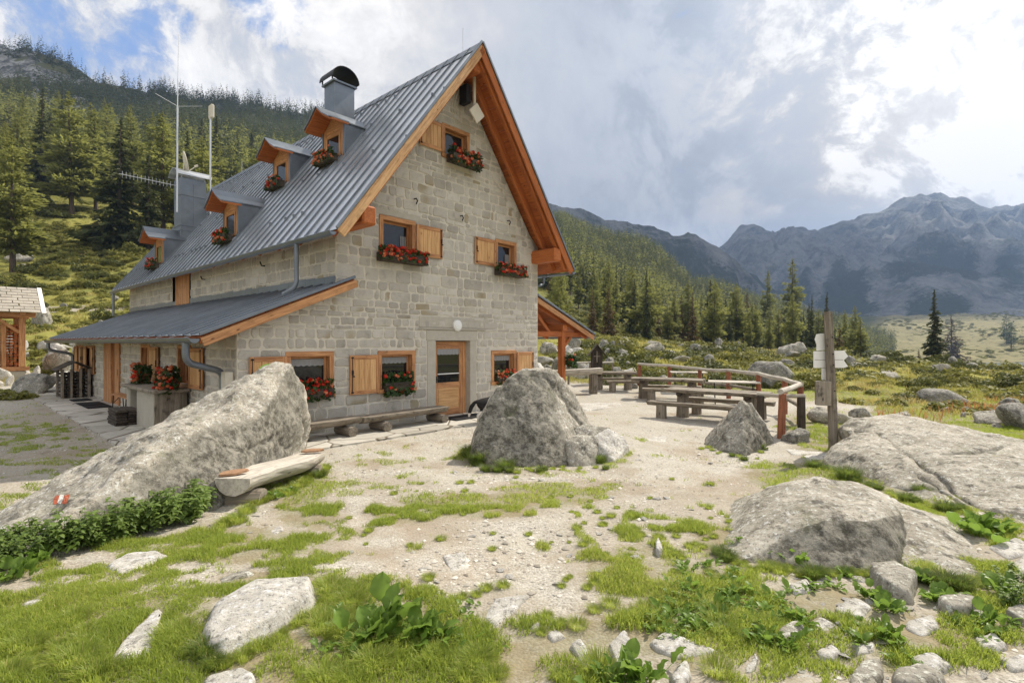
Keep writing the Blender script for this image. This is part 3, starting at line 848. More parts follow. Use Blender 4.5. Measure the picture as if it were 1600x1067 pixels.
def make_window(house, fn, u0, u1, v0, v1, curtain='valance', cas=.105, depth=.17):
    """casing, reveal lining, sash, pane and curtain in the opening u0..u1, v0..v1 (outer edge of the casing)"""
    mb = MB()
    for (a, b, c, d) in ((u0, u1, v1 - cas, v1), (u0, u0 + cas, v0 + cas, v1 - cas), (u1 - cas, u1, v0 + cas, v1 - cas)):
        fbox(mb, fn, a, b, c, d, -.02, .035)
    fbox(mb, fn, u0 - .02, u1 + .02, v0, v0 + cas * .9, -.02, .06)
    i0, i1, j0, j1 = u0 + cas, u1 - cas, v0 + cas, v1 - cas
    for (a, b, c, d) in ((i0 - .02, i0, j0, j1), (i1, i1 + .02, j0, j1), (i0, i1, j1, j1 + .02), (i0, i1, j0 - .02, j0)):
        fbox(mb, fn, a, b, c, d, -depth, -.021)
    w = mb.build('window', M['larch_wood'], house)
    sm = MB(); f = .05
    for (a, b, c, d) in ((i0, i0 + f, j0, j1), (i1 - f, i1, j0, j1), (i0 + f, i1 - f, j0, j0 + f), (i0 + f, i1 - f, j1 - f, j1)):
        fbox(sm, fn, a, b, c, d, -depth + .01, -depth + .05)
    sm.build('sash', M['larch_wood'], w)
    pm = MB(); fbox(pm, fn, i0 + f, i1 - f, j0 + f, j1 - f, -depth + .018, -depth + .026, .001)
    pm.build('pane', M['window_glass'], w)
    cm = MB()
    if curtain == 'valance':
        n = 24; vt = j1 - f - .01; wv = -depth + .030
        V = []
        for i in range(n + 1):
            u = i0 + f + (i1 - i0 - 2 * f) * i / n
            V.append(fn(u, vt, wv + .004 * math.sin(i * 1.9))); V.append(fn(u, vt - .13 - .022 * abs(math.sin(i * .8)), wv + .012 * (1 + math.sin(i * 1.9)) * .5))
        cm.add(V, [(2 * i, 2 * i + 2, 2 * i + 3, 2 * i + 1) for i in range(n)])
    elif curtain == 'drape':
        n = 16; wv = -depth + .030
        V = []
        for i in range(n + 1):
            u = i1 - f - .02 - .19 * i / n
            V.append(fn(u, j0 + f + (j1 - j0 - 2 * f) * .62, wv + .010 * math.sin(i * 1.6))); V.append(fn(u, j0 + f, wv + .012 * math.sin(i * 1.6)))
        cm.add(V, [(2 * i, 2 * i + 2, 2 * i + 3, 2 * i + 1) for i in range(n)])
    if cm.v: cm.build('curtain', M['curtain_cloth'], w)
    return w

# ---- flower boxes: things of their own that hang on the hut
def flower_meshes(seed, L, Dp, Hh, nl, nf, red=.6):
    rg = np.random.default_rng(seed)
    def lobed(n, spread, z0, z1, y0, y1):
        c = np.stack([rg.uniform(-L / 2, L / 2, n) * spread, rg.uniform(y0, y1, n), rg.uniform(z0, z1, n)], 1); return c
    # leaves: round, slightly cupped discs of 6
    c = lobed(nl, 1.06, -Hh * .75, Hh * .55, -Dp, Dp * .4)
    c[:, 1] -= np.clip(-c[:, 2], 0, 1) * .25
    keep = rg.random(nl) < 1 - .5 * np.abs(c[:, 2]) / Hh
    c = c[keep]; n = len(c)
    nrm = rg.normal(size=(n, 3)) * .6 + np.array([0, -.7, .7]); nrm /= np.linalg.norm(nrm, axis=1)[:, None]
    a = np.cross(nrm, rg.normal(size=(n, 3))); a /= np.linalg.norm(a, axis=1)[:, None]; b = np.cross(nrm, a)
    r = rg.uniform(.022, .045, n)
    ang = np.arange(6) * np.pi / 3
    V = c[:, None] + (a[:, None] * np.cos(ang)[None, :, None] + b[:, None] * np.sin(ang)[None, :, None]) * (r[:, None] * (1 + .25 * ((np.arange(6) % 2)[None]))) [..., None]
    Fq = np.arange(n * 6).reshape(n, 6)
    leaf_me = np_mesh('foliage', V.reshape(-1, 3), Fq, M['geranium_leaf'], {'rnd': np.repeat(rg.random(n), 6)})
    # flower heads: balls of petals
    res = []
    for frac, mt in ((red, 'flower_red'), (1 - red, 'flower_salmon')):
        k = max(1, int(nf * frac * 1.45)); c = lobed(k, 1.04, -Hh * .6, Hh * .62, -Dp * 1.15, -Dp * .2)
        c[:, 1] -= np.clip(-c[:, 2], 0, 1) * .3
        pn = 22
        d = rg.normal(size=(k, pn, 3)); d /= np.linalg.norm(d, axis=2)[..., None]
        cen = c[:, None] + d * rg.uniform(.022, .046, (k, 1, 1)) * np.array([1, 1, .8])
        cen = cen.reshape(-1, 3); nr = d.reshape(-1, 3) + rg.normal(size=(k * pn, 3)) * .3; nr /= np.linalg.norm(nr, axis=1)[:, None]
        a = np.cross(nr, rg.normal(size=nr.shape)); a /= np.linalg.norm(a, axis=1)[:, None]; b = np.cross(nr, a)
        an = np.arange(5) * 2 * np.pi / 5; rad = rg.uniform(.015, .027, len(cen))
        V = cen[:, None] + (a[:, None] * np.cos(an)[None, :, None] + b[:, None] * np.sin(an)[None, :, None]) * rad[:, None, None]
        res.append(np_mesh('flowers', V.reshape(-1, 3), np.arange(len(cen) * 5).reshape(-1, 5), M[mt], {'rnd': np.repeat(rg.random(len(cen)), 5)}))
    return leaf_me, res
def flower_box(label, t, s, z, rz_extra, L, seed, nl=420, nf=46, red=.6, Hh=.24, Dp=.13, box=True, pot=False):
    """t, s, z: middle of the box top in hut coordinates; it faces local -y after rotation rz_extra"""
    o = empty('flower_box' if not pot else 'flower_pot', hp(t, s, z), HROT + rz_extra)
    tag(o, label, 'flower box' if not pot else 'flower pot', 'geraniums at the hut')
    mb = MB()
    if pot:
        rr = [(.10, -.24), (.135, -.05), (.15, -.05), (.15, .0), (.125, 0), (.11, -.04)]
        n = 20; V = [(r * math.cos(2 * math.pi * i / n), r * math.sin(2 * math.pi * i / n), q) for r, q in rr for i in range(n)]
        Fc = [(j * n + i, j * n + (i + 1) % n, (j + 1) * n + (i + 1) % n, (j + 1) * n + i) for j in range(len(rr) - 1) for i in range(n)] + [tuple(range(n))[::-1], tuple((len(rr) - 1) * n + i for i in range(n))]
        mb.add(V, Fc); mb.build('pot', M['terracotta'], o)
    else:
        th = .018; d = Dp * .85
        mb.bx(-L / 2, L / 2, -d - th, -d, -.2, 0); mb.bx(-L / 2, L / 2, d, d + th, -.2, 0)
        mb.bx(-L / 2, -L / 2 + th, -d, d, -.2, 0); mb.bx(L / 2 - th, L / 2, -d, d, -.2, 0); mb.bx(-L / 2 + th, L / 2 - th, -d, d, -.2, -.18); mb.bx(-L / 2 + th, L / 2 - th, -d, d, -.06, -.04)
        mb.build('box', M['dark_wood'], o)
    lm, fl = flower_meshes(seed, L, Dp, Hh, nl, nf, red)
    link('foliage', lm, o)
    for m_ in fl: link('flowers', m_, o)
    return o

def build_house():
    h = empty('mountain_hut', HX.translation, HROT)
    tag(h, 'grey stone mountain hut with steep metal roof, orange timber eaves and red geraniums', 'mountain hut')
    WIN = [(-4.0, -2.93, .79, 1.79), (-1.81, -.72, .78, 1.78), (2.01, 3.10, .74, 1.74), (-1.77, -.72, 4.06, 4.99), (2.17, 3.10, 4.12, 4.99), (.15, 1.14, 6.85, 7.74)]
    c = .09
    holes = [(a + c, b - c, q + c, r - c) for a, b, q, r in WIN]
    holes.append((-.05, 1.17, -.3, 2.02))
    sholes = [(a + .02, b - .02, q + .02, r - .02) for a, b, q, r in WIN] + [(-.33, 1.42, -.3, 2.34)]
    # gable wall
    clipR = [(SL, 1, ZA - .30 + SL * TA), (-SL, 1, ZA - .30 - SL * TA)]
    clipL = [(-LL, 1, lz(0) - .10)]
    mb = MB()
    wall_base(mb, -2.87, 4.15, -.4, 4.99, holes, FRONT)
    wall_base(mb, -2.87, 4.15, 4.99, 4.995, [], FRONT)
    zr = lambda t: rz(t) - .29
    # triangular top, split round the attic window
    x0, x1, q0, q1 = holes[5]
    tl = lambda z: TA - (ZA - .29 - z) / SL; tr = lambda z: TA + (ZA - .29 - z) / SL
    for p in ([(-2.87, 4.995), (x0, 4.995), (x0, min(q1, zr(x0))), (tl(q1), q1), (-2.87, zr(-2.87))],
              [(x1, 4.995), (4.15, 4.995), (4.15, zr(4.15)), (tr(q1), q1), (x1, q1)],
              [(x0, 4.995), (x1, 4.995), (x1, q0), (x0, q0)], [(tl(q1), q1), (tr(q1), q1), (TA, ZA - .29)]):
        mb.add([FRONT(u, v, 0) for u, v in p], [tuple(range(len(p)))])
    wall_base(mb, -4.92, -2.87, -.4, lz(-4.92) - .1, holes, FRONT)
    p = [(-4.92, lz(-4.92) - .1), (-2.87, lz(-4.92) - .1), (-2.87, lz(-2.87) - .1)]
    mb.add([FRONT(u, v, 0) for u, v in p], [(0, 1, 2)])
    w = mb.build('gable_wall', M['mortar'], h, fixn=False)
    V, Fc, L_, RN = [], [], [], []
    stone_field(V, Fc, L_, RN, -4.92, 4.15, -.15, 2.36, sholes, clipL + [(1, 0, 4.15)], FRONT, 11, .86)
    stone_field(V, Fc, L_, RN, -4.92, 4.15, 2.36, 3.2, sholes, clipL, FRONT, 15, .86)
    stone_field(V, Fc, L_, RN, -2.87, 4.15, 3.2, 9.35, sholes, clipR, FRONT, 23, .86)
    # re-entrant bits above the lean-to roof: stones there were clipped by clipL only where lean-to reaches
    me = bpy.data.meshes.new('stonework'); me.from_pydata([tuple(v) for v in V], [], Fc)
    a_ = me.attributes.new('lc', 'FLOAT_VECTOR', 'POINT'); a_.data.foreach_set('vector', np.array(L_, np.float32).ravel())
    a_ = me.attributes.new('rnd', 'FLOAT', 'POINT'); a_.data.foreach_set('value', np.array(RN, np.float32))
    a_ = me.attributes.new('edge', 'FLOAT', 'POINT'); a_.data.foreach_set('value', np.array(EDGE.pop(id(RN)), np.float32))
    me.materials.append(M['wall_stone']); link('stonework', me, w)
    # long walls
    lw = [(12.6, 14.3, .85, 1.85), (14.7, 16.0, .85, 1.85), (5.75, 6.65, .95, 1.92), (2.55, 3.5, .95, 1.92)]
    lho = [(a + c, b - c, q + c, r - c) for a, b, q, r in lw] + [(9.0, 10.95, -.3, 2.0)]
    lsh = [(a + .02, b - .02, q + .02, r - .02) for a, b, q, r in lw] + [(8.85, 11.1, -.3, 2.1)]
    fL = SIDE(-4.92)
    make_wall('lean_to_wall', h, fL, [(0, 16.3, -.15, lz(-4.92) - .08, [], .84)], [(0, 16.3, -.4, lz(-4.92) - .08)], [], lho)
    fM = SIDE(-2.87)
    make_wall('side_wall', h, fM, [(0, 17.6, 3.05, zr(-2.87) + .05, [], .84)], [(0, 17.6, 2.9, zr(-2.87) + .06)], [], [(9.5, 11.5, 3.3, 4.5)])
    fR = lambda u, v, w_: Vector((4.15 + w_, u, v))
    make_wall('side_wall', h, fR, [(0, 17.6, -.15, zr(4.15) + .05, [], 1.0)], [(0, 17.6, -.4, zr(4.15) + .06)], [], [])
    mb = MB()
    p = [(-4.92, 16.3, -.4), (-4.92, 16.3, lz(-4.92) - .1), (-2.87, 16.3, lz(-2.87) - .1), (-2.87, 16.3, -.4)]; mb.add(p, [(0, 1, 2, 3)])
    p = [(-2.87, 17.6, -.4), (-2.87, 17.6, zr(-2.87)), (TA, 17.6, ZA - .3), (4.15, 17.6, zr(4.15)), (4.15, 17.6, -.4)]; mb.add(p, [(0, 1, 2, 3, 4)])
    mb.build('back_wall', M['mortar'], h)
    # dressed quoins round the door and lintels
    for nm, q in (('door_jamb', (-.33, -.05, -.2, 2.02, -.22, .02, .012)), ('door_jamb', (1.17, 1.42, -.2, 2.02, -.22, .02, .012)), ('door_lintel', (-.36, 1.45, 2.02, 2.30, -.22, .022, .014)), ('drip_ledge', (-.62, 1.75, 2.31, 2.345, -.02, .055, .01)),
                  ('lintel', (-.6, 1.9, 2.36, 2.64, -.02, .018, .014)), ('lintel', (.02, 1.32, 7.75, 7.95, -.02, .018, .014)), ('lintel', (-1.9, -.55, 5.0, 5.2, -.02, .012, .014)), ('lintel', (2.05, 3.3, 5.0, 5.24, -.02, .012, .014)), ('doorstep', (-.3, 1.4, -.12, -.02, -.3, .3, .015))):
        mb = MB(); fbox(mb, FRONT, *q); mb.build(nm, M['dressed_stone'], h)
    # windows and shutters of the gable
    cur = ['valance', 'valance', 'valance', 'drape', 'drape', 'none']
    ws = [make_window(h, FRONT, *q, curtain=cu) for q, cu in zip(WIN, cur)]
    make_shutter(ws[0], FRONT, -4.72, -3.99, .86, 1.70, .037, True, sticker=True)
    make_shutter(ws[1], FRONT, -2.56, -1.80, .80, 1.69, .037, True)
    make_shutter(ws[2], FRONT, 3.10, 3.87, .82, 1.68, .037, False)
    make_shutter(ws[3], FRONT, -.71, .13, 4.15, 4.93, .037, False)
    make_shutter(ws[4], FRONT, 1.32, 2.17, 4.17, 4.93, .037, True)
    make_shutter(ws[5], FRONT, -.62, .17, 6.95, 7.68, .037, True)
    # long-wall windows, shutters, doors
    for i, q in enumerate(lw):
        wv = make_window(h, fL, *q, curtain='valance' if i > 1 else 'none', cas=.09)
        if i >= 2: make_shutter(wv, fL, q[0] - .88, q[0] - .02, q[2] + .02, q[3] - .06, .05, True)
        else: make_shutter(wv, fL, q[0] - .1, q[0] + .48, q[2], q[3] - .04, .05, True); make_shutter(wv, fL, q[1] - .5, q[1] + .12, q[2], q[3] - .04, .05, False)
    mb = MB()
    for i in range(8): fbox(mb, fL, 9.05 + i * .115, 9.05 + (i + 1) * .115 - .004, 0, 1.95, -.05, .0)
    for i in range(8): fbox(mb, fL, 10.0 + i * .115, 10.0 + (i + 1) * .115 - .004, 0, 1.95, .02, .06)
    fbox(mb, fL, 8.95, 9.05, 0, 2.05, -.1, .06); fbox(mb, fL, 10.92, 11.02, 0, 2.05, -.1, .06); fbox(mb, fL, 8.95, 11.02, 1.96, 2.06, -.1, .065)
    fbox(mb, fL, 9.94, 9.99, 0, 1.95, -.1, .07)
    d2 = mb.build('door', M['larch_wood'], h)
    mb = MB(); fbox(mb, fL, 9.12, 9.16, .95, 1.15, .0, .05); mb.build('handle', M['black_iron'], d2)
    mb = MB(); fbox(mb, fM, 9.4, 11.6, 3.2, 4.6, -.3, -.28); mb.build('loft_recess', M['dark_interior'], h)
    mb = MB()
    for i in range(12): fbox(mb, fM, 9.55 + i * .12, 9.55 + i * .12 + .117, 3.28, 4.42, .02, .055)
    fbox(mb, fM, 9.5, 11.0, 4.42, 4.5, .0, .06)
    mb.build('loft_door', M['larch_wood'], h)
    # front door: recessed leaf with glass above, panel below
    mb = MB(); dd = -.22
    for q in ((-.05, .05, 0, 2.0), (1.07, 1.17, 0, 2.0), (.05, 1.07, 1.9, 2.0)): fbox(mb, FRONT, *q, dd - .02, dd + .06)
    fbox(mb, FRONT, .05, .16, .02, 1.9, dd, dd + .045); fbox(mb, FRONT, .94, 1.07, .02, 1.9, dd, dd + .045)
    fbox(mb, FRONT, .16, .94, .02, .2, dd, dd + .044); fbox(mb, FRONT, .16, .94, .76, .90, dd, dd + .044); fbox(mb, FRONT, .16, .94, 1.8, 1.9, dd, dd + .044)
    dr = mb.build('door', M['larch_wood'], h)
    mb = MB(); fbox(mb, FRONT, .155, .945, .195, .765, dd + .008, dd + .024); fbox(mb, FRONT, .2, .90, .24, .72, dd + .024, dd + .036, .012); mb.build('door_panel', M['larch_pale'], dr)
    mb = MB(); fbox(mb, FRONT, .155, .945, .895, 1.805, dd + .012, dd + .02, .001); mb.build('pane', M['window_glass'], dr)
    mb = MB(); n = 22; Vv = []
    for i in range(n + 1):
        u = .165 + .77 * i / n; Vv += [FRONT(u, 1.80, dd + .026), FRONT(u, 1.66 - .022 * abs(math.sin(i * .85)), dd + .028 + .006 * math.sin(i * 2))]
    mb.add(Vv, [(2 * i, 2 * i + 2, 2 * i + 3, 2 * i + 1) for i in range(n)]); mb.build('curtain', M['curtain_cloth'], dr)
    mb = MB(); mb.tube([FRONT(.17, 1.13, dd + .04), FRONT(.93, 1.13, dd + .04)], .014, 8); mb.build('push_bar', M['white_paint'], dr)
    mb = MB(); mb.tube([FRONT(.11, 1.0, dd + .045), FRONT(.11, 1.0, dd + .09), FRONT(.22, 1.0, dd + .09)], .011, 8); fbox(mb, FRONT, .085, .135, .9, 1.08, dd + .045, dd + .052); mb.build('handle', M['black_iron'], dr)
    # round lamp over the door
    mb = MB(); n = 24
    for r0, w0, r1, w1 in ((.15, .022, .15, .08), (.15, .08, .10, .115), (.10, .115, .0001, .125)):
        Vv = [FRONT(.66 + r * math.cos(2 * math.pi * i / n), 2.43 + r * math.sin(2 * math.pi * i / n), w_) for r, w_ in ((r0, w0), (r1, w1)) for i in range(n)]
        mb.add(Vv, [(i, (i + 1) % n, n + (i + 1) % n, n + i) for i in range(n)])
    mb.build('door_lamp', M['lamp_glass'], h, smooth=True)
    # ---------- main roof
    S0, S1 = -.98, 18.1
    def roof_plane(sign, t_eave, name):
        mb = MB(); te = t_eave; nrm = Vector((sign * SL, 0, 1)).normalized()
        a = Vector((TA, 0, ZA)); e = Vector((te, 0, rz(te)))
        d = (e - a); Lr = d.length; d.normalize()
        # sheet with shallow oil-canning: strips between seams
        ns = 43; ds = (S1 - S0) / ns
        for i in range(ns):
            s0, s1 = S0 + i * ds, S0 + (i + 1) * ds
            rows = 7; Vv = []
            for k in range(rows + 1):
                for q in range(4):
                    p = a + d * (Lr * k / rows); p.y = s0 + (s1 - s0) * q / 3
                    wob = (random.uniform(-.003, .003) if q in (1, 2) else 0)
                    Vv.append(p + nrm * wob)
            off = random.uniform(-90, 90)
            mb.add(Vv, [(k * 4 + q, k * 4 + q + 1, k * 4 + q + 5, k * 4 + q + 4) for k in range(rows) for q in range(3)], [(v.z + off, v.y, v.x + off) for v in Vv])
        rf = mb.build(name, M['zinc'], h)
        sm = MB()
        for i in range(ns + 1):
            s0 = S0 + i * ds; p0 = a + nrm * .018; p1 = e + nrm * .018; p0.y = p1.y = s0
            sm.beam(p0, p1, .02, .04, nrm, .004)
        sm.build('standing_seam', M['zinc_dark'], rf)
        # deck and verge under the sheet
        dk = MB(); nb = 22
        for i in range(nb):
            p0 = a + d * (Lr * i / nb + .003) - nrm * .045; p1 = a + d * (Lr * (i + 1) / nb - .003) - nrm * .045
            m_ = (p0 + p1) / 2; m_.y = (S0 + S1) / 2 + .02
            dk.box(m_, ((p1 - p0).length, S1 - S0 - .1, .035), (d, Vector((0, 1, 0)), d.cross(Vector((0, 1, 0)))), .004)
        dk.build('soffit_board', M['larch_red'], rf)
        return rf, a, e, d, nrm, Lr
    RL = roof_plane(-1, TE0, 'roof'); RR = roof_plane(1, TE1, 'roof')
    for (rf, a, e, d, nrm, Lr), vm in ((RL, 'larch_verge'), (RR, 'larch_red')):
        mb = MB()
        p0, p1 = a - nrm * .135 + d * .02, e - nrm * .135
        p0.y = p1.y = S0 + .035; mb.beam(p0, p1, .05, .17, nrm)            # fascia
        mb.build('barge_board', M[vm], rf)
        mb = MB()
        p0, p1 = a - nrm * .045 + d * .02, e - nrm * .045; p0.y = p1.y = S0 + .02
        mb.beam(p0, p1, .036, .06, nrm); mb.build('verge_trim', M[vm], rf)
        mb = MB()
        for s in (S0 + .16, -.34, *[1.2 + 1.1 * i for i in range(15)]):
            p0, p1 = a - nrm * .165 + d * .2, e - nrm * .165 - d * .16; p0.y = p1.y = s; mb.beam(p0, p1, .11, .2, nrm)
        mb.build('rafter', M['larch_red'] if vm != 'larch_verge' else M['larch_red'], rf)
    mb = MB()
    for tt, zz in ((-2.62, rz(-2.62) - .52), (4.0, rz(4.0) - .52)):
        mb = MB(); mb.bx(tt - .17, tt + .17, -.94, .35, zz - .30, zz + .10, .04); mb.build('purlin_end', M['larch_red'], h)
    mb = MB(); mb.bx(TA - .13, TA + .13, -.8, .3, 9.0, 9.26, .02)
    mb.build('purlin_end', M['larch_red'], h)
    mb = MB()
    for tt in (-2.95, 4.23):
        mb.bx(tt - .1, tt + .1, .02, 17.5, rz(tt) - .46, rz(tt) - .26, .01)
    mb.build('wall_plate', M['larch_red'], h)
    # ridge cap and metal verge flashing
    mb = MB()
    for sg in (-1, 1):
        d = Vector((sg * .22, 0, -.22 * SL)); p = Vector((TA, S0 - .02, ZA + .035)); q = Vector((TA, S1 + .02, ZA + .035))
        mb.add([p, q, q + d, p + d], [(0, 1, 2, 3)])
        nrm = Vector((sg * SL, 0, 1)).normalized()
        p0 = Vector((TA, S0 - .012, ZA + .01)); te = TE0 if sg < 0 else TE1
        p1 = Vector((te, S0 - .012, rz(te) + .01))
        mb.beam(p0 + nrm * .02, p1 + nrm * .02, .035, .06, nrm)
    mb.build('ridge_cap', M['zinc_dark'], h)
    mb = MB()
    rs = random.Random(4)
    for row in (.6, 1.7, 2.8, 3.6):
        for i in range(0, 43):
            if rs.random() < .42: continue
            s = S0 + i * (S1 - S0) / 43; tt = TE0 + row
            mb.bx(tt - .03, tt + .03, s - .022, s + .022, rz(tt) + .03, rz(tt) + .10, .006)
    mb.build('snow_guard', M['zinc_dark'], h)
    mb = MB(); mb.tube([(TA - .05, -.3, ZA), (TA - .05, -.3, ZA + .62)], .009, 6); mb.tube([(TA - .05, 8.0, ZA), (TA - .05, 8, ZA + .5)], .009, 6); mb.tube([(TA, 14.5, ZA), (TA, 14.5, ZA + .5)], .009, 6)
    mb.build('lightning_rod', M['galvanised'], h)
    # ---------- gutters and downpipes
    def gutter(name, p0, p1, r, side):
        p0, p1 = Vector(p0), Vector(p1); n = 10; V = []
        for p in (p0, p1):
            for rr_ in (r, r - .008):
                for k in range(n + 1):
                    a = math.pi + math.pi * k / n
                    V.append((p.x + rr_ * math.cos(a), p.y, p.z + rr_ * math.sin(a)))
        m = n + 1; Fc = []
        for k in range(n):
            Fc += [(k, k + 1, 2 * m + k + 1, 2 * m + k), (m + k + 1, m + k, 3 * m + k, 3 * m + k + 1), (k, m + k, m + k + 1, k + 1)]
        Fc += [(0, 2 * m, 3 * m, m), (n, m + n, 3 * m + n, 2 * m + n)]
        Fc.append(tuple(range(m)))
        mb = MB(); mb.add(V, Fc)
        mb.tube([(p0.x + side * r, p0.y, p0.z + .005), (p1.x + side * r, p1.y, p1.z + .005)], .014, 6)
        g_ = mb.build(name, M['zinc_dark'], h)
        bm_ = MB(); L = abs(p1.y - p0.y); k = int(L / .85)
        for i in range(k + 1):
            y = p0.y + (p1.y - p0.y) * (i + .3) / (k + 1)
            bm_.beam((p0.x + side * r, y, p0.z + .018), (p0.x - side * r * .9, y, p0.z + .075), .028, .006)
        bm_.build('gutter_bracket', M['galvanised'], g_)
    gutter('gutter', (TE0 - .06, S0 + .05, ZE - .05), (TE0 - .06, S1 - .05, ZE - .08), .075, -1)
    gutter('gutter', (TE1 + .06, S0 + .05, ZE - .05), (TE1 + .06, S1 - .05, ZE - .08), .075, 1)
    gutter('gutter', (-5.75, -.35, 2.05), (-5.75, 16.65, 2.02), .085, -1)
    def pipe(pts, r=.05, n=12):
        P = [Vector(p) for p in pts]; Q = [P[0]]
        for i in range(1, len(P) - 1):
            a = (P[i - 1] - P[i]).normalized(); b = (P[i + 1] - P[i]).normalized(); rd = min(.16, (P[i - 1] - P[i]).length * .45, (P[i + 1] - P[i]).length * .45)
            for k in range(6):
                f = k / 5; Q.append((P[i] + a * rd) * (1 - f) ** 2 + P[i] * 2 * f * (1 - f) + (P[i] + b * rd) * f * f)
        Q.append(P[-1]); mb = MB(); mb.tube(Q, r, n); mb.build('downpipe', M['zinc_dark'], h, smooth=False)
    pipe([(TE0 - .06, .62, ZE - .1), (TE0 - .06, .62, lz(TE0) + .13), (TE0 - .28, .80, lz(TE0 - .28) + .08)], .048)
    pipe([(TE0 - .06, 17.6, ZE - .1), (TE0 - .06, 17.6, lz(TE0) + .05)], .05)
    pipe([(-5.75, .12, 1.98), (-5.75, .12, 1.62), (-5.03, .40, 1.42), (-5.03, .40, -.05)], .062)
    pipe([(-5.75, 16.3, 1.96), (-5.75, 16.3, 1.68), (-5.03, 16.2, 1.5), (-5.03, 16.2, 0)], .06)
    pipe([(TE1 + .06, .3, ZE - .1), (TE1 + .06, .3, 3.9), (4.24, .3, 3.75), (4.24, .3, 3.5)], .045)
    mb = MB(); fbox(mb, fL, .10, .33, .75, 1.42, .02, .17, .012); mb.build('meter_box', M['pale_plastic'], h)
    # ---------- lean-to roof
    def lean(name, ta, za, tb, zb, s0, s1, ns):
        a, e = Vector((ta, 0, za)), Vector((tb, 0, zb)); d = (e - a); Lr = d.length; d.normalize()
        nrm = Vector((-d.z, 0, d.x)); nrm = nrm if nrm.z > 0 else -nrm
        mb = MB(); ds = (s1 - s0) / ns
        for i in range(ns):
            Vv = []
            for k in range(3):
                for q in range(2):
                    p = a + d * (Lr * k / 2); p.y = s0 + (i + q) * ds; Vv.append(p)
            off = random.uniform(-90, 90)
            mb.add(Vv, [(0, 1, 3, 2), (2, 3, 5, 4)], [(v.x + off, v.y, v.z + off) for v in Vv])
        rf = mb.build(name, M['zinc'], h); sm = MB()
        for i in range(ns + 1):
            p0, p1 = a + nrm * .018, e + nrm * .018; p0.y = p1.y = s0 + i * ds; sm.beam(p0, p1, .02, .04, nrm, .004)
        sm.build('standing_seam', M['zinc_dark'], rf)
        dk = MB(); nb = max(8, int(Lr / .18))
        for i in range(nb):
            p = a + d * (Lr * (i + .5) / nb) - nrm * .04; p.y = (s0 + s1) / 2 + .02
            dk.box(p, (Lr / nb - .005, s1 - s0 - .1, .03), (d, Vector((0, 1, 0)), d.cross(Vector((0, 1, 0)))), .004)
        dk.build('soffit_board', M['larch_red'], rf)
        bb = MB(); p0, p1 = a - nrm * .13, e - nrm * .13; p0.y = p1.y = s0 + .03; bb.beam(p0, p1, .05, .16, nrm)
        bb.build('barge_board', M['larch_wood'], rf)
        rb = MB()
        for i in range(int((s1 - s0) / .9) + 1):
            p0, p1 = a - nrm * .12, e - nrm * .12 - d * .05; p0.y = p1.y = s0 + .35 + i * .9
            if p0.y < s1 - .05: rb.beam(p0, p1, .10, .14, nrm)
        rb.build('rafter', M['larch_red'], rf)
        tm = MB(); p0, p1 = a + nrm * .02, e + nrm * .02; p0.y = p1.y = s0 - .01; tm.beam(p0, p1, .03, .06, nrm); tm.build('verge_trim', M['zinc_dark'], rf)
        return rf
    lean('lean_to_roof', -2.60, lz(-2.60), -5.667, 2.11, -.35, 16.7, 38)
    fl = MB()
    for i in range(40): fbox(fl, fM, .0 + i * .44, .0 + i * .44 + .435, lz(-2.87) + .0, lz(-2.87) + .17 + random.uniform(-.02, .02), .02, .032 + (i % 2) * .003)
    fl.build('flashing', M['zinc_dark'], h)
    # porch on the right: open timber canopy
    pr = lean('porch_roof', 4.17, 3.50, 7.58, 2.25, .05, 6.2, 14)
    mb = MB()
    for s in (.35, 3.2, 5.9):
        mb.bx(5.82, 6.02, s - .1, s + .1, -.1, 2.36, .012)
    mb.bx(5.80, 6.04, .2, 6.1, 2.36, 2.58, .012)
    mb.build('porch_post', M['larch_red'], pr)
    mb = MB()
    for s in (.35, 3.2, 5.9):
        mb.bx(4.17, 7.0, s - .075, s + .075, 2.16, 2.34, .012)
        mb.beam((5.95, s, 1.75), (6.6, s, 2.3), .1, .1); mb.beam((5.3, s, 2.2), (4.3, s, 3.1), .09, .12)
    mb.build('porch_brace', M['larch_red'], pr)
    gutter('gutter', (7.65, .08, 2.17), (7.65, 6.1, 2.15), .07, 1)
    # small iron hooks in the gable stonework
    mb = MB()
    for t, z in ((-1.2, 7.05 - .35), (-.75, 5.55), (2.7, 5.6), (2.9, 7.0), (.8, 5.4)):
        mb.tube([FRONT(t, z, 0), FRONT(t, z, .1), FRONT(t + .02, z - .06, .12), FRONT(t + .02, z - .13, .07)], .016, 6)
    for s in (3.6, 8.1): mb.tube([fM(s, 4.0, 0), fM(s, 4.0, .1), fM(s, 4.1, .14)], .02, 6)
    mb.build('wall_hook', M['black_iron'], h)
    # ---------- dormers
    def dormer(t0, sc, w, zb, zc, za, back):
        z0 = zb - .08; hw = w / 2
        mb = MB(); tb = lambda z: TA - (ZA - z) / SL     # where height z meets the roof
        for sg in (-1, 1):          # zinc cheeks
            s = sc + sg * hw
            V = [(t0, s, rz(t0) - .02), (t0, s, zc), (tb(zc), s, zc)]
            mb.add(V + [(v[0], v[1] - sg * .03, v[2]) for v in V], [(0, 1, 2), (5, 4, 3), (0, 2, 5, 3), (1, 0, 3, 4), (2, 1, 4, 5)])
            mb.bx(t0 - .025, t0 + .03, s - .035, s + .035, rz(t0) - .05, zc, .006)
        dm = mb.build('dormer', M['zinc_dark'], h)
        # wooden face
        fm = MB(); fn = SIDE(t0)
        fbox(fm, fn, sc - hw + .04, sc - hw + .2, z0, zc, -.05, 0); fbox(fm, fn, sc + hw - .2, sc + hw - .04, z0, zc, -.05, 0)
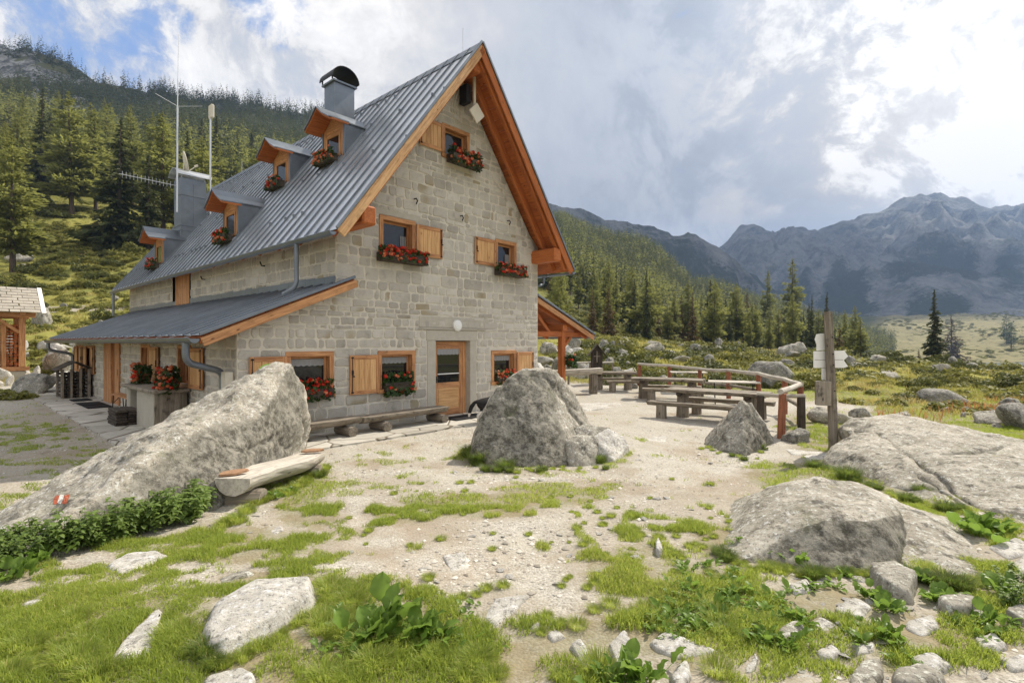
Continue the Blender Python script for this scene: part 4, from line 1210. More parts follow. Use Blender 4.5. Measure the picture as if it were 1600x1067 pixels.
        fbox(fm, fn, sc - hw + .2, sc + hw - .2, zc - .22, zc, -.05, 0); fbox(fm, fn, sc - hw + .2, sc + hw - .2, z0, z0 + .1, -.05, 0)
        fm.prism([fn(sc - hw, zc, -.04), fn(sc + hw, zc, -.04), fn(sc, za - .06, -.04)], fn(0, 0, .035) - fn(0, 0, 0))
        fm.build('dormer_face', M['larch_wood'], dm)
        wm = MB(); a0, a1, b0, b1 = sc - hw + .2, sc + hw - .2, z0 + .1, zc - .22
        for q in ((a0, a0 + .06, b0, b1), (a1 - .06, a1, b0, b1), (a0 + .06, a1 - .06, b0, b0 + .06), (a0 + .06, a1 - .06, b1 - .06, b1)): fbox(wm, fn, *q, -.03, .02)
        wm.build('window', M['larch_wood'], dm)
        gm = MB(); fbox(gm, fn, a0 + .06, a1 - .06, b0 + .06, b1 - .06, -.02, -.01, .001); gm.build('pane', M['window_glass'], dm)
        # flared gabled roof, soffit in wood, sheet above
        def sheet(prof, dz, th, ta_, tb_, name, m_):
            r_ = MB(); V = []
            for layer in (0, 1):
                for (ds_, z) in prof:
                    zz = z + dz + layer * th
                    V += [(ta_, sc + ds_, zz), (tb(z + .02) if tb_ is None else tb_, sc + ds_, zz)]
            n = len(prof); Fc = []
            for i in range(n - 1):
                Fc += [(2 * i, 2 * i + 1, 2 * i + 3, 2 * i + 2), (2 * n + 2 * i, 2 * n + 2 * i + 2, 2 * n + 2 * i + 3, 2 * n + 2 * i + 1), (2 * i, 2 * i + 2, 2 * n + 2 * i + 2, 2 * n + 2 * i), (2 * i + 1, 2 * n + 2 * i + 1, 2 * n + 2 * i + 3, 2 * i + 3)]
            Fc += [(0, 2 * n, 2 * n + 1, 1), (2 * n - 2, 2 * n - 1, 4 * n - 1, 4 * n - 2)]
            r_.add(V, Fc); return r_.build(name, m_, dm)
        rise = za - zc
        hood = [(-hw - .24, zc - .07), (-hw - .10, zc - .03), (-hw * .55, zc + rise * .40), (0, za), (hw * .55, zc + rise * .40), (hw + .05, zc - .02), (hw + .09, zc - .05)]
        body = [(-hw - .05, zc - .01), (-hw * .55, zc + rise * .40), (0, za), (hw * .55, zc + rise * .40), (hw + .05, zc - .01)]
        sheet(hood, -.07, .05, t0 - .50, t0 - .005, 'dormer_soffit', M['larch_red'])
        sheet(hood, -.015, .03, t0 - .54, t0 + .01, 'dormer_roof', M['zinc_dark'])
        sheet(body, -.012, .03, t0 + .012, None, 'dormer_roof', M['zinc_dark'])
    dormer(-1.25, 3.0, 1.15, 7.12, 8.0, 8.42, 0)
    dormer(-1.35, 6.0, 1.15, 6.99, 7.9, 8.32, 0)
    dormer(-2.75, 6.3, 1.15, 5.12, 6.08, 6.48, 0)
    dormer(-2.85, 13.2, 1.15, 4.98, 5.95, 6.38, 0)
    # ---------- chimneys
    def cowl(mb, c, half_span, length, axis, rise):
        """bent sheet: half barrel on four straps"""
        n = 14; V = []
        for e in (-1, 1):
            for th in (0, .02):
                for k in range(n + 1):
                    a = math.pi * k / n; x = (half_span + th) * math.cos(a); z = (rise + th) * math.sin(a)
                    V.append(Vector(c) + (Vector((x, e * length / 2, z)) if axis == 's' else Vector((e * length / 2, x, z))))
        m = n + 1; Fc = []
        for k in range(n):
            Fc += [(k, k + 1, 2 * m + k + 1, 2 * m + k), (m + k, 3 * m + k, 3 * m + k + 1, m + k + 1), (k, m + k, m + k + 1, k + 1), (2 * m + k, 2 * m + k + 1, 3 * m + k + 1, 3 * m + k)]
        Fc += [(0, 2 * m, 3 * m, m), (n, m + n, 3 * m + n, 2 * m + n)]
        mb.add(V, Fc)
    mb = MB(); mb.bx(-.74, -.06, 3.85, 4.45, 7.4, 9.80, .012); mb.bx(-.80, 0, 3.79, 4.51, 9.78, 9.84, .008)
    ch = mb.build('chimney', M['zinc_dark'], h)
    mb = MB(); cowl(mb, (-.40, 4.15, 9.90), .43, .80, 's', .38)
    for x in (-.80, .0):
        for s in (3.86, 4.44): mb.bx(x - .015, x + .015, s - .02, s + .02, 9.84, 9.95, .003)
    mb.build('chimney_cowl', M['black_iron'], ch)
    mb = MB(); mb.bx(-2.25, -1.33, 12.8, 13.6, 5.2, 8.45, .012)
    for z in (6.35, 6.55, 7.75): mb.bx(-2.27, -1.31, 12.78, 13.62, z, z + .03, .004)
    mb.bx(-1.80, -1.785, 12.785, 12.8, 6.3, 8.25, .002)
    ch = mb.build('chimney', M['zinc_dark'], h)
    mb = MB(); cowl(mb, (-1.79, 13.2, 8.54), .50, 1.25, 't', .27)
    for x in (-2.2, -1.38):
        for s in (12.85, 13.55): mb.bx(x - .015, x + .015, s - .015, s + .015, 8.45, 8.58, .003)
    mb.build('chimney_cowl', M['galvanised'], ch)
    return h
HOUSE = build_house()

# ------------------------------------------------------------------ flower boxes and pots on the hut
GER = [
 ('full red geraniums in the sill box of the ground floor window beside the leaning boulder', -3.40, -.045, 1.00, 0, .80, 1, 420, 34, .7, .34, .10),
 ('mostly green geranium box in the ground floor window left of the door', -1.27, -.045, 1.02, 0, .80, 2, 620, 12, .7, .42, .10),
 ('salmon pink geraniums in the small window right of the door', 2.56, -.045, .98, 0, .78, 3, 420, 40, .3, .32, .10),
 ('long red geranium box under the left first floor window', -1.22, -.20, 4.08, 0, 1.32, 4, 600, 62, .75, .25, .14),
 ('red and salmon geranium box under the right first floor window', 2.66, -.20, 4.12, 0, 1.15, 5, 560, 60, .55, .26, .14),
 ('orange red geraniums spilling from the attic window box', .78, -.22, 6.92, 0, 1.05, 6, 620, 46, .45, .36, .15),
 ('geranium box under the dormer nearest the gable', -1.50, 3.0, 7.13, -90, .95, 7, 380, 30, .15, .28, .12),
 ('geranium box under the second dormer of the upper row', -1.58, 6.0, 7.0, -90, .90, 8, 380, 18, .3, .28, .12),
 ('geranium box under the lower middle dormer', -3.0, 6.3, 5.14, -90, .95, 9, 420, 24, .4, .30, .12),
 ('geranium box under the farthest lower dormer', -3.1, 13.2, 5.0, -90, .90, 10, 380, 20, .5, .28, .12),
]
for (lb, t, s, z, r_, L, sd, nl, nf, red, Hh, Dp) in GER:
    flower_box(lb, t, s, z, R(r_), L, sd, nl, nf, red, Hh, Dp)
flower_box('potted red geranium on the farther end of the stone counter', -5.22, 5.0, 1.20, R(-90), .50, 21, 420, 26, .35, .42, .24, pot=True)
flower_box('potted red geranium on the nearer end of the stone counter', -5.22, 2.75, 1.20, R(-90), .58, 22, 520, 34, .5, .44, .26, pot=True)
flower_box('green leafy plant hanging beside the orange porch post', 6.16, .18, 1.35, 0, .42, 23, 420, 3, .5, .34, .2, pot=True)

# ------------------------------------------------------------------ aerials
def aerials():
    o = empty('antenna_mast', hp(-2.42, 12.62, 7.6), HROT)
    tag(o, 'tall thin whip antenna mast strapped to the left of the metal chimney', 'antenna')
    mb = MB(); mb.tube([(0, 0, -.6), (.02, 0, 3.5)], .032, 8); mb.build('pole', M['galvanised'], o)
    mb = MB(); mb.tube([(.02, 0, 3.5), (.03, 0, 4.6)], .018, 6); mb.tube([(.03, 0, 4.6), (.06, 0, 6.3)], .010, 6)
    mb.build('whip', M['galvanised'], o)
    mb = MB()
    for a in (200, 330, 80): mb.tube([(.02, 0, 3.5), (.02 + .85 * math.cos(R(a)), .85 * math.sin(R(a)), 3.62)], .008, 5)
    mb.build('radial', M['galvanised'], o)
    o = empty('antenna_mast', hp(-1.24, 12.62, 7.6), HROT)
    tag(o, 'shorter pole antenna with a flat panel head right of the metal chimney', 'antenna')
    mb = MB(); mb.tube([(0, 0, -.7), (-.0, 0, 3.45)], .034, 8); mb.build('pole', M['galvanised'], o)
    mb = MB(); mb.bx(-.03, .10, -.16, .16, 3.4, 3.95, .03); mb.build('panel', M['pale_plastic'], o)
    o = empty('yagi_antenna', hp(-2.42, 12.75, 8.05), HROT)
    tag(o, 'horizontal yagi antenna with many short rods pointing away from the chimney', 'antenna')
    mb = MB(); mb.tube([(0, 0, 0), (-1.75, .25, .1)], .014, 6); mb.build('boom', M['galvanised'], o)
    mb = MB()
    for i in range(14):
        f = .10 + i * .065; p = Vector((-1.75 * f, .25 * f, .1 * f)); mb.tube([p + Vector((0, 0, -.12)), p + Vector((0, 0, .12))], .007, 5)
    mb.build('element', M['galvanised'], o)
    o = empty('satellite_dish', hp(-2.02, 13.2, 8.62), HROT)
    tag(o, 'pale satellite dish on top of the metal chimney seen edge on', 'satellite dish')
    mb = MB(); n, k = 24, 6; V = []; dv = Vector((.95, -.22, .22)).normalized(); u = dv.cross(Vector((0, 0, 1))).normalized(); w = u.cross(dv)
    c = Vector((0, 0, .48))
    for th in (0, .025):
        for j in range(k + 1):
            r = .48 * j / k
            for i in range(n):
                a = 2 * math.pi * i / n; V.append(c + u * r * math.cos(a) + w * r * math.sin(a) + dv * (.30 * r * r + th))
    Fc = []
    for l in (0, 1):
        b = l * (k + 1) * n
        Fc += [(b + j * n + i, b + j * n + (i + 1) % n, b + (j + 1) * n + (i + 1) % n, b + (j + 1) * n + i) for j in range(k) for i in range(n)]
    b = (k + 1) * n
    Fc += [(k * n + i, k * n + (i + 1) % n, b + k * n + (i + 1) % n, b + k * n + i) for i in range(n)]
    mb.add(V, Fc); mb.build('dish', M['pale_plastic'], o, smooth=True)
    mb = MB(); mb.tube([c, c - Vector((0, 0, .5))], .03, 8); mb.tube([c + Vector((0, 0, -.42)), c + dv * .42 + Vector((0, 0, -.12))], .015, 6); mb.tube([c + dv * .38 + Vector((0, 0, -.12)), c + dv * .5 + Vector((0, 0, -.08))], .04, 8)
    mb.build('arm', M['pale_plastic'], o)
    o = empty('panel_antenna', hp(.95, -.45, 8.1), HROT)
    tag(o, 'diamond shaped white panel antenna under the gable peak', 'antenna')
    mb = MB(); x, z = Vector((.707, 0, .707)), Vector((-.707, 0, .707)); mb.box((0, -.05, 0), (.40, .05, .40), (x, Vector((0, 1, 0)), z), .012); mb.build('panel', M['pale_plastic'], o)
    mb = MB(); mb.bx(-.05, .03, .0, .06, .15, 1.0, .01); mb.build('bracket', M['pale_plastic'], o)
    mb = MB(); mb.bx(-.28, -.10, .05, .35, .25, .75, .02); mb.build('radio_unit', M['black_iron'], o)
    mb = MB()
    for dx in (-.33, -.25, -.42): mb.tube([(dx, .3, .62), (dx - .06, .42, .2), (dx + .03, .43, -.25), (dx + .1, .42, .1)], .010, 5)
    mb.build('cable', M['pale_plastic'], o)
aerials()

# ------------------------------------------------------------------ rocks
def rock_mesh(name, pts, res, mt, seed, smooth=5, amp=(.10, .035, .012), origin=None, strata=0.0, lichen_shade=0.0, cdir=(-.15, -1.0), groove=()):
    bm = bmesh.new()
    for p in pts: bm.verts.new(p)
    bmesh.ops.convex_hull(bm, input=bm.verts)
    bmesh.ops.delete(bm, geom=[v for v in bm.verts if not v.link_faces], context='VERTS')
    bmesh.ops.triangulate(bm, faces=bm.faces)
    for _ in range(9):
        e = [e for e in bm.edges if e.calc_length() > res * 1.5]
        if not e: break
        bmesh.ops.subdivide_edges(bm, edges=e, cuts=1)
        bmesh.ops.triangulate(bm, faces=[f for f in bm.faces if len(f.verts) > 3])
    for _ in range(smooth): bmesh.ops.smooth_vert(bm, verts=bm.verts, factor=.5, use_axis_x=True, use_axis_y=True, use_axis_z=True)
    bmesh.ops.remove_doubles(bm, verts=bm.verts, dist=res * .42)
    bmesh.ops.dissolve_degenerate(bm, dist=res * .2, edges=bm.edges); bmesh.ops.triangulate(bm, faces=bm.faces)
    bmesh.ops.recalc_face_normals(bm, faces=bm.faces)
    bm.normal_update(); bm.verts.index_update()
    V = np.array([v.co for v in bm.verts]); N = np.array([v.normal for v in bm.verts])
    ed = np.array([(e.verts[0].index, e.verts[1].index) for e in bm.edges])
    for _ in range(4):
        S = N.copy(); np.add.at(S, ed[:, 0], N[ed[:, 1]]); np.add.at(S, ed[:, 1], N[ed[:, 0]]); N = S / np.maximum(np.linalg.norm(S, axis=1), 1e-6)[:, None]
    me = bpy.data.meshes.new(name); bm.to_mesh(me); bm.free()
    P = V + seed * 3.7
    d = amp[0] * (ridged(P * .55, 3, seed) - .75) * .45 + amp[0] * .45 * fbm(P * .7, 3, seed + 2) + amp[1] * fbm(P * 3.1, 4, seed + 3) + amp[2] * fbm(P * 14, 3, seed + 4)
    cell = fbm(np.round(P * 2.2 + .4 * np.stack([fbm(P * 1.5, 2, seed + 5)] * 3, 1)) * 1.37, 1, seed + 6)
    d += amp[0] * .07 * cell * strata
    gv = np.zeros(len(V))
    for line in groove:
        x = CX + F * V[:, 0] / np.maximum(V[:, 1], .5); y = CY - F * (V[:, 2] - HC) / np.maximum(V[:, 1], .5)
        x = x + 2.5 * fbm(P * 3, 2, seed); dd = np.full(len(V), 1e9)
        for (ax, ay), (bx_, by) in zip(line[:-1], line[1:]):
            k = np.clip(((x - ax) * (bx_ - ax) + (y - ay) * (by - ay)) / ((bx_ - ax) ** 2 + (by - ay) ** 2), 0, 1)
            dd = np.minimum(dd, np.hypot(x - ax - k * (bx_ - ax), y - ay - k * (by - ay)))
        gv = np.maximum(gv, np.exp(-(dd / 3.2) ** 2))
    d = d - .055 * gv
    V = V + N * d[:, None]
    if origin is not None: V = V - np.array(origin)
    if lichen_shade:
        cv = lichen_shade * np.clip((N[:, 1] * cdir[1] + N[:, 0] * cdir[0] - .22) * 2.2 - np.clip(N[:, 2] - .5, 0, 1) * 1.6 + .35 * fbm(P * .8, 2, seed + 9), 0, 1)  # lichen and painted shade on the faces turned along cdir
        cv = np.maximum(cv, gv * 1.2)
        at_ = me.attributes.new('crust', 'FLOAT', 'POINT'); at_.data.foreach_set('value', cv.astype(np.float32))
    me.vertices.foreach_set('co', V.astype(np.float32).ravel())
    me.polygons.foreach_set('use_smooth', np.ones(len(me.polygons), bool))
    me.materials.append(M[mt]); me.update()
    return me
def boulder(label, pts, res=.05, mt='granite', seed=1, smooth=4, amp=(.10, .035, .012), name='boulder', cat='boulder', group=None, strata=0.0, lichen_shade=0.0, cdir=(-.15, -1.0), groove=()):
    A = [Vector(p) for p in pts]
    low = min(p.z for p in A)
    c = Vector((sum(p.x for p in A) / len(A), sum(p.y for p in A) / len(A), max(low, -.2)))
    skirt = [Vector((p.x, p.y, p.z - .25)) for p in A if p.z < .30]
    me = rock_mesh(name, A + skirt, res, mt, seed, smooth, amp, c, strata, lichen_shade, cdir, groove)
    o = link(name, me); o.location = c
    return tag(o, label, cat, group)

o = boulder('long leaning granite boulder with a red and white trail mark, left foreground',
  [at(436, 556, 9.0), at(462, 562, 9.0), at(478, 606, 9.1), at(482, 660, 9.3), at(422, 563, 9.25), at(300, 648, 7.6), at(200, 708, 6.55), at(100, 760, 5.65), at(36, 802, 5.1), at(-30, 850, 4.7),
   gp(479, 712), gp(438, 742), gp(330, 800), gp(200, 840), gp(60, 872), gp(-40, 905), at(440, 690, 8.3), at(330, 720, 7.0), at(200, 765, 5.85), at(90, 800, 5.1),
   (-5.7, 9.4, 0), (-5.6, 6.6, 0), (-5.5, 5.0, .1)], .045, 'granite', 3, 2, (.09, .04, .014), strata=.5, lichen_shade=1.25, cdir=(.62, -.62), groove=[[(400, 700), (440, 678), (452, 700)], [(466, 640), (474, 690)]])
LB = o
def trail_mark():
    pass
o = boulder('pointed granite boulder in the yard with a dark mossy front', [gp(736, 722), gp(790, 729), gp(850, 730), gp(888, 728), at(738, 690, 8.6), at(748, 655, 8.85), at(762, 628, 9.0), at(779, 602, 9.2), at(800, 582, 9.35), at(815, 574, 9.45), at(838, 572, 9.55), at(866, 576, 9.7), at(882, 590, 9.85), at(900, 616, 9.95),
   at(846, 622, 9.05), at(884, 690, 8.75), at(905, 640, 10.1), at(918, 664, 10.0), gp(940, 692), gp(915, 708), (1.4, 11.2, 0), (.3, 11.6, 0), (-.8, 10.6, 0)], .045, 'granite', 8, 2, (.06, .028, .012), strata=.5, lichen_shade=1.6, groove=[[(872, 600), (900, 650), (925, 690)], [(850, 585), (885, 622), (905, 640)]])
boulder('small rounded boulder leaning on the foot of the pointed boulder', [gp(889, 727), gp(930, 725), at(886, 690, 8.7), at(905, 678, 8.95), at(932, 684, 8.9), at(930, 710, 8.65), gp(905, 728), (1.3, 9.3, 0), (1.0, 9.3, 0)], .03, 'granite_grey', 5, 4, (.05, .02, .008))
boulder('pale small boulder right of the pointed boulder', [gp(920, 722), gp(962, 722), gp(984, 708), at(926, 680, 9.0), at(950, 668, 9.3), at(975, 678, 9.4), at(984, 695, 9.3), (1.5, 9.7, 0), (2.0, 9.8, 0)], .03, 'granite_pale', 6, 4, (.05, .02, .008))
boulder('thin flat stone wedged on top of the small boulders', [at(895, 668, 9.2), at(915, 660, 9.4), at(955, 668, 9.5), at(925, 685, 9.2), at(900, 680, 9.15)], .03, 'granite_grey', 7, 2, (.03, .015, .006), name='stone', cat='stone')
boulder('pyramid shaped grey boulder in front of the nearest picnic table', [gp(1099, 694), gp(1125, 705), gp(1165, 713), gp(1211, 692), at(1160, 623, 10.0), at(1176, 626, 10.1), at(1122, 664, 10.2), at(1196, 655, 10.0), at(1146, 690, 9.5), at(1187, 690, 9.7), (4.3, 11.3, 0), (5.4, 11.2, 0)], .035, 'granite_grey', 12, 1, (.05, .025, .012), strata=.6, lichen_shade=1.1)
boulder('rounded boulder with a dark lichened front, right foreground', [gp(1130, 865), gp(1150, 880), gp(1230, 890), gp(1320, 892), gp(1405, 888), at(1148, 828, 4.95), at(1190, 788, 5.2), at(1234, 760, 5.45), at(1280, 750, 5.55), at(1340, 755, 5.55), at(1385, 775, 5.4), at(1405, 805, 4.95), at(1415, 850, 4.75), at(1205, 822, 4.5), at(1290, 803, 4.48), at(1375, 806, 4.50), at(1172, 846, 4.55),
   (2.6, 6.3, .05), (3.5, 6.5, .05), (4.1, 6.1, .05)], .03, 'granite', 15, 4, (.05, .022, .008), strata=.0, lichen_shade=2.6)
boulder('low sloping slab running down right from the rounded boulder', [at(1390, 778, 5.6), at(1470, 816, 5.25), gp(1562, 893), gp(1500, 915), gp(1415, 893), at(1412, 840, 4.95), at(1440, 834, 4.75), (4.7, 6.1, 0), (5.0, 5.3, 0)], .03, 'granite', 16, 3, (.05, .022, .010), strata=.0, lichen_shade=1.5)
boulder('front slab of the big split boulder by the signpost', [gp(1284, 724), gp(1340, 745), gp(1440, 780), gp(1512, 795), at(1300, 698, 8.7), at(1335, 676, 8.9), at(1362, 673, 8.85), at(1410, 703, 8.0), at(1508, 782, 6.5), at(1455, 742, 7.0), at(1360, 715, 7.7), (6.0, 9.4, 0), (6.6, 8.4, 0)], .035, 'granite', 19, 6, (.04, .018, .008), strata=0, lichen_shade=.6, groove=[[(1400, 765), (1440, 757), (1490, 765)]])
boulder('big back half of the split boulder on the right edge', [gp(1315, 690), at(1312, 668, 9.5), at(1332, 653, 9.8), at(1395, 643, 10.2), at(1450, 652, 10.0), at(1560, 688, 8.1), at(1680, 730, 7.0), at(1620, 748, 6.2), at(1540, 738, 6.7), at(1420, 684, 8.5), at(1480, 690, 7.9), gp(1530, 800), gp(1600, 822), gp(1760, 830), (7.6, 11.4, 0), (10, 9.5, 0), (9.8, 7, 0)], .045, 'granite', 22, 8, (.07, .022, .008), strata=0, lichen_shade=.6, groove=[[(1335, 672), (1366, 676), (1420, 712), (1480, 755), (1530, 800)], [(1470, 704), (1520, 702), (1565, 696)]])

# foreground stones, each with the outline it shows on the turf
STONE_PX = []; STONE_POLY = []
def slab(label, poly, th, mt='granite_pale', seed=1, name='stone', group=None, amp=(.022, .012, .005)):
    th *= .8 if th > .08 else .5
    P = [gp(x, y) for x, y in poly]
    STONE_POLY.append(list(poly)); STONE_PX.append((min(q[0] for q in poly) - 6, max(q[0] for q in poly) + 6, min(q[1] for q in poly) - 2, max(q[1] for q in poly) + 22))
    c = sum(P, Vector()) / len(P)
    up = [Vector((c.x + (p.x - c.x) * .86, c.y + (p.y - c.y) * .86, c.z + th * random.uniform(.75, 1.1))) for p in P]
    lo = [p - Vector((0, 0, .08)) for p in P]
    me = rock_mesh(name, P + up + lo, .022, mt, seed, 2, amp, c, 1.2)
    o = link(name, me); o.location = c
    return tag(o, label, 'stone', group)
SL_ = [
 ('large flat pale stone sunk in the grass, bottom left', [(312, 1003), (330, 962), (400, 926), (493, 918), (494, 950), (440, 985), (345, 1035), (320, 1025)], .13),
 ('narrow pale rock strip in the grass left of the large flat stone', [(170, 1032), (212, 982), (248, 950), (256, 958), (232, 1005), (236, 1022), (195, 1037)], .06),
 ('pale stone cut by the bottom edge below the large flat stone', [(318, 1062), (380, 1040), (402, 1058), (400, 1095), (310, 1095)], .06),
 ('tan slanting stone slab in the middle of the foreground turf', [(750, 966), (770, 936), (832, 930), (806, 960), (775, 985)], .07),
 ('white flat stone in the gravel', [(690, 868), (728, 865), (735, 888), (706, 894)], .03),
 ('small upright white stone in the gravel', [(1023, 866), (1028, 850), (1036, 868), (1030, 872)], .10),
 ('low pale rock showing through soil below the nettles', [(163, 888), (200, 868), (245, 862), (266, 870), (240, 882), (190, 898)], .07),
 ('square cut grey block in front of the dark lichened boulder', [(1357, 897), (1400, 892), (1436, 917), (1425, 945), (1392, 938), (1362, 912)], .14),
 ('pale stone in the turf left of the square cut block', [(1232, 915), (1262, 905), (1270, 925), (1240, 930)], .05),
 ('flat sandy slab in the path below the square cut block', [(1305, 955), (1335, 935), (1365, 950), (1345, 967)], .025),
 ('wedge shaped grey stone among dock leaves', [(1217, 988), (1250, 976), (1258, 988), (1235, 1008), (1220, 1012)], .07),
 ('flat angular stone above the wedge shaped stone', [(1260, 972), (1280, 962), (1316, 980), (1290, 991)], .05),
 ('round pale stone in the lower right turf', [(1275, 1020), (1300, 1006), (1316, 1020), (1305, 1036), (1280, 1032)], .06),
 ('upright pale stone left of the round stone', [(1155, 1042), (1180, 1020), (1191, 1036), (1185, 1056), (1160, 1058)], .08),
 ('broad flat stone at the bottom edge, lower right turf', [(1212, 1068), (1258, 1046), (1286, 1060), (1272, 1095), (1206, 1095)], .05),
 ('jagged grey stone at the bottom edge', [(1330, 1060), (1350, 1040), (1376, 1030), (1382, 1060), (1370, 1090), (1330, 1090)], .08),
 ('smooth brown grey stone at the bottom edge', [(1396, 1060), (1440, 1048), (1480, 1068), (1455, 1092), (1395, 1088)], .09),
 ('pale striped slab above the smooth stone', [(1418, 1032), (1462, 1025), (1492, 1044), (1455, 1058)], .05),
 ('pale rough slab right of the plantain leaves', [(1408, 976), (1460, 964), (1470, 984), (1440, 996), (1415, 986)], .06),
 ('pale pointed slab near the right edge', [(1520, 996), (1554, 990), (1578, 1014), (1560, 1021), (1530, 1016)], .06),
 ('white slab cut by the right edge', [(1560, 1032), (1600, 1024), (1630, 1045), (1580, 1052)], .05),
 ('flat stone below the plantain leaves', [(1330, 1010), (1368, 1002), (1370, 1022), (1337, 1026)], .04),
 ('long low pale ledge among docks, bottom centre right', [(1008, 1006), (1040, 990), (1062, 1004), (1122, 1018), (1060, 1032), (1020, 1018)], .06),
 ('pale stone beside the bottom dock plant', [(945, 1010), (975, 986), (992, 1010), (1000, 1040), (965, 1046)], .07),
 ('narrow pale stone left of the bottom dock plant', [(890, 1012), (905, 1004), (928, 1030), (916, 1052)], .06),
 ('small white stone in the turf', [(855, 992), (870, 985), (886, 998), (862, 1006)], .05),
 ('pale corner stone at the foot of the bottom dock plant', [(1048, 1062), (1074, 1036), (1080, 1062), (1060, 1085)], .06),
 ('pale flat stone at the right edge behind the sloping slab', [(1545, 856), (1590, 845), (1625, 862), (1575, 874)], .06),
 ('second pale stone at the right edge behind the sloping slab', [(1578, 884), (1600, 870), (1630, 888), (1600, 902)], .06),
 ('small pale stone on the soil below the log seat', [(420, 829), (438, 822), (444, 829), (428, 836)], .03),
 ('flat grey stone partly overgrown above the large flat stone', [(340, 905), (385, 890), (400, 897), (350, 912)], .02),
 ('pale stone sunk at the left edge of the lower turf', [(32, 945), (58, 935), (68, 940), (40, 952)], .03),
 ('grey weathered rock right of the square cut block', [(1465, 950), (1500, 935), (1530, 945), (1520, 965), (1480, 965)], .09),
 ('brown grey rock at the right edge', [(1565, 965), (1600, 950), (1640, 965), (1610, 985)], .09),
]
for i, (lb, poly, th) in enumerate(SL_):
    slab(lb, poly, th, 'granite_grey' if 'grey' in lb else 'granite_pale', 30 + i)
for lb, poly in (('pale flush slab on the terrace right of the pointed boulder', [(895, 628), (968, 628), (972, 634), (915, 642)]), ('pale flush slab in the gravel before the pyramid boulder', [(1010, 684), (1042, 680), (1040, 690), (1015, 693)]),
                 ('long flush stone in the ground near the signpost', [(1255, 712), (1300, 705), (1310, 715), (1265, 722)]), ('flush white stone under the signpost', [(1225, 700), (1270, 700), (1290, 708), (1240, 712)])):
    slab(lb, poly, .012, 'granite_pale', 77, amp=(.006, .004, .002))

# loose rocks: shared shapes, each rock placed on its own
rk = random.Random(5)
def rnd_rock(seed, mt, flat):
    rr = random.Random(seed); pts = []
    for _ in range(15):
        v = Vector((rr.gauss(0, 1), rr.gauss(0, 1), rr.gauss(0, 1))).normalized(); pts.append((v.x * .55, v.y * .45, v.z * flat))
    return rock_mesh('rock', pts, .07, mt, seed, 2, (.07, .04, .012), None, 1.2)
RV = [rnd_rock(100 + i, 'granite_far' if i % 3 else 'granite_grey', .34 + .03 * i) for i in range(8)]
RP = [rnd_rock(120 + i, 'granite_pale', .36 + .03 * i) for i in range(5)]
FLAT = [rnd_rock(140 + i, 'granite_pale', .16 + .02 * i) for i in range(6)]
def rock_at(x, y, wpx, hpx, label, group=None, var=RV, sink=.5, cat='rock', name='rock'):
    p = gp(x, y); w = wpx / F * p.y; hh = hpx / F * p.y
    o = link(name, rk.choice(var)); o.location = (p.x, p.y, p.z + hh * (.5 - sink * .5))
    o.rotation_euler = (rk.uniform(-.25, .25), rk.uniform(-.25, .25), rk.uniform(-.5, .5) + (math.pi if rk.random() < .5 else 0))
    o.scale = (w / 1.05, w / 1.05 * rk.uniform(.8, 1.1), hh / .80 * (1 + sink))
    return tag(o, label, cat, group)
for x, y, w, h_, lb in ((1208, 603, 82, 42, 'big pointed grey rock behind the terrace fence'), (1238, 558, 48, 30, 'dark sloping rock beyond the fence above the big pointed rock'), (1125, 532, 40, 34, 'tall slanting rock at the wood edge'), (1207, 535, 28, 18, 'rounded rock under the red brown spruce'),
        (60, 612, 74, 32, 'broad low boulder beside the path below the woodshed'), (95, 583, 62, 44, 'angular pale boulder between woodshed and lean-to'), (30, 408, 46, 20, 'pale rounded boulder high on the left meadow'), (66, 510, 34, 30, 'dark grey rock on the left meadow behind the woodshed'),
        (1470, 632, 80, 26, 'low dark rock in the red sorrel meadow'), (1590, 668, 60, 36, 'grey boulder at the right edge behind the split boulder'), (1545, 660, 60, 22, 'flat dark rock left of the right edge boulder'), (1345, 655, 36, 18, 'rounded rock behind the signpost'), (1405, 652, 44, 14, 'dark flat rock behind the split boulder'),
        (1310, 690, 30, 18, 'small rock at the foot of the signpost'), (1300, 660, 74, 26, 'layered dark rock between fence corner and signpost'), (1245, 690, 50, 20, 'low rock at the fence corner post'), (1580, 640, 40, 22, 'pale pointed rock near the right edge of the meadow'), (1390, 590, 34, 12, 'flat rock in the meadow right of the signboards')):
    rock_at(x, y, w, h_, lb)
for i in range(46):      # rubble behind the porch
    x = rk.uniform(838, 985); y = rk.uniform(548, 600) - max(0, (x - 900)) * .15
    rock_at(x, y, rk.uniform(12, 36), rk.uniform(8, 22), 'pale rubble rock heaped behind the porch and terrace tables', 'rubble behind the porch', RP if i % 3 == 0 else RV)
for i in range(34):
    x = rk.uniform(-60, 128); y = rk.uniform(538, 606)
    rock_at(x, y, rk.uniform(14, 44), rk.uniform(10, 26), 'pale rubble rock below the woodshed', 'rubble below the woodshed', RP)
for i in range(58):
    x = rk.uniform(930, 1600); y = rk.triangular(536, 615, 545)
    if (1150 < x < 1330 and y > 575) or gp(x, y).y > 80: continue
    rock_at(x, y, rk.uniform(10, 34), rk.uniform(6, 18), 'grey rock scattered in the meadow beyond the terrace', 'rocks in the meadow beyond the terrace')
for i in range(26):
    x = rk.uniform(-60, 420); y = rk.uniform(400, 520)
    rock_at(x, y, rk.uniform(7, 18), rk.uniform(4, 9), 'small rock scattered on the left hillside meadow', 'rocks on the left meadow')
for i in range(30):
    x = rk.uniform(1360, 1620); y = rk.uniform(640, 700)
    if y > 645 + max(0, x - 1450) * .25: continue
    rock_at(x, y, rk.uniform(8, 26), rk.uniform(4, 12), 'small grey rock behind the split boulder', 'rocks behind the split boulder')
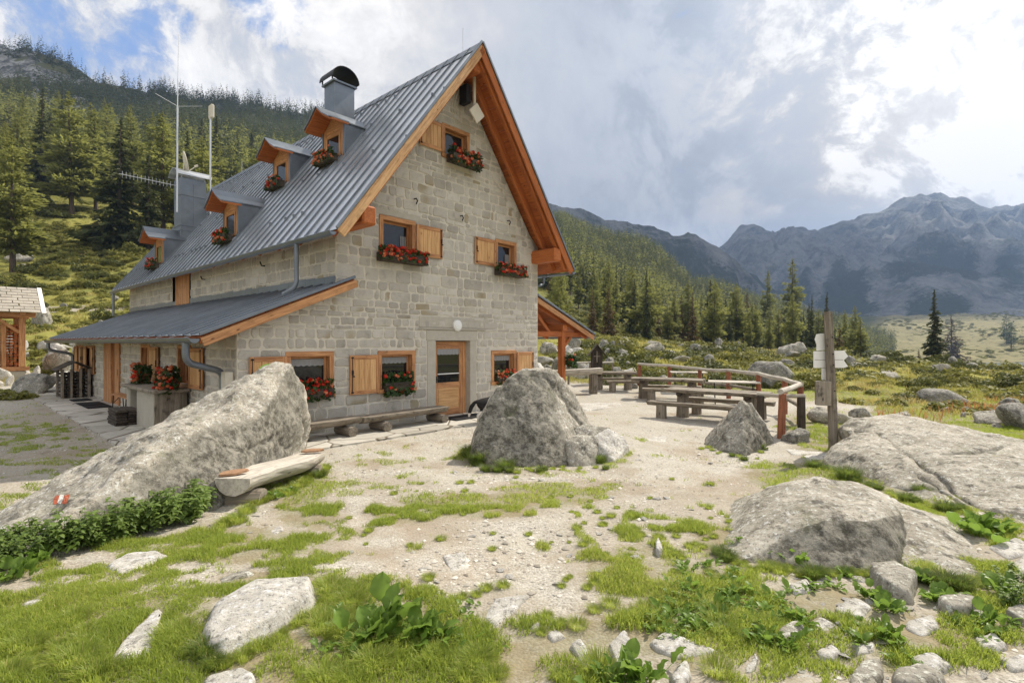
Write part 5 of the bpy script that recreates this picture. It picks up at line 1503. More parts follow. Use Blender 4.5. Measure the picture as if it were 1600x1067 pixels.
for i in range(70):
    x = rk.uniform(380, 1330); y = rk.uniform(700, 1000); p = gp(x, y)
    w = rk.uniform(8, 24) * (y / 900) ** 2
    rock_at(x, y, w, w * .3, 'loose pale stone lying on the gravel', 'loose stones on the gravel', FLAT, cat='stone', name='stone')
for i in range(46):
    x = rk.uniform(1130, 1640); y = rk.uniform(900, 1066); w = rk.uniform(8, 34)
    rock_at(x, y, w, w * .20, 'loose pale stone in the lower right turf', 'loose stones in the turf', FLAT, cat='stone', name='stone', sink=.9)

# ------------------------------------------------------------------ furniture round the hut
def log_end(mb, p0, p1, r, n=14): mb.tube([p0, p1], r, n)
def halflog(mb, p0, p1, w, th, wav=.0, seed=0, n=14, seg=10, curve=(0, 0)):
    """plank split from a log: flat top, rounded underside, slightly wavy edges"""
    rr = random.Random(seed); p0, p1 = Vector(p0), Vector(p1); x = (p1 - p0).normalized(); y = Vector((0, 0, 1)).cross(x).normalized(); z = x.cross(y)
    V = []; ph = rr.uniform(0, 6); lc = []
    for i in range(seg + 1):
        f = i / seg; c = p0.lerp(p1, f) + y * curve[0] * math.sin(f * math.pi * 2) + z * curve[1] * math.sin(f * math.pi)
        ww = w * (1 + wav * math.sin(f * 5 + ph) + wav * .5 * math.sin(f * 13 + ph))
        for k in range(n):
            a = k / (n - 1)
            if k == 0: yy, zz = -.5, 0
            elif k == n - 1: yy, zz = .5, 0
            else: an = math.pi + math.pi * a; yy, zz = .5 * math.cos(an), math.sin(an)
            j = rr.uniform(-.004, .004)
            V.append(c + y * (yy * ww + j) + z * (zz * th + j)); lc.append((f * (p1 - p0).length + ph * 9, yy * ww, zz * th + ph))
    Fc = []
    for i in range(seg):
        for k in range(n - 1): Fc.append((i * n + k, i * n + k + 1, (i + 1) * n + k + 1, (i + 1) * n + k))
        Fc.append((i * n + n - 1, i * n, (i + 1) * n, (i + 1) * n + n - 1))
    Fc += [tuple(range(n)), tuple(seg * n + k for k in range(n))[::-1]]
    mb.add(V, Fc, lc)

# log seat in front of the long boulder
o = empty('log_bench', (-3.2, 6.6, 0)); tag(o, 'pale split log seat beside the nettles in front of the long boulder', 'bench')
mb = MB(); halflog(mb, (.0, -.62, .43), (.14, 1.42, .30), .46, .20, .10, 2, curve=(.05, .0)); mb.build('seat', M['pale_grey_wood'], o)
mb = MB(); mb.tube([(-.22, -.42, .10), (.24, -.38, .10)], .15, 14); mb.build('support', M['grey_wood'], o)
mb = MB(); mb.tube([(-.12, 1.18, .05), (.34, 1.2, .05)], .11, 14); mb.build('support', M['grey_wood'], o)
for i, (x, y, z, rzz) in enumerate(((-3.30, 6.18, .452, .9), (-3.02, 7.9, .352, .4))):
    mb = MB(); n = 18
    V = [(0.0, 0, .022)]; rr = random.Random(i)
    for k in range(n):
        a = 2 * math.pi * k / n; r = rr.uniform(.85, 1.1); V.append((.20 * r * math.cos(a), .10 * r * math.sin(a), .016))
    for k in range(n): V.append((V[k + 1][0] * 1.04, V[k + 1][1] * 1.04, -.012))
    mb.add(V, [(0, k + 1, (k + 1) % n + 1) for k in range(n)] + [(k + 1, n + k + 1, n + (k + 1) % n + 1, (k + 1) % n + 1) for k in range(n)])
    c = mb.build('seat_mat', M['brown_cushion']); c.scale = (.8, .8, .8); c.location = (x, y, z); c.rotation_euler = (.06, .0, rzz)
    tag(c, ('brown bark mat on the near end of the log seat', 'brown bark mat on the far end of the log seat')[i], 'seat mat')

# benches against the gable
def wall_bench(label, t0, t1, sup, seed):
    o = empty('log_bench', hp((t0 + t1) / 2, -.62, 0.03), HROT); tag(o, label, 'bench', 'log benches at the gable')
    c = (t0 + t1) / 2
    mb = MB(); halflog(mb, (t0 - c, 0, .35), (t1 - c, .02, .37), .42, .15, .07, seed); mb.build('seat', M['grey_wood'], o)
    for s in sup: mb = MB(); mb.tube([(s - c, -.30, .105), (s - c, .30, .105)], .105, 14); mb.build('support', M['grey_wood'], o)
wall_bench('left plank bench on log feet against the gable wall, partly behind the long boulder', -4.5, -2.72, (-4.1, -3.0), 5)
wall_bench('right plank bench on log feet against the gable wall beside the door', -2.66, -.30, (-2.15, -.52), 6)
def mat_(label, t0, t1, s0, s1):
    c = hp((t0 + t1) / 2, (s0 + s1) / 2, .05); mb = MB(); mb.bx(-(t1 - t0) / 2, (t1 - t0) / 2, -(s1 - s0) / 2, (s1 - s0) / 2, 0, .018, .004)
    o = mb.build('door_mat', M['black_rubber']); o.location = c; o.rotation_euler = (0, 0, HROT); tag(o, label, 'door mat')
mat_('black door mat before the glazed front door', -.15, 1.05, -.92, -.34)
mat_('black mat before the lean-to door, nearer one', -5.75, -5.15, 8.75, 9.6)
mat_('black mat before the lean-to door, farther one', -5.75, -5.15, 9.75, 10.7)
mat_('grey mat by the wood rack', -5.7, -5.2, 11.4, 12.2)
# flagged path round the two fronts
mb = MB(); rr = random.Random(3)
def pathstrip(pts_in, pts_out):
    V = [hp(*p, .045) for p in pts_in] + [hp(*p, .035) for p in pts_out]; n = len(pts_in)
    lo = [Vector((v.x, v.y, -.12)) for v in V[n:]]
    mb.add(V + lo, [(i, i + 1, n + i + 1, n + i) for i in range(n - 1)] + [(n + i, n + i + 1, 2 * n + i + 1, 2 * n + i) for i in range(n - 1)])
ss = [i * .35 for i in range(48)]
pathstrip([(-4.90, s) for s in ss], [(-6.42 + rr.uniform(-.03, .03), s) for s in ss])
tt = [-6.42 + i * .3 for i in range(37)]
pathstrip([(t, 0.0) for t in tt], [(t, -1.55 + rr.uniform(-.05, .05) + .02 * i * .1) for i, t in enumerate(tt)])
struct(mb.build('path', M['flagstone']))
# stone counter with a plank top
o = empty('stone_counter', hp(-5.3, 3.95, 0), HROT); tag(o, 'stone counter with a grey plank top against the lean-to wall', 'counter')
mb = MB(); mb.bx(-.26, .32, -1.3, .35, 0, .88, .03); mb.bx(-.26, .32, 1.05, 1.3, 0, .88, .03); mb.build('stone_base', M['dressed_stone'], o)
mb = MB(); mb.bx(-.36, .34, -1.42, 1.42, .88, .955, .012); mb.build('top', M['grey_wood'], o)
mb = MB(); mb.bx(-.32, .30, -1.36, -1.30, .0, .88, .01); mb.build('side_board', M['grey_wood'], o)
o = empty('plank_stack', hp(-5.72, 4.75, .04), HROT); tag(o, 'small stack of dark planks beside the stone counter', 'plank stack')
mb = MB()
for i in range(6):
    for j in range(2): mb.bx(-.22 + j * .23 + rr.uniform(-.02, .02), -.01 + j * .23, -.42 + rr.uniform(-.06, .06), .42 + rr.uniform(-.06, .06), i * .062, i * .062 + .055, .008)
mb.build('planks', M['dark_wood'], o)
o = empty('beer_bench', hp(-5.22, 7.1, .045), HROT); tag(o, 'narrow orange bench with black folding legs by the lean-to door', 'bench')
mb = MB(); mb.bx(-.14, .14, -.95, .95, .43, .465, .006); mb.build('seat', M['larch_wood'], o)
for y in (-.72, .72):
    mb = MB(); mb.tube([(-.13, y, 0), (-.11, y, .43)], .014, 6); mb.tube([(.13, y, 0), (.11, y, .43)], .014, 6); mb.tube([(-.13, y, .02), (.13, y, .02)], .014, 6); mb.tube([(-.12, y, .2), (0, y * .6, .42)], .010, 6); mb.build('leg', M['black_iron'], o)
# little log rack with shingle roof
o = empty('wood_rack', hp(-5.42, 13.35, .04), HROT); tag(o, 'dark log rack with a small shingle roof at the far end of the lean-to', 'wood rack')
mb = MB()
for x in (-.36, .36):
    for y in (-.5, .5): mb.bx(x - .04, x + .04, y - .04, y + .04, 0, 1.0, .008)
mb.bx(-.16, -.09, -.56, -.50, 0, 1.0); mb.bx(.09, .16, -.56, -.5, 0, 1.0); mb.build('frame', M['grey_wood'], o)
mb = MB()
for i in range(7):
    for j in range(6):
        mb.tube([(-.30 + j * .12, -.46, .07 + i * .125), (-.30 + j * .12, .46, .07 + i * .125)], rr.uniform(.05, .062), 8)
mb.build('logs', M['dark_wood'], o)
mb = MB()
for sg in (-1, 1):
    for k in range(4):
        mb.beam((sg * (.08 + k * .13), -.65, 1.22 - k * .075), (sg * (.08 + k * .13), .65, 1.22 - k * .075), .17, .03, (sg * .5, 0, 1))
mb.build('roof', M['dark_wood'], o)

# ------------------------------------------------------------------ terrace tables and benches
def table(label, x, y, ang, L, W_, hgt, seed, mt='grey_wood', legs=2, thin=False):
    z = float(H(x, y)); o = empty('picnic_table', (x, y, z), ang); tag(o, label, 'picnic table', 'plank tables on the terrace')
    mb = MB(); n = 3 if not thin else 5
    for i in range(n):
        w = W_ / n; yy = -W_ / 2 + w * (i + .5)
        if thin: mb.bx(-L / 2, L / 2, yy - w / 2 + .004, yy + w / 2 - .004, hgt - .035, hgt, .006)
        else: halflog(mb, (-L / 2 + rr.uniform(-.05, .05), yy, hgt), (L / 2 + rr.uniform(-.05, .05), yy, hgt + rr.uniform(-.01, .01)), w * 1.02, .10, .03, seed + i, 8, 8)
    mb.build('tabletop', M[mt], o)
    if thin:
        for sx in (-1, 1):
            mb = MB()
            for sy in (-.3, .3): mb.tube([(sx * L * .36, sy * W_, 0), (sx * L * .38, sy * W_, hgt - .03)], .015, 6)
            mb.tube([(sx * L * .36, -.3 * W_, .1), (sx * L * .36, .3 * W_, .1)], .012, 6); mb.build('leg', M['black_iron'], o)
    else:
        for sx in (-1, 1):
            mb = MB(); mb.tube([(sx * L * .34, 0, -.05), (sx * L * .34, .01, .3), (sx * L * .335, 0, hgt - .09)], (.17, .155, .15), 14); mb.build('leg', M['grey_wood'], o)
            mb = MB(); mb.tube([(sx * L * .34, -W_ * .42, hgt - .13), (sx * L * .34, W_ * .42, hgt - .13)], .06, 10); mb.build('crossbeam', M['dark_wood'], o)
def bench(label, x, y, ang, L, seed, hgt=.45, mt='grey_wood'):
    z = float(H(x, y)); o = empty('log_bench', (x, y, z), ang); tag(o, label, 'bench', 'log benches on the terrace')
    mb = MB(); halflog(mb, (-L / 2, 0, hgt), (L / 2, 0, hgt + .01), .30, .11, .05, seed); mb.build('seat', M[mt], o)
    for sx in (-.36, .36):
        mb = MB(); mb.tube([(sx * L, 0, -.05), (sx * L, 0, hgt - .07)], (.14, .13), 12); mb.build('support', M['grey_wood'], o)
def off(x, y, a, d, e=0): return x - math.sin(a) * d + math.cos(a) * e, y + math.cos(a) * d + math.sin(a) * e
A1 = R(-38); table('long grey plank table nearest the camera behind the pyramid boulder', 5.25, 13.5, A1, 2.5, .78, .74, 1)
bench('log bench on the near side of the nearest plank table', *off(5.25, 13.5, A1, -.72, -.25), A1, 2.5, 11); bench('log bench on the far side of the nearest plank table', *off(5.25, 13.5, A1, .75, .1), A1, 2.3, 12)
A2 = R(-24); table('middle grey plank table on the terrace', 5.35, 18.0, A2, 2.4, .8, .74, 4)
bench('log bench on the near side of the middle plank table', *off(5.35, 18.0, A2, -.8, .35), A2, 2.1, 13); bench('log bench on the far side of the middle plank table', *off(5.35, 18, A2, .75), A2, 2.1, 14)
A3 = R(-4); table('farthest dark plank table beside the porch', 4.15, 21.4, A3, 1.75, .8, .74, 7)
bench('short log bench on the near side of the farthest plank table', *off(4.15, 21.4, A3, -.8, .45), A3, 1.6, 15); bench('log bench on the far side of the farthest plank table', *off(4.15, 21.4, A3, .8, .1), A3, 1.6, 16)
table('pale plank table with thin black legs by the fence', 7.0, 16.5, R(-20), 1.5, .8, .75, 20, 'pale_grey_wood', thin=True)
table('pale plank table behind the middle table', 6.95, 20.6, R(-12), 1.35, .8, .80, 26, 'pale_grey_wood', thin=True)
o = empty('log_bench', (2.75, 20.2, float(H(2.75, 20.2))), R(6)); tag(o, 'thick whitish half log lying across supports beside the porch post', 'log bench')
mb = MB(); halflog(mb, (-1.3, 0, .88), (.72, 0, .98), .5, .24, .04, 31); mb.build('seat', M['pale_grey_wood'], o)
mb = MB(); mb.tube([(-.9, 0, -.05), (-.9, 0, .68)], .17, 12); mb.build('support', M['grey_wood'], o)
mb = MB(); mb.tube([(.4, 0, -.05), (.4, 0, .74)], .17, 12); mb.build('support', M['grey_wood'], o)

# ------------------------------------------------------------------ fences
def fence(label, pts, hgt, rail_r, extra_low=(), mt='pale_grey_wood', pmt='red_post_wood', pr=.075, over=.0):
    P = [Vector((x, y, float(H(x, y)))) for x, y in pts]
    o = empty('rail_fence', P[0]); tag(o, label, 'fence')
    c = P[0]
    for i, p in enumerate(P):
        lean = Vector((rr.uniform(-.03, .03), rr.uniform(-.03, .03), 0))
        mb = MB(); mb.tube([p - c - Vector((0, 0, .15)), p - c + lean * .5 + Vector((0, 0, hgt * .5)), p - c + lean + Vector((0, 0, hgt))], (pr * 1.05, pr, pr * .95), 10); mb.build('post', M[pmt], o)
    for i in range(len(P) - 1):
        a, b = P[i] - c, P[i + 1] - c; d = (b - a).normalized()
        mb = MB(); m_ = (a + b) / 2 + Vector((rr.uniform(-.02, .02), rr.uniform(-.02, .02), hgt + rail_r * .6 + rr.uniform(-.03, .0)))
        mb.tube([a + Vector((0, 0, hgt + rail_r * .7)) - d * .08, m_, b + Vector((0, 0, hgt + rail_r * .7)) + d * .08], (rail_r, rail_r * .95, rail_r * .9), 10); mb.build('rail', M[mt], o)
        if i in extra_low:
            mb = MB(); mb.tube([a + Vector((0, 0, hgt * .48)), b + Vector((0, 0, hgt * .50))], rail_r * .85, 10); mb.build('rail', M['grey_wood'], o)
    return o
fence('rustic rail fence with red brown posts round the terrace', [(5.51, 10.7), (6.98, 12.65), (7.62, 14.6), (7.75, 16.4), (7.55, 18.2), (7.15, 19.9), (6.5, 21.6), (5.7, 23.4)], .93, .062, (1, 3, 4))
fence('thin grey rail fence climbing behind the porch', [(2.55, 23.6), (3.6, 24.2), (4.75, 24.8)], .95, .045, pmt='grey_wood', pr=.05)
fence('thin rail fence on the meadow behind the lean-to', [(-25.5, 29.5), (-22.0, 31.5), (-18.5, 33.5)], .7, .04, pmt='grey_wood', pr=.05)
o = fence('low rail run inside the fence corner', [(5.9, 12.4), (6.6, 11.9)], .72, .05, pmt='dark_wood', pr=.085)

# wayside shrine on a post
p = gp(932, 592); p = Vector((3.9, 24.0, float(H(3.9, 24.0))))
o = empty('wayside_shrine', p); tag(o, 'dark little roofed wayside shrine on a post behind the terrace', 'shrine')
mb = MB(); mb.bx(-.06, .06, -.06, .06, -.1, 1.0, .01); mb.build('post', M['dark_wood'], o)
mb = MB(); mb.bx(-.26, .26, -.02, .12, .72, 1.45, .01); mb.prism([(-.26, -.02, 1.45), (.26, -.02, 1.45), (0, -.02, 1.75)], (0, .14, 0)); mb.build('back_board', M['dark_wood'], o)
mb = MB(); mb.beam((-.42, .0, 1.28), (.02, .0, 1.82), .42, .03, (-.5, 0, .6)); mb.beam((.42, .0, 1.28), (-.02, .0, 1.82), .42, .03, (.5, 0, .6)); mb.build('roof', M['dark_wood'], o)
mb = MB(); mb.bx(-.022, .022, -.06, -.02, .85, 1.5, .004); mb.bx(-.15, .15, -.058, -.022, 1.24, 1.285, .004); mb.build('cross', M['grey_wood'], o)

# ------------------------------------------------------------------ signpost
p = gp(1303, 703)
o = empty('signpost', (p.x, p.y, p.z)); tag(o, 'weathered wooden signpost with blank white hiking arrows and a grey box', 'signpost')
zt = lambda y: HC - (y - CY) / F * p.y - p.z
xx = lambda x: (x - 1303) / F * p.y
mb = MB(); mb.tube([(0, 0, -.2), (-.03, 0, .8), (-.075, 0, 1.7), (xx(1293.5), 0, zt(487))], (.082, .078, .074, .072), 14); mb.build('post', M['grey_wood'], o)
def board(poly, yo, mt='white_paint', nm='sign_board'):
    mb = MB(); mb.prism([(xx(a), yo, zt(b)) for a, b in poly], (0, .022, 0)); return mb.build(nm, M[mt], o)
board([(1276, 549), (1324, 548), (1330, 557), (1323, 563), (1330, 573), (1322, 575), (1276, 575)], .085)
mb = MB(); mb.prism([(xx(1277), .083, zt(562)), (xx(1322), .083, zt(562)), (xx(1322), .083, zt(562.7)), (xx(1277), .083, zt(562.7))], (0, .0015, 0)); mb.build('board_joint', M['grey_wood'], o)
board([(1281, 522), (1291, 521), (1304, 523), (1306, 546), (1281, 548), (1281, 538), (1278, 530)], .088)
board([(1289, 576), (1296, 576), (1297, 594), (1289, 594)], .086)
mb = MB(); mb.box((xx(1285), -.02, zt(614)), (.24, .14, .44), (Vector((.96, -.28, 0)), Vector((.28, .96, 0)), Vector((0, 0, 1))), .01); mb.build('box', M['grey_wood'], o)
mb = MB(); mb.box((xx(1303), .10, zt(612)), (.16, .1, .42), None, .01); mb.build('box', M['grey_wood'], o)
mb = MB()
for yy in (527, 553, 570, 610): mb.tube([(xx(1295 + (yy - 490) * .04), -.09, zt(yy)), (xx(1295 + (yy - 490) * .04), .02, zt(yy))], .012, 6)
mb.build('bolt', M['black_iron'], o)

# ------------------------------------------------------------------ woodshed
o = empty('woodshed', (-22.6, 24.1, float(H(-22.55, 24.1))), HROT); tag(o, 'orange timber woodshed with a pale slate roof at the left edge', 'woodshed')
zb = .55
mb = MB(); mb.bx(-5.2, .15, .0, 2.4, -.5, zb - .1, .05); mb.build('stone_base', M['dressed_stone'], o)
mb = MB(); mb.bx(-5.2, .25, -.05, .12, zb - .1, zb + .08); mb.bx(-5.2, .25, 2.3, 2.45, zb - .1, zb + .08); mb.build('sill_beam', M['larch_wood'], o)
for x, y in ((0, 0), (0, 2.35), (-2.5, 0), (-5, 0), (-2.5, 2.35), (-5, 2.35)):
    mb = MB(); mb.bx(x - .11, x + .11, y - .08, y + .14, zb + .08, 2.9, .01); mb.build('post', M['larch_wood'], o)
for x in (-.62, -1.1, -1.6, -2.0): mb = MB(); mb.bx(x - .09, x + .09, .06, .12, zb + .08, 2.75, .008); mb.build('slat', M['larch_wood'], o)
mb = MB(); mb.bx(-5.3, .45, -.12, .10, 2.9, 3.12, .01); mb.bx(-5.3, .45, 2.25, 2.45, 2.9, 3.12, .01); mb.beam((-.1, .0, 2.2), (-.9, .0, 2.9), .12, .12); mb.beam((0, .2, 2.2), (0, .9, 2.95), .12, .12); mb.bx(-.1, .1, -.3, 2.7, 3.0, 3.15); mb.build('beam', M['larch_wood'], o)
mb = MB()
for sg in (0, 1):
    for r_ in range(9):
        for k in range(17):
            x0 = -5.5 + k * .36; f0, f1 = r_ / 9, (r_ + 1.25) / 9
            y0, z0 = -.45 + 1.65 * f0, 3.08 + 1.25 * f0; y1, z1 = -.45 + 1.65 * min(1, f1), 3.08 + 1.25 * min(1, f1)
            if sg: y0, y1 = 2.4 - y0, 2.4 - y1
            x0 += (r_ % 2) * .15 + rr.uniform(-.02, .02)
            mb.beam((x0 + .17, y0, z0 + .05 + rr.uniform(0, .012)), (x0 + .17, y1, z1 + .025), .345, .022, (0, -.6 if not sg else .6, .8), .004)
mb.build('roof', M['slate_roof'], o)
mb = MB(); mb.beam((.70, -.48, 3.10), (.70, 1.2, 4.38), .16, .05, (0, -.6, .8)); mb.beam((.70, 2.88, 3.10), (.70, 1.2, 4.38), .16, .05, (0, .6, .8)); mb.build('verge_trim', M['white_paint'], o)
o = empty('firewood_stack', (-22.6 - 1.95 * HG[0] + .8 * HB[0], 24.1 - 1.95 * HG[1] + .8 * HB[1], float(H(-22.55, 24.1)) + zb), HROT); tag(o, 'split firewood stacked inside the woodshed', 'firewood')
mb = MB()
for i in range(15):
    for j in range(28):
        r_ = rr.uniform(.055, .075); x = -1.9 + j * .14 + rr.uniform(-.02, .02); z = .08 + i * .135
        mb.tube([(x, -.55 + rr.uniform(-.06, .06), z), (x, .5, z)], r_, 6)
mb.build('logs', M['larch_red'], o)

# trail mark painted on the long boulder: small patches that follow the rock
def patch_on(obj, c_img, wpx, hpx, mt, skew):
    me = obj.data; V = np.array([v.co for v in me.vertices]) + np.array(obj.location)
    x = CX + F * V[:, 0] / V[:, 1]; y = CY - F * (V[:, 2] - HC) / V[:, 1]
    cand = np.hypot((x - c_img[0]) / 30, (y - c_img[1]) / 30) < 1
    from mathutils.bvhtree import BVHTree
    tree = BVHTree.FromPolygons([tuple(v) for v in V], [tuple(p.vertices) for p in me.polygons])
    n = 8; P = []
    for j in range(n + 1):
        for i in range(n + 1):
            u, w = i / n - .5, j / n - .5
            k = 1 - .25 * (abs(u) * 2) ** 4
            d = Vector(((c_img[0] + u * wpx + skew * w * hpx - CX) / F, 1, (CY - c_img[1] - w * hpx * k) / F)).normalized()
            hit = tree.ray_cast(Vector((0, 0, HC)), d)
            P.append((hit[0] + hit[1] * .004 if hit[0] is not None else Vector((0, 0, -5))) - obj.location)
    mb = MB(); mb.add(P, [(j * (n + 1) + i, j * (n + 1) + i + 1, (j + 1) * (n + 1) + i + 1, (j + 1) * (n + 1) + i) for j in range(n) for i in range(n)])
    mb.build('trail_mark', M[mt], obj, fixn=False)
patch_on(LB, (88, 781), 7, 14, 'red_paint', -.25); patch_on(LB, (95, 780), 7, 14, 'mark_white', -.25); patch_on(LB, (103, 780), 8, 15, 'red_paint', -.25)

# ------------------------------------------------------------------ grass
rg = np.random.default_rng(11)
def blades(P, h, w, lean, col, n_seg=2):
    """P (n,3) roots; h,w (n,) height and width; returns V, [tris+quads], rnd"""
    n = len(P); a = rg.uniform(0, 2 * np.pi, n); fa = rg.uniform(0, 2 * np.pi, n)
    side = np.stack([np.cos(a), np.sin(a), a * 0], 1); fw = np.stack([np.cos(fa), np.sin(fa), fa * 0], 1)
    ln = lean * rg.uniform(.2, 1.2, n)
    m = P + np.array([0, 0, 1.0]) * (h * .55)[:, None] + fw * (h * ln * .3)[:, None]
    t = P + np.array([0, 0, 1.0]) * (h * (1 - .25 * ln))[:, None] + fw * (h * ln)[:, None]
    sw = side * w[:, None] * .5
    V = np.stack([P - sw, P + sw, m + sw * .75, m - sw * .75, t], 1).reshape(-1, 3)
    b = np.arange(n)[:, None] * 5
    Q = b + np.array([[0, 1, 2, 3]]); T = b + np.array([[3, 2, 4]])
    return V, Q, T, np.repeat(col, 5)
def blade_mesh(name, P, h, w, lean, col, mt):
    V, Q, T, c = blades(P, h, w, lean, col)
    return np_mesh(name, V, [Q, T], M[mt], {'rnd': c})
def in_rocks(P):
    return np.zeros(len(P), bool)
def scatter(n, y0, y1, x0, x1, powr=1.0):
    """ground points spread evenly over the picture's ground area between depths y0..y1 and |x|/y in x0..x1"""
    u = rg.uniform(x0, x1, n); Y = np.sqrt(rg.uniform(0, 1, n) * (y1 ** 2 - y0 ** 2) + y0 ** 2)
    return u * Y, Y
def make_grass():
    # turf of the foreground and yard
    Ps, hs, ws, cs = [], [], [], []
    for (n, y0, y1, dens, hh, ww) in ((620000, 1.7, 6.0, 1.0, .046, .0055), (420000, 6.0, 13.0, .9, .042, .0078), (200000, 9, 22, .8, .05, .012)):
        X, Y = scatter(n, y0, y1, -1.15, 1.15)
        z = H(X, Y)
        g = grass_amount(X, Y, z)
        P = np.stack([X, Y, X * 0], 1)
        tuft = fbm(P * 4.5, 3, 61); mid = fbm(P * 1.3, 3, 62)
        am = np.clip((1.28 - g) * 2.2, .42, 1); pr = np.clip((g - .56 + (.50 * tuft + .40 * mid) * am) * 3.0, 0, 1)
        t_, s_ = loc2(X, Y)
        onp = (t_ > -6.5) & (t_ < 11) & (s_ > -1.65) & (s_ < 17)
        xi = u_img(X, Y); yi = CY - F * (z - HC) / np.maximum(Y, .1); st = np.zeros(n, bool)
        for poly in STONE_POLY:
            ins = np.zeros(n, bool)
            for (ax, ay), (bx_, by) in zip(poly, poly[1:] + poly[:1]):
                if ay != by: ins ^= ((ay > yi) != (by > yi)) & (xi < (bx_ - ax) * (yi - ay) / (by - ay) + ax)
            st |= ins
        k = (rg.random(n) < pr * dens) & ~onp & ~st
        X, Y, z, g, tuft, mid, P = X[k], Y[k], z[k], g[k], tuft[k], mid[k], P[k]
        hgt = hh * rg.uniform(.45, 1.3, len(X)) * np.clip(.45 + g * .6 + .7 * tuft, .35, 1.8)
        Ps.append(np.stack([X, Y, z - .004], 1)); hs.append(hgt); ws.append(ww * rg.uniform(.6, 1.3, len(X)))
        cs.append(np.clip(.42 + .30 * fbm(P * .9, 3, 66) + .22 * rg.normal(size=len(X)), 0, 1))
    me = blade_mesh('grass', np.concatenate(Ps), np.concatenate(hs), np.concatenate(ws), .8, np.concatenate(cs), 'grass_blade')
    tag(link('grass', me), 'short sunlit green grass growing in patches on the gravel yard', 'grass', kind='stuff')
    # rough grass of the meadow
    Ps, hs, ws, cs = [], [], [], []
    for (n, y0, y1, hh, ww) in ((150000, 9.0, 28, .20, .018), (170000, 26, 70, .30, .045), (60000, 65, 130, .45, .11)):
        X, Y = scatter(n, y0, y1, -1.2, 1.15)
        z = H(X, Y)
        P = np.stack([X, Y, X * 0], 1)
        t_, s_ = loc2(X, Y)
        out = np.maximum.reduce([-10 - t_, t_ - 10.6, s_ - 19, np.where((t_ > 2.8) & (s_ < -8.2), .8, -9)])
        tu = fbm(P * .7, 4, 71)
        k = (rg.random(n) < np.clip(out * .7, 0, 1) * np.clip(.55 + tu * .9, 0, 1)) & ~((u_img(X, Y) < 1280) & (u_img(X, Y) > 840) & (Y < 24))
        X, Y, z, P, tu = X[k], Y[k], z[k], P[k], tu[k]
        Ps.append(np.stack([X, Y, z - .02], 1)); hs.append(hh * rg.uniform(.35, 1.2, len(X)) * np.clip(.7 + tu, .3, 1.5)); ws.append(ww * rg.uniform(.6, 1.3, len(X)))
        cs.append(np.clip(.45 + .55 * fbm(P * .22, 3, 76) + .2 * rg.normal(size=len(X)), 0, 1))
    me = blade_mesh('meadow_grass', np.concatenate(Ps), np.concatenate(hs), np.concatenate(ws), .9, np.concatenate(cs), 'meadow_blade')
    tag(link('meadow_grass', me), 'rough yellow green grass of the alpine meadow round the hut', 'grass', kind='stuff')
    # rusty sorrel in the meadow on the right
    n = 16000; X = rg.uniform(8, 22, n); Y = rg.uniform(11, 21, n); u = u_img(X, Y)
    P = np.stack([X, Y, X * 0], 1); k = (u > 1370) & (rg.random(n) < np.clip(.0 + fbm(P * .35, 3, 81) * 1.1, 0, 1))
    X, Y = X[k], Y[k]
    me = blade_mesh('red_grass', np.stack([X, Y, H(X, Y)], 1), rg.uniform(.15, .36, len(X)), np.full(len(X), .022), .5, rg.random(len(X)), 'red_sorrel')
    tag(link('red_grass', me), 'rusty red sorrel standing in the meadow behind the split boulder', 'red grass', kind='stuff')
    # gravel: loose grit on the yard
    n = 70000; X, Y = scatter(n, 2.0, 12, -1.1, 1.1)
    z = H(X, Y); g = grass_amount(X, Y, z); P = np.stack([X, Y, X * 0], 1)
    k = rg.random(n) < np.clip(.75 - g, 0, 1) * np.clip(.45 + fbm(P * .8, 3, 91), .05, 1)
    X, Y, z = X[k], Y[k], z[k]; n = len(X)
    r = rg.gamma(2.2, .0042, n) + .003
    oc = np.array([[1, 0, 0], [0, 1, 0], [-1, 0, 0], [0, -1, 0], [0, 0, .6], [0, 0, -.6]], float)
    ft = np.array([[0, 1, 4], [1, 2, 4], [2, 3, 4], [3, 0, 4]])
    a = rg.uniform(0, 6.28, n); ca, sa = np.cos(a), np.sin(a)
    jit = rg.uniform(.6, 1.3, (n, 6, 3)) * oc[None] * r[:, None, None]
    V = np.stack([jit[..., 0] * ca[:, None] - jit[..., 1] * sa[:, None], jit[..., 0] * sa[:, None] + jit[..., 1] * ca[:, None], jit[..., 2]], -1)
    V += np.stack([X, Y, z + r * .15], 1)[:, None]
    t = mat('grit'); rnd = t.attr('rnd', 2)
    finish(t, t.mix(rnd, (.22, .19, .15), (.66, .62, .54)), .95, spec=.1)
    me = np_mesh('gravel', V.reshape(-1, 3), (np.arange(n)[:, None, None] * 6 + ft[None]).reshape(-1, 3), M['grit'], {'rnd': np.repeat(rg.random(n), 6)})
    tag(link('gravel', me), 'loose pale grit scattered over the trodden yard', 'gravel', kind='stuff')
def u_img(X, Y): return CX + F * np.asarray(X) / np.maximum(np.asarray(Y), .1)
make_grass()

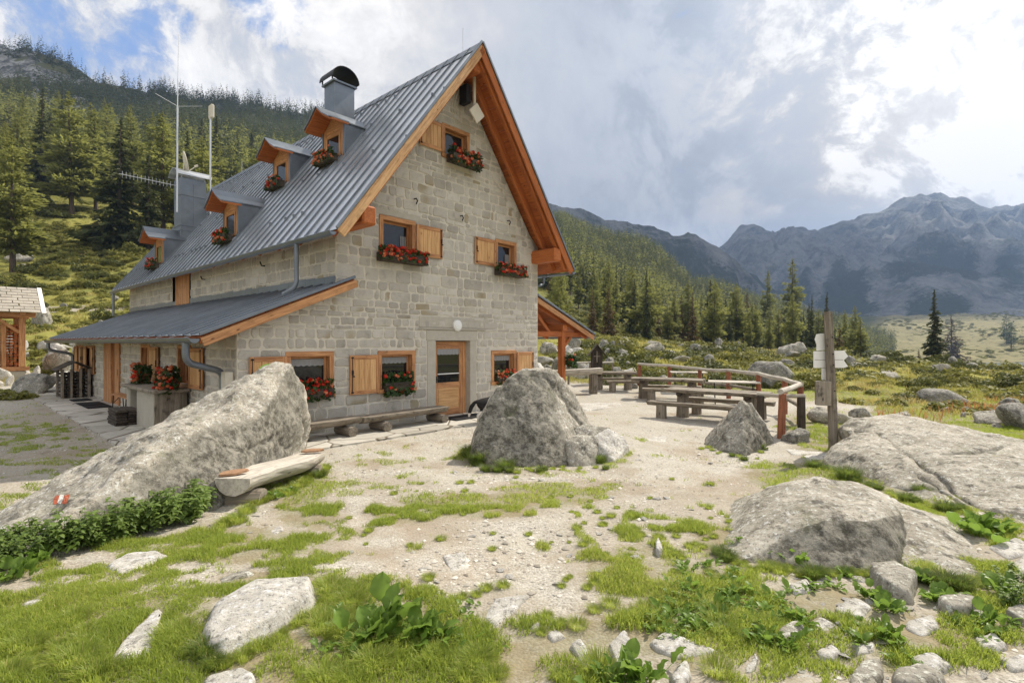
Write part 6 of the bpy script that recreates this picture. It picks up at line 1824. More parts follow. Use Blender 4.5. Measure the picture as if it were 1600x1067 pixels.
def tussock_mesh(seed, n, r, h, mt='grass_dark', w=.007):
    g = np.random.default_rng(seed); a = g.uniform(0, 6.28, n); q = r * np.sqrt(g.random(n)) * .55
    P = np.stack([q * np.cos(a), q * np.sin(a), -np.full(n, .02)], 1)
    hh = h * g.uniform(.5, 1.1, n); out = np.stack([np.cos(a), np.sin(a), a * 0], 1) * (g.uniform(.2, 1.0, n) * (q / r + .35) * 1.2)[:, None] + g.normal(size=(n, 3)) * .12
    out[:, 2] = 0
    s = np.stack([-np.sin(a), np.cos(a), a * 0], 1) * w * .5
    m = P + np.array([0, 0, .6]) * hh[:, None] + out * hh[:, None] * .35; t = P + np.array([0, 0, .75]) * hh[:, None] + out * hh[:, None]
    V = np.stack([P - s, P + s, m + s * .8, m - s * .8, t], 1).reshape(-1, 3); b = np.arange(n)[:, None] * 5
    return np_mesh('grass_tussock', V, [b + np.array([[0, 1, 2, 3]]), b + np.array([[3, 2, 4]])], M[mt], {'rnd': np.repeat(g.random(n), 5)})
TU_ = [tussock_mesh(i, 650, .30, .30) for i in range(3)]; TB_ = [tussock_mesh(10 + i, 420, .22, .16, 'grass_blade', .006) for i in range(3)]
LOOSE = [[], [], []]
def loose_tuft(x, y, sc, var):      # tufts of the turf itself: part of the grass nobody could count
    if any(a < x < b and c < y < d - 6 for a, b, c, d in STONE_PX): return
    me = rk.choice(var); n = len(me.vertices); V = np.empty(n * 3, np.float32); me.vertices.foreach_get('co', V); V = V.reshape(-1, 3)
    r = np.empty(n, np.float32); me.attributes['rnd'].data.foreach_get('value', r)
    a = rk.uniform(0, 6.28); c, s = math.cos(a), math.sin(a); p = gp(x, y)
    LOOSE[0].append(np.stack([V[:, 0] * c - V[:, 1] * s, V[:, 0] * s + V[:, 1] * c, V[:, 2]], 1) * sc + np.array(p)); LOOSE[1].append(r)
def foot_tufts():
    for line, n in (([(1128, 868), (1165, 884), (1240, 894), (1330, 897), (1410, 893), (1480, 915), (1565, 900)], 42), ([(1098, 697), (1130, 708), (1165, 716), (1212, 696)], 12), ([(738, 726), (790, 733), (850, 734), (890, 731), (960, 728)], 18), ([(1284, 730), (1340, 750), (1440, 786), (1512, 800)], 20), ([(310, 1008), (322, 1030), (350, 1040), (445, 990), (498, 955)], 16), ([(480, 716), (505, 745)], 5)):
        for i in range(n):
            f = i / n * (len(line) - 1); k = int(f); f -= k
            x = line[k][0] + (line[k + 1][0] - line[k][0]) * f + rk.uniform(-8, 8); y = line[k][1] + (line[k + 1][1] - line[k][1]) * f + rk.uniform(-3, 7)
            tussock(x, y, rk.uniform(.22, .5), 'grass tuft growing along the foot of a boulder or sunken stone', 'grass tufts at the foot of the boulders', TB_ if rk.random() < .7 else TU_)
def tussock(x, y, sc, label, group=None, var=TU_):
    p = gp(x, y); o = link('grass_tussock', rk.choice(var)); o.location = p; o.scale = (sc, sc, sc); o.rotation_euler = (0, 0, rk.uniform(0, 6.28)); return tag(o, label, 'grass tussock', group)
for x, y, s, lb in ((752, 722, 1.2, 'shaggy dark grass tussock at the left foot of the pointed boulder'), (736, 712, .9, 'smaller dark tussock on the shaded side of the pointed boulder'), (790, 732, .7, 'grass tuft along the front foot of the pointed boulder'), (935, 722, .75, 'dark tuft between the two small boulders'),
        (1325, 748, .85, 'dark tuft against the front slab of the split boulder'), (1272, 730, .6, 'round green tuft left of the split boulder'), (1187, 700, .5, 'tuft at the right foot of the pyramid boulder'), (1440, 770, .5, 'long grass tuft behind the rounded boulder')):
    tussock(x, y, s, lb)
foot_tufts()
TL_ = [tussock_mesh(30 + i, 420, .30, .20, 'grass_blade', .006) for i in range(3)]
for i in range(95):
    x, y = rk.choice([(rk.uniform(-10, 320), rk.uniform(945, 1066)), (rk.uniform(420, 780), rk.uniform(990, 1066)), (rk.uniform(500, 560), rk.uniform(920, 990)), (rk.uniform(900, 1250), rk.uniform(940, 1066))])
    loose_tuft(x, y, rk.uniform(.25, .6), TL_)
for i in range(20):
    f = i / 19; tussock(345 + 165 * f + rk.uniform(-6, 10), 818 - 92 * f + rk.uniform(-4, 12), rk.uniform(.5, .85), 'bright grass tuft along the foot of the log seat', 'tufts along the log seat', TB_)
for i in range(190):
    x, y = rk.choice([(rk.uniform(0, 330), rk.uniform(950, 1060)), (rk.uniform(480, 900), rk.uniform(900, 1060)), (rk.uniform(500, 1150), rk.uniform(740, 870)), (rk.uniform(880, 1150), rk.uniform(800, 950))])
    loose_tuft(x, y, rk.uniform(.15, .42), TB_)

def loose_build():
    V = np.concatenate(LOOSE[0]); b = np.arange(len(V) // 5)[:, None] * 5
    me = np_mesh('grass', V, [b + np.array([[0, 1, 2, 3]]), b + np.array([[3, 2, 4]])], M['grass_blade'], {'rnd': np.concatenate(LOOSE[1])})
    tag(link('grass', me), 'longer loose tufts of grass standing in the turf and gravel of the foreground', 'grass', kind='stuff')
loose_build()
# ------------------------------------------------------------------ broad-leaved plants
def leaf_grid(L, Wd, fold, droop, wav, seed, nu=7, nv=5, tipw=.55):
    """one leaf along +x rising then drooping; returns V (k,3), quads"""
    g = np.random.default_rng(seed); V = []
    for i in range(nu):
        f = i / (nu - 1); w = Wd * (math.sin(math.pi * min(1, f * .86 + .12)) ** .8) * (1 if f < .99 else .05)
        for j in range(nv):
            e = j / (nv - 1) * 2 - 1
            V.append((L * (f - .10 * droop * f * f), e * w / 2, L * (.35 * f - droop * f * f) + fold * abs(e) * w * .5 + wav * L * .05 * math.sin(f * 13 + e * 4) * abs(e) + .008 * g.normal() * L))
    Q = [(i * nv + j, i * nv + j + 1, (i + 1) * nv + j + 1, (i + 1) * nv + j) for i in range(nu - 1) for j in range(nv - 1)]
    return np.array(V), np.array(Q)
def rosette(name, seed, n, L0, L1, wr, up0, up1, mt, wav=1.0, spread=.1, petiole=.6):
    g = np.random.default_rng(seed); VV, QQ, RR = [], [], []; o = 0
    for k in range(n):
        L = g.uniform(L0, L1); V, Q = leaf_grid(L, L * wr * g.uniform(.8, 1.2), g.uniform(.15, .5), g.uniform(.15, .6), wav, seed * 31 + k)
        el = g.uniform(up0, up1); az = g.uniform(0, 6.28); roll = g.uniform(-.4, .4)
        Rm = np.array(Matrix.Rotation(az, 3, 'Z') @ Matrix.Rotation(-el, 3, 'Y') @ Matrix.Rotation(roll, 3, 'X'))
        c = np.array([g.normal() * spread, g.normal() * spread, 0]); d = np.array([math.cos(az) * math.cos(el), math.sin(az) * math.cos(el), math.sin(el)])
        base = c + d * L * petiole * g.uniform(.3, 1)
        W_ = V @ Rm.T + base
        VV.append(W_); QQ.append(Q + o); RR.append(np.full(len(W_), g.random())); o += len(W_)
        # petiole
        s = np.array([-math.sin(az), math.cos(az), 0]) * L * .02
        VV.append(np.array([c - s, c + s, base + s, base - s])); QQ.append(np.array([[0, 1, 2, 3]]) + o); RR.append(np.full(4, .9)); o += 4
    return np_mesh(name, np.concatenate(VV), np.concatenate(QQ), M[mt], {'rnd': np.concatenate(RR)}, True)
DK = [rosette('dock_plant', 200 + i, 30, .08, .175, .66, .35, 1.25, 'dock_leaf', 1.4, .06) for i in range(4)]
DS = [rosette('dock_plant', 220 + i, 13, .05, .11, .5, .15, .9, 'dock_leaf', 1.2, .04, .5) for i in range(4)]
def plant(x, y, sc, label, group=None, var=DK, name='dock_plant', cat='plant'):
    p = gp(x, y); o = link(name, rk.choice(var)); o.location = p; o.scale = (sc, sc, sc * rk.uniform(.85, 1.1)); o.rotation_euler = (rk.uniform(-.1, .1), rk.uniform(-.1, .1), rk.uniform(0, 6.28)); return tag(o, label, cat, group)
for x, y, s, lb in ((600, 985, 1.15, 'large dock plant with crinkled leaves, bottom centre left'), (575, 1000, .8, 'dock leaves at the left flank of the large dock plant'), (650, 1000, .8, 'dock leaves at the right flank of the large dock plant'), (690, 1003, .45, 'low dock plant trailing right of the large one'),
        (1000, 1062, .8, 'bright broad dock plant cut by the bottom edge'), (955, 1070, .6, 'dock leaves beside the bright plant at the bottom edge'), (1250, 880, .62, 'round leaved plant under the dark lichened boulder, left end'), (1200, 868, .6, 'round leaved plant at the left toe of the dark boulder'), (1165, 855, .5, 'bright leaves at the left tip of the dark boulder'),
        (1360, 935, .55, 'dock plant left of the square cut block'), (1385, 955, .5, 'dock plant in front of the square cut block'), (1470, 940, .6, 'dock plant right of the square cut block'), (1440, 910, .5, 'leaves between square cut block and sloping slab'), (1390, 1000, .5, 'plantain like plant among the lower right stones'),
        (1540, 975, .5, 'dock plant near the right edge below the slab'), (1530, 835, 1.1, 'bright green broad leaved plant between slab and split boulder'), (1555, 828, .7, 'smaller bright plant beside the broad leaved one'), (1320, 900, .35, 'small leaves under the dark boulder'), (430, 778, .55, 'bright dock plant in the grass below the log seat'), (455, 770, .45, 'second dock plant below the log seat'),
        (60, 880, .7, 'tall pale leaf plant at the left end of the nettles'), (20, 905, .7, 'broad leaves at the left edge of the nettles'), (1570, 930, .7, 'leafy plant at the right edge of the turf'), (1225, 1012, .35, 'leaves by the wedge shaped stone'), (1195, 1000, .4, 'dock leaves left of the wedge shaped stone')):
    plant(x, y, s, lb)
for i in range(110):
    c = rk.random()
    if c < .62: x, y = rk.uniform(1010, 1260), rk.uniform(925, 1005)
    elif c < .75: x, y = rk.uniform(1250, 1600), rk.uniform(910, 1060)
    elif c < .88: x, y = rk.uniform(500, 780), rk.uniform(930, 1020)
    else: x, y = rk.uniform(1060, 1150), rk.uniform(880, 930)
    plant(x, y, rk.uniform(.3, .85), 'small leafy herb growing in the foreground turf', 'small herbs in the turf', DS, 'herb_plant')
def nettle_mesh(seed):
    g = np.random.default_rng(seed); VV, QQ, RR = [], [], []; o = 0
    for st in range(7):
        b = np.array([g.normal() * .10, g.normal() * .10, 0]); h = g.uniform(.28, .5); ln = np.array([g.normal() * .12, g.normal() * .12, 0])
        for k in range(9):
            f = .25 + .75 * k / 8; c = b + ln * f + np.array([0, 0, h * f])
            for sd in range(3 if k > 6 else 2):
                az = k * 1.57 + sd * 3.14 + g.normal() * .3; L = g.uniform(.07, .125) * (1.15 - .35 * f)
                V, Q = leaf_grid(L, L * .55, .3, g.uniform(.35, .9), .8, seed * 77 + k * 3 + sd + st * 29, 5, 3)
                Rm = np.array(Matrix.Rotation(az, 3, 'Z')); W_ = V @ Rm.T + c
                VV.append(W_); QQ.append(Q + o); RR.append(np.full(len(W_), np.clip(g.normal(.25 + .4 * f, .18), 0, 1))); o += len(W_)
        s = np.array([.004, 0, 0]); t = b + ln + np.array([0, 0, h])
        VV.append(np.array([b - s, b + s, t + s, t - s])); QQ.append(np.array([[0, 1, 2, 3]]) + o); RR.append(np.full(4, .1)); o += 4
    return np_mesh('nettle', np.concatenate(VV), np.concatenate(QQ), M['nettle_leaf'], {'rnd': np.concatenate(RR)}, True)
NT_ = [nettle_mesh(300 + i) for i in range(5)]
for i in range(64):
    f = rk.random(); x = -30 + 350 * f; yb = 905 - 95 * f; y = yb - rk.uniform(0, 26)
    plant(x, y, rk.uniform(.5, .75) * (.70 + .42 * f), 'dark green nettle plant along the foot of the long boulder', 'nettles along the long boulder', NT_, 'nettle_plant')
for i in range(4): plant(rk.uniform(1540, 1640), rk.uniform(905, 955), rk.uniform(.25, .42), 'leafy weed at the lower right edge', 'weeds at the right edge', NT_, 'nettle_plant')

# ------------------------------------------------------------------ shrubs of the meadow
def shrub_mesh(seed, n, mt, flat=.5, leaf_=.055):
    g = np.random.default_rng(seed)
    d = g.normal(size=(n, 3)); d /= np.linalg.norm(d, axis=1)[:, None]; d[:, 2] = np.abs(d[:, 2])
    r = .55 + .28 * fbm(d * 2.2 + seed, 3, seed) + .10 * fbm(d * 6 + seed, 2, seed + 1)
    P = d * (r * g.uniform(.72, 1.0, n) ** .6)[:, None] * np.array([1, 1, flat * 1.6])
    nr = d + g.normal(size=(n, 3)) * .7; nr /= np.linalg.norm(nr, axis=1)[:, None]
    a = np.cross(nr, g.normal(size=(n, 3))); a /= np.linalg.norm(a, axis=1)[:, None]; b = np.cross(nr, a)
    L = leaf_ * g.uniform(.6, 1.5, n)[:, None]
    V = np.stack([P - a * L, P + b * L * .45, P + a * L, P - b * L * .45], 1).reshape(-1, 3)
    return np_mesh('shrub', V, np.arange(n * 4).reshape(-1, 4), M[mt], {'rnd': np.repeat(np.clip(g.normal(.45, .22, n) + .25 * (d[:, 2] - .5), 0, 1), 4)})
SB = [shrub_mesh(400 + i, 1500, 'shrub_leaf' if i % 2 else 'shrub_dark', .34 + .06 * i) for i in range(5)]
def shrub(X, Y, w, label, group, var=SB):
    o = link('shrub', rk.choice(var)); o.location = (X, Y, float(H(X, Y)) - .05 * w); o.scale = (w, w * rk.uniform(.7, 1.1), w * rk.uniform(.6, 1.0)); o.rotation_euler = (0, 0, rk.uniform(0, 6.28)); return tag(o, label, 'shrub', group)
for i in range(230):
    x = rk.uniform(870, 1640); y = rk.triangular(536, 632, 556); p = gp(x, y)
    t_, s_ = loc2(p.x, p.y)
    if (t_ < 11.2 and s_ > -8.2) or p.y > 75 or p.y < 11: continue
    shrub(p.x, p.y, rk.uniform(18, 52) / F * p.y / 1.1, 'low heath shrub in the meadow beyond the terrace', 'heath shrubs beyond the terrace')
for i in range(120):
    x = rk.uniform(-80, 470); y = rk.triangular(335, 520, 400); p = gp(x, y)
    shrub(p.x, p.y, rk.uniform(10, 44) / F * p.y / 1.1, 'low heath shrub on the left hillside meadow', 'heath shrubs on the left hillside')
for x, y, w, lb in ((20, 622, 60, 'leafy shrub at the left edge below the rubble'), (1275, 600, 60, 'round dark bush right of the big pointed rock'), (960, 545, 60, 'dark bush behind the thin rail fence'), (1075, 560, 50, 'dark juniper bush behind the terrace fence')):
    p = gp(x, y); shrub(p.x, p.y, w / F * p.y / 1.1, lb, None)

# finer undergrowth between the shrubs, too many to count
def undergrowth():
    g = np.random.default_rng(5); out = [[], [], [], 0]
    base = [shrub_mesh(430 + i, 260, 'shrub_leaf', .4, .12) for i in range(3)]; lib = []
    for me in base:
        V = np.empty(len(me.vertices) * 3, np.float32); me.vertices.foreach_get('co', V)
        r = np.empty(len(me.vertices), np.float32); me.attributes['rnd'].data.foreach_get('value', r); lib.append((V.reshape(-1, 3), r)); bpy.data.meshes.remove(me)
    n = 6200; u = np.where(g.random(n) < .55, g.uniform(860, 1650, n), g.uniform(-80, 480, n)); Y = np.sqrt(g.uniform(0, 1, n) * (95 ** 2 - 13 ** 2) + 13 ** 2); X = (u - CX) / F * Y
    t_, s_ = loc2(X, Y); ok = ~((t_ < 11.2) & (t_ > -11) & (s_ > -8.4) & (s_ < 22)); ok &= fbm(np.stack([X, Y, X * 0], 1) * .16, 3, 9) > -.25
    ok &= (Y > 17) | (u > 1380)
    X2 = g.uniform(1370, 1720, 1500); Y2 = g.uniform(290, 715, 1500); k2 = fbm(np.stack([X2 * .02, Y2 * .02, X2 * 0], 1), 3, 4) > -.1
    X = np.concatenate([X, ((X2 - CX) / F * Y2)[k2]]); Y = np.concatenate([Y, Y2[k2]]); ok = np.concatenate([ok, np.ones(k2.sum(), bool)])
    z = H(X, Y)
    for i in np.nonzero(ok)[0]:
        V, r = lib[g.integers(0, 3)]; w = g.uniform(.2, .66) * (1 + min(Y[i], 380) / 70); a = g.uniform(0, 6.28); c, s = math.cos(a), math.sin(a)
        out[0].append(np.stack([V[:, 0] * c - V[:, 1] * s, V[:, 0] * s + V[:, 1] * c, V[:, 2] * .8], 1) * w + np.array([X[i], Y[i], z[i] - .04])); out[2].append(np.clip(r + g.normal() * .25, 0, 1))
    V = np.concatenate(out[0])
    me = np_mesh('undergrowth', V, np.arange(len(V)).reshape(-1, 4), M['shrub_leaf'], {'rnd': np.concatenate(out[2])})
    tag(link('undergrowth', me), 'low heath undergrowth spread over the meadows', 'undergrowth', kind='stuff')
undergrowth()

# ------------------------------------------------------------------ conifers
def conifer(seed, h, r, kind, nb, spr, trunk=True):
    """whorled branches carrying diamond sprays; kinds: spruce (drooping, narrow), larch (airy), pine"""
    g = np.random.default_rng(seed); S, Dn, Ln, Wd, Rn = [], [], [], [], []
    z0 = {'spruce': .06, 'larch': .16, 'pine': .2}[kind] * h
    for k in range(nb):
        f = (k + g.random()) / nb; f = f ** 1.15
        z = z0 + (h - z0) * f
        prof = {'spruce': (1 - f) ** .85 + .03, 'larch': (1 - f) ** .72 * (.62 + .55 * min(1, f * 3.2)) + .03, 'pine': (1 - f ** 1.6) * .9 + .1}[kind]
        L = r * prof * g.uniform(.55, 1.18) * (1 + .25 * math.sin(f * 17 + seed))
        if g.random() < .07: L *= .4
        az = g.uniform(0, 6.28); e0 = {'spruce': -.28 - .25 * (1 - f), 'larch': .12 - .25 * (1 - f), 'pine': .15}[kind] + g.normal() * .13
        m = max(3, int(spr * (L / r + .25)))
        if spr > 10: m = int(m * 1.9)
        u = np.sort(g.uniform(.12, 1, m)) ** .8
        curve = {'spruce': .30, 'larch': .18, 'pine': .15}[kind]
        rad = L * u; zz = z + L * (math.sin(e0) * u + curve * u ** 2.2 * .5)
        P = np.stack([np.cos(az) * rad * math.cos(e0), np.sin(az) * rad * math.cos(e0), zz], 1)
        side = g.normal(size=m) * .16 * L * (1.15 - u * .6); P[:, 0] += -np.sin(az) * side; P[:, 1] += np.cos(az) * side; P[:, 2] += g.normal(size=m) * .05 * L - np.abs(side) * .2
        da = az + np.clip(side / (L * .16 + 1e-6), -2, 2) * .45 + g.normal(size=m) * .35
        el = e0 + curve * u * 1.3 + g.normal(size=m) * .3 - (.35 if kind == 'spruce' else .1)
        S.append(P); Dn.append(np.stack([np.cos(da) * np.cos(el), np.sin(da) * np.cos(el), np.sin(el)], 1))
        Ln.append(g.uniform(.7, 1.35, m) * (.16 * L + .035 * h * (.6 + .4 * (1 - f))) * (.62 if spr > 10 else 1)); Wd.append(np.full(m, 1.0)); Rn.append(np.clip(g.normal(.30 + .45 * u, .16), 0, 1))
    P = np.concatenate(S); D_ = np.concatenate(Dn); L = np.concatenate(Ln)[:, None]; Rr = np.concatenate(Rn); n = len(P)
    nr = np.array([0, 0, 1.0]) + g.normal(size=(n, 3)) * .55; b = np.cross(D_, nr); b /= np.linalg.norm(b, axis=1)[:, None]
    w = L * (1.55 if spr < 10 else 1) * ({'spruce': .25, 'larch': .20, 'pine': .30}[kind])
    V = np.stack([P - D_ * L * .5, P + b * w, P + D_ * L * .6, P - b * w], 1).reshape(-1, 3)
    return V, np.arange(n * 4).reshape(-1, 4), np.repeat(Rr, 4)
def trunk_mesh(h, r):
    mb = MB(); mb.tube([(0, 0, -.5), (0, 0, h * .1), (.02 * h * .1, 0, h * .5), (0, 0, h * .985)], (r * 1.25, r, r * .6, r * .06), 8)
    me_o = mb.build('trunk', M['bark']); me = me_o.data; bpy.data.objects.remove(me_o); return me
TREES = {}
def tree_kind(key, seed, h, r, kind, nb, spr, mt):
    V, Q, rn = conifer(seed, h, r, kind, nb, spr)
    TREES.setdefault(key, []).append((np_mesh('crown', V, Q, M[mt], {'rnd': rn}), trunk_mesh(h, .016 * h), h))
for i in range(4): tree_kind('spruce', 500 + i, 15, 2.1 + .22 * i, 'spruce', 230, 19, 'spruce_needles')
for i in range(5): tree_kind('larch', 520 + i, 15, 2.5 + .28 * i, 'larch', 220, 20, 'larch_needles')
for i in range(2): tree_kind('russet', 540 + i, 9, 1.75 + .2 * i, 'spruce', 150, 17, 'russet_needles')
tree_kind('dead', 560, 12, 1.6, 'larch', 90, 11, 'dead_needles'); tree_kind('dead', 561, 12, 1.3, 'larch', 60, 11, 'dead_needles')
for i in range(3): tree_kind('pine', 550 + i, 11, 2.5 + .3 * i, 'larch', 110, 20, 'pine_needles')
TNAME = {'dead': 'larch_tree', 'spruce': 'spruce_tree', 'larch': 'larch_tree', 'russet': 'spruce_tree', 'pine': 'pine_tree'}
def tree(X, Y, h, key, label, group=None, wid=1.0):
    cr, tr, h0 = rk.choice(TREES[key]); s = h / h0
    o = empty(TNAME[key], (X, Y, float(H(X, Y)) - .1), rk.uniform(0, 6.28)); tag(o, label, 'tree', group)
    o.scale = (s * wid, s * wid, s); o.rotation_euler[0] = rk.uniform(-.02, .02); o.rotation_euler[1] = rk.uniform(-.02, .02)
    link('trunk', tr, o); link('crown', cr, o); return o
def tree_px(x, yb, hpx, key, label, wid=1.0, Y=None):
    p = gp(x, yb) if Y is None else Vector(((x - CX) / F * Y, Y, 0)); return tree(p.x, p.y, hpx / F * p.y, key, label, None, wid)
USED = []
HERO = [(62, 318, 180, 'spruce', 'slim dark spruce second from the left edge of the hillside wood', .8), (185, 386, 205, 'spruce', 'tall broad dark spruce standing out at the front of the left wood', 1.25), (20, 425, 215, 'larch', 'big light green larch at the left edge', 1.15),
        (112, 335, 190, 'larch', 'pale larch between the two dark spruces', 1.1), (88, 305, 72, 'larch', 'small young tree on the open patch of the left slope', 1.0), (255, 372, 195, 'larch', 'full light green larch left of the metal chimney', 1.15), (372, 285, 78, 'spruce', 'pointed dark spruce right of the metal chimney', 1.2), (232, 392, 150, 'spruce', 'dark spruce half hidden behind the metal chimney', 1.1),
        (150, 330, 160, 'larch', 'airy larch behind the tall broad spruce', 1.1), (318, 380, 165, 'larch', 'light larch behind the chimney cowl', 1.1),
        (1168, 541, 88, 'russet', 'reddish brown narrow spruce before the right wood', .8), (1236, 546, 142, 'larch', 'tallest larch on the right, dense and upright', .85), (1198, 540, 118, 'larch', 'tall larch left of the tallest one', .7), (1290, 556, 100, 'spruce', 'dark spruce right of the tallest larch', .9), (1267, 552, 92, 'spruce', 'dark narrow spruce beside the tallest larch', .7),
        (1461, 560, 118, 'spruce', 'lone pointed spruce on the right meadow', 1.15), (1487, 562, 68, 'russet', 'smaller russet spruce leaning against the lone spruce', 1.4), (1436, 560, 24, 'russet', 'tiny spruce left of the lone spruce', 1.2), (1345, 556, 66, 'larch', 'light larch right of the signpost', 1.0), (1236, 548, 45, 'russet', 'small russet spruce at the foot of the tallest larch', .9), (1312, 556, 52, 'russet', 'small dark tree behind the signpost', 1.0),
        (950, 524, 78, 'russet', 'red brown spruce behind the porch meadow', .95), (1028, 524, 56, 'russet', 'small red brown spruce in the middle of the wood edge', .9), (926, 520, 70, 'russet', 'dark reddish spruce nearest the porch roof', .8), (1120, 535, 95, 'larch', 'bright larch at the wood edge', .95), (1075, 532, 95, 'larch', 'bright larch left of the wood edge boulder', 1.0), (990, 522, 88, 'spruce', 'grey green spruce at the wood edge', .85),
        (1580, 545, 42, 'pine', 'lone dark pine beyond the lake near the right edge', 1.0), (1573, 536, 46, 'pine', 'second dark pine beyond the lake', .9)]
HY = {1461: 58, 1488: 57, 1436: 60, 1345: 63, 1312: 62}
for x, yb, hp_, key, lb, wd in HERO: tree_px(x, yb, hp_, key, lb, wd, HY.get(x))
# woods: trees one can tell apart, nearest first
cnt = 0; placed = [(o.location.x, o.location.y) for o in COL.objects if o.get('category') == 'tree']
def try_tree(X, Y, mind):
    for a, b in placed:
        if (a - X) ** 2 + (b - Y) ** 2 < mind * mind: return False
    placed.append((X, Y)); return True
while cnt < 84:
    u = rk.uniform(-120, 470); Y = 66 + 130 * rk.random() ** 1.3; X = (u - CX) / F * Y
    if Y < 84 + max(0, (u - 100)) * .0 and rk.random() < .75: continue
    if 60 < u < 150 and Y < 100: continue
    if 300 < u < 420 and Y < 92: continue
    if not try_tree(X, Y, 3.4): continue
    key = rk.choices(('larch', 'spruce', 'pine', 'dead'), (.57, .28, .11, .04))[0]
    tree(X, Y, rk.choice((rk.uniform(6, 10), rk.uniform(11, 16), rk.uniform(14, 21))) * (.85 if key == 'pine' else 1), key, {'larch': 'light green larch in the wood on the left hillside', 'spruce': 'dark spruce in the wood on the left hillside', 'pine': 'bushy pine in the wood on the left hillside', 'dead': 'grey bare larch in the wood on the left hillside'}[key], 'trees of the left hillside wood', rk.uniform(.7, 1.3)); cnt += 1
cnt = 0
while cnt < 215:
    u = rk.uniform(850, 1345); Y = 60 + 120 * rk.random() ** 1.1; X = (u - CX) / F * Y
    if Y < 62 + (u - 850) * .03: continue
    if not try_tree(X, Y, 2.3): continue
    key = rk.choices(('larch', 'spruce', 'russet', 'dead'), (.60, .28, .06, .06))[0]
    tree(X, Y, rk.choice((rk.uniform(4.5, 7), rk.uniform(6, 9), rk.uniform(7, 11))) * (.8 if key == 'russet' else 1), key, {'larch': 'light green larch in the wood right of the hut', 'spruce': 'dark spruce in the wood right of the hut', 'russet': 'russet spruce in the wood right of the hut', 'dead': 'grey bare larch in the wood right of the hut'}[key], 'trees of the wood right of the hut', rk.uniform(.55, 1.15)); cnt += 1

# far woods, beyond counting: one object
def far_forest():
    g = np.random.default_rng(77); lib = []
    for i, (kind, nb) in enumerate((('larch', 34), ('larch', 30), ('spruce', 34), ('spruce', 30))):
        V, Q, rn = conifer(600 + i, 12, 2.5, kind, nb, 7); lib.append((V * np.array([1, 1, 1]), Q, rn, i < 2))
    out = {True: [[], [], [], 0], False: [[], [], [], 0]}
    n = 27000
    side = g.random(n) < .42
    u = np.where(side, g.uniform(-260, 900, n), g.uniform(840, 1400, n)); Y = np.sqrt(g.uniform(0, 1, n) * (455 ** 2 - 120 ** 2) + 120 ** 2)
    X = (u - CX) / F * Y; z = H(X, Y); P = np.stack([X, Y, X * 0], 1)
    cl = fbm(P * .012, 3, 88)
    dens = np.where(u < 860, np.clip(1.0 - (Y - 175) / 190 + cl * .8, .42, 1), np.clip(1.3 - (Y - 330) / 300 + cl * .3, .5, 1))
    dens = np.where((u < 860) & (Y > 210), np.clip(-.06 + cl * 1.9 + .5 * fbm(P * .05, 2, 89), 0, 1), dens)
    dens = np.where((u > 1330) & (Y < 200), 0, dens); dens = np.where(z < -8.4, 0, dens); dens *= np.clip((1405 - u) / 30, 0, 1)
    for i in np.nonzero(g.random(n) < dens)[0]:
        V, Q, rn, lar = lib[g.integers(0, 4)]
        if lar and ((Y[i] > 240 and u[i] < 860) or (u[i] > 860 and Y[i] > 200 and g.random() < .55)): V, Q, rn, lar = lib[2]
        s = g.uniform(.55, 1.15) * (.82 if u[i] > 860 else (1.15 if Y[i] > 220 else 1.2)); a = g.uniform(0, 6.28); c, s_ = math.cos(a), math.sin(a)
        W_ = np.stack([V[:, 0] * c - V[:, 1] * s_, V[:, 0] * s_ + V[:, 1] * c, V[:, 2]], 1) * np.array([s, s, s]) + np.array([X[i], Y[i], z[i] - .3])
        b = out[lar]; b[0].append(W_); b[1].append(Q + b[3]); b[2].append(np.clip(rn + g.normal() * .15, 0, 1)); b[3] += len(W_)
    for lar, lb, mt in ((True, 'far larch wood covering the slopes as one mass', 'larch_needles'), (False, 'far dark spruce wood covering the slopes as one mass', 'spruce_needles')):
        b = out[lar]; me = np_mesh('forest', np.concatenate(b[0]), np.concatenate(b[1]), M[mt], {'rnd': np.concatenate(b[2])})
        tag(link('forest', me), lb, 'forest', kind='stuff')
far_forest()

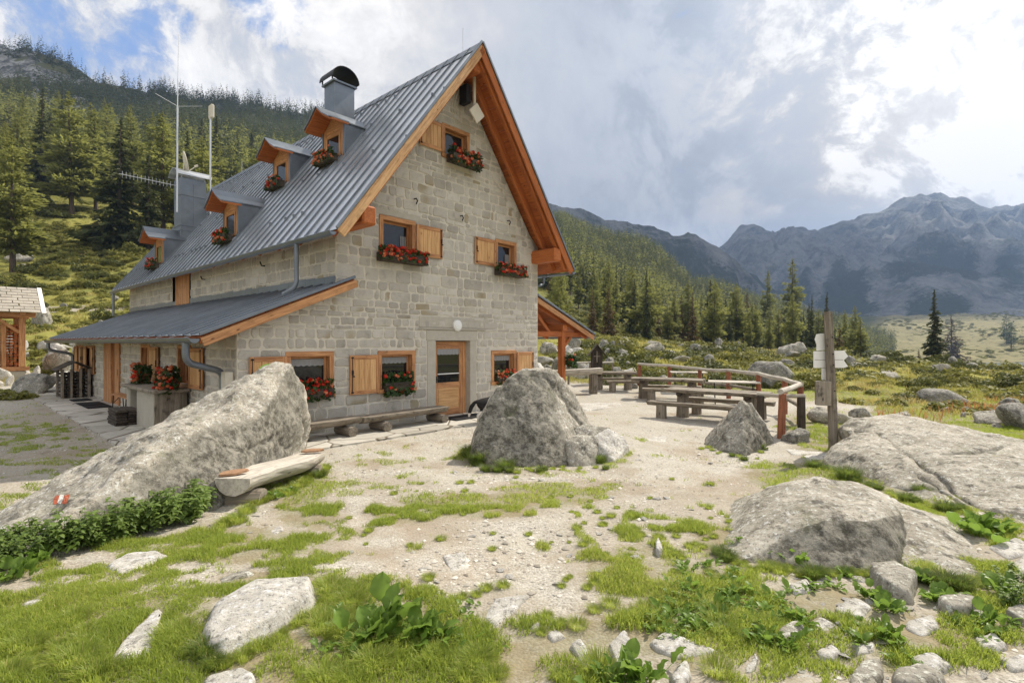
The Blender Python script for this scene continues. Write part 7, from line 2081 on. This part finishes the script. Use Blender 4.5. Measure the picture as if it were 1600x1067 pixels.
# ------------------------------------------------------------------ the dog by the door
def make_dog():
    p = hp(.62, -1.15, .045)
    p = Vector((-.50, 12.82, .045))
    o = empty('dog', p, R(28)); tag(o, 'black dog with white paws and tail tip walking away beside the door', 'dog')
    # skeleton along +x (heading), z up
    J = [('pelvis', (-.30, 0, .50), .115), ('loin', (-.10, 0, .50), .115), ('chest', (.14, 0, .47), .145), ('withers', (.27, 0, .53), .105), ('neck', (.38, 0, .62), .075), ('head', (.47, 0, .68), .075), ('muzzle', (.60, 0, .645), .038), ('nose', (.65, 0, .64), .026),
         ('tail1', (-.44, 0, .49), .045), ('tail2', (-.54, .01, .38), .055), ('tail3', (-.58, .02, .24), .045), ('tail4', (-.60, .02, .14), .02)]
    E_ = [(0, 1), (1, 2), (2, 3), (3, 4), (4, 5), (5, 6), (6, 7), (0, 8), (8, 9), (9, 10), (10, 11)]
    def leg(root, pts):
        i = root
        for q in pts:
            J.append(('leg', q[0], q[1])); E_.append((i, len(J) - 1)); i = len(J) - 1
    for sy, st in ((1, .08), (-1, -.06)):
        leg(0, [((-.30 + st * .4, sy * .085, .40), .085), ((-.22 + st, sy * .095, .30), .060), ((-.36 + st, sy * .09, .17), .030), ((-.34 + st, sy * .09, .05), .026), ((-.28 + st, sy * .09, .015), .026)])
        leg(3, [((.22, sy * .09, .38), .060), ((.19 - st, sy * .09, .26), .042), ((.20 - st * 1.3, sy * .085, .13), .027), ((.20 - st * 1.3, sy * .085, .04), .026), ((.25 - st * 1.3, sy * .085, .015), .025)])
    for sy in (1, -1): J.append(('ear', (.44, sy * .065, .755), .026)); E_.append((5, len(J) - 1)); J.append(('ear', (.46, sy * .085, .79), .012)); E_.append((len(J) - 2, len(J) - 1))
    me = bpy.data.meshes.new('body'); me.from_pydata([j[1] for j in J], E_, []); ob = link('body', me)
    sk = ob.modifiers.new('skin', 'SKIN'); ob.modifiers.new('sub', 'SUBSURF').levels = 2
    for i, j in enumerate(J):
        me.skin_vertices[0].data[i].radius = (j[2], j[2]); me.skin_vertices[0].data[i].use_root = (i == 0)
    dg = bpy.context.evaluated_depsgraph_get(); m2 = bpy.data.meshes.new_from_object(ob.evaluated_get(dg)); bpy.data.objects.remove(ob)
    V = np.empty(len(m2.vertices) * 3, np.float32); m2.vertices.foreach_get('co', V); V = V.reshape(-1, 3)
    V += (fbm(V * 30.0, 3, 5) * .008)[:, None] * np.array([.6, 1, .6])
    m2.vertices.foreach_set('co', V.ravel().astype(np.float32))
    w = np.clip((.25 - V[:, 2]) / .05, 0, 1); w = np.maximum(w, np.clip((V[:, 0] - .27) / .06, 0, 1) * np.clip((.62 - V[:, 2]) / .05, 0, 1) * (V[:, 0] < .48)); w = np.maximum(w, (V[:, 0] < -.5) * np.clip((.26 - V[:, 2]) / .05, 0, 1)); w = np.maximum(w, np.clip((.30 - V[:, 2]) / .04, 0, 1) * (V[:, 0] < -.3) * (np.abs(V[:, 1]) > .06) * .9)
    a = m2.attributes.new('white', 'FLOAT', 'POINT'); a.data.foreach_set('value', w.astype(np.float32))
    m2.materials.clear(); m2.materials.append(M['fur_black']); m2.polygons.foreach_set('use_smooth', np.ones(len(m2.polygons), bool)); m2.name = 'body'
    link('body', m2, o)
    mb = MB()
    for sy in (1, -1): mb.tube([(.525, sy * .045, .705), (.535, sy * .052, .707)], .010, 8)
    mb.build('eyes', M['black_iron'], o)
make_dog()

# ------------------------------------------------------------------ the air of the valley
def make_haze():
    m = bpy.data.materials.new('haze_air'); m.use_nodes = True; t = NT(m.node_tree)
    v = t.n('ShaderNodeVolumePrincipled', Density=HAZE); v.inputs['Color'].default_value = (.42, .62, 1.0, 1); v.inputs['Anisotropy'].default_value = .2
    t.t.links.new(v.outputs[0], t.n('ShaderNodeOutputMaterial').inputs['Volume'])
    mb = MB(); x, y0, y1, z0, z1 = 6500, -900, 3600, -140, 760
    V = [(-x, y0, z0), (x, y0, z0), (x, y1, z0), (-x, y1, z0), (-x, y0, z1), (x, y0, z1), (x, y1, z1), (-x, y1, z1)]
    mb.add(V, [(3, 2, 1, 0), (4, 5, 6, 7), (0, 1, 5, 4), (1, 2, 6, 5), (2, 3, 7, 6), (3, 0, 4, 7)])
    o = mb.build('haze', m); tag(o, 'thin blue air in front of the far mountains', 'haze', kind='stuff')
HAZE = 0.00021
make_haze()
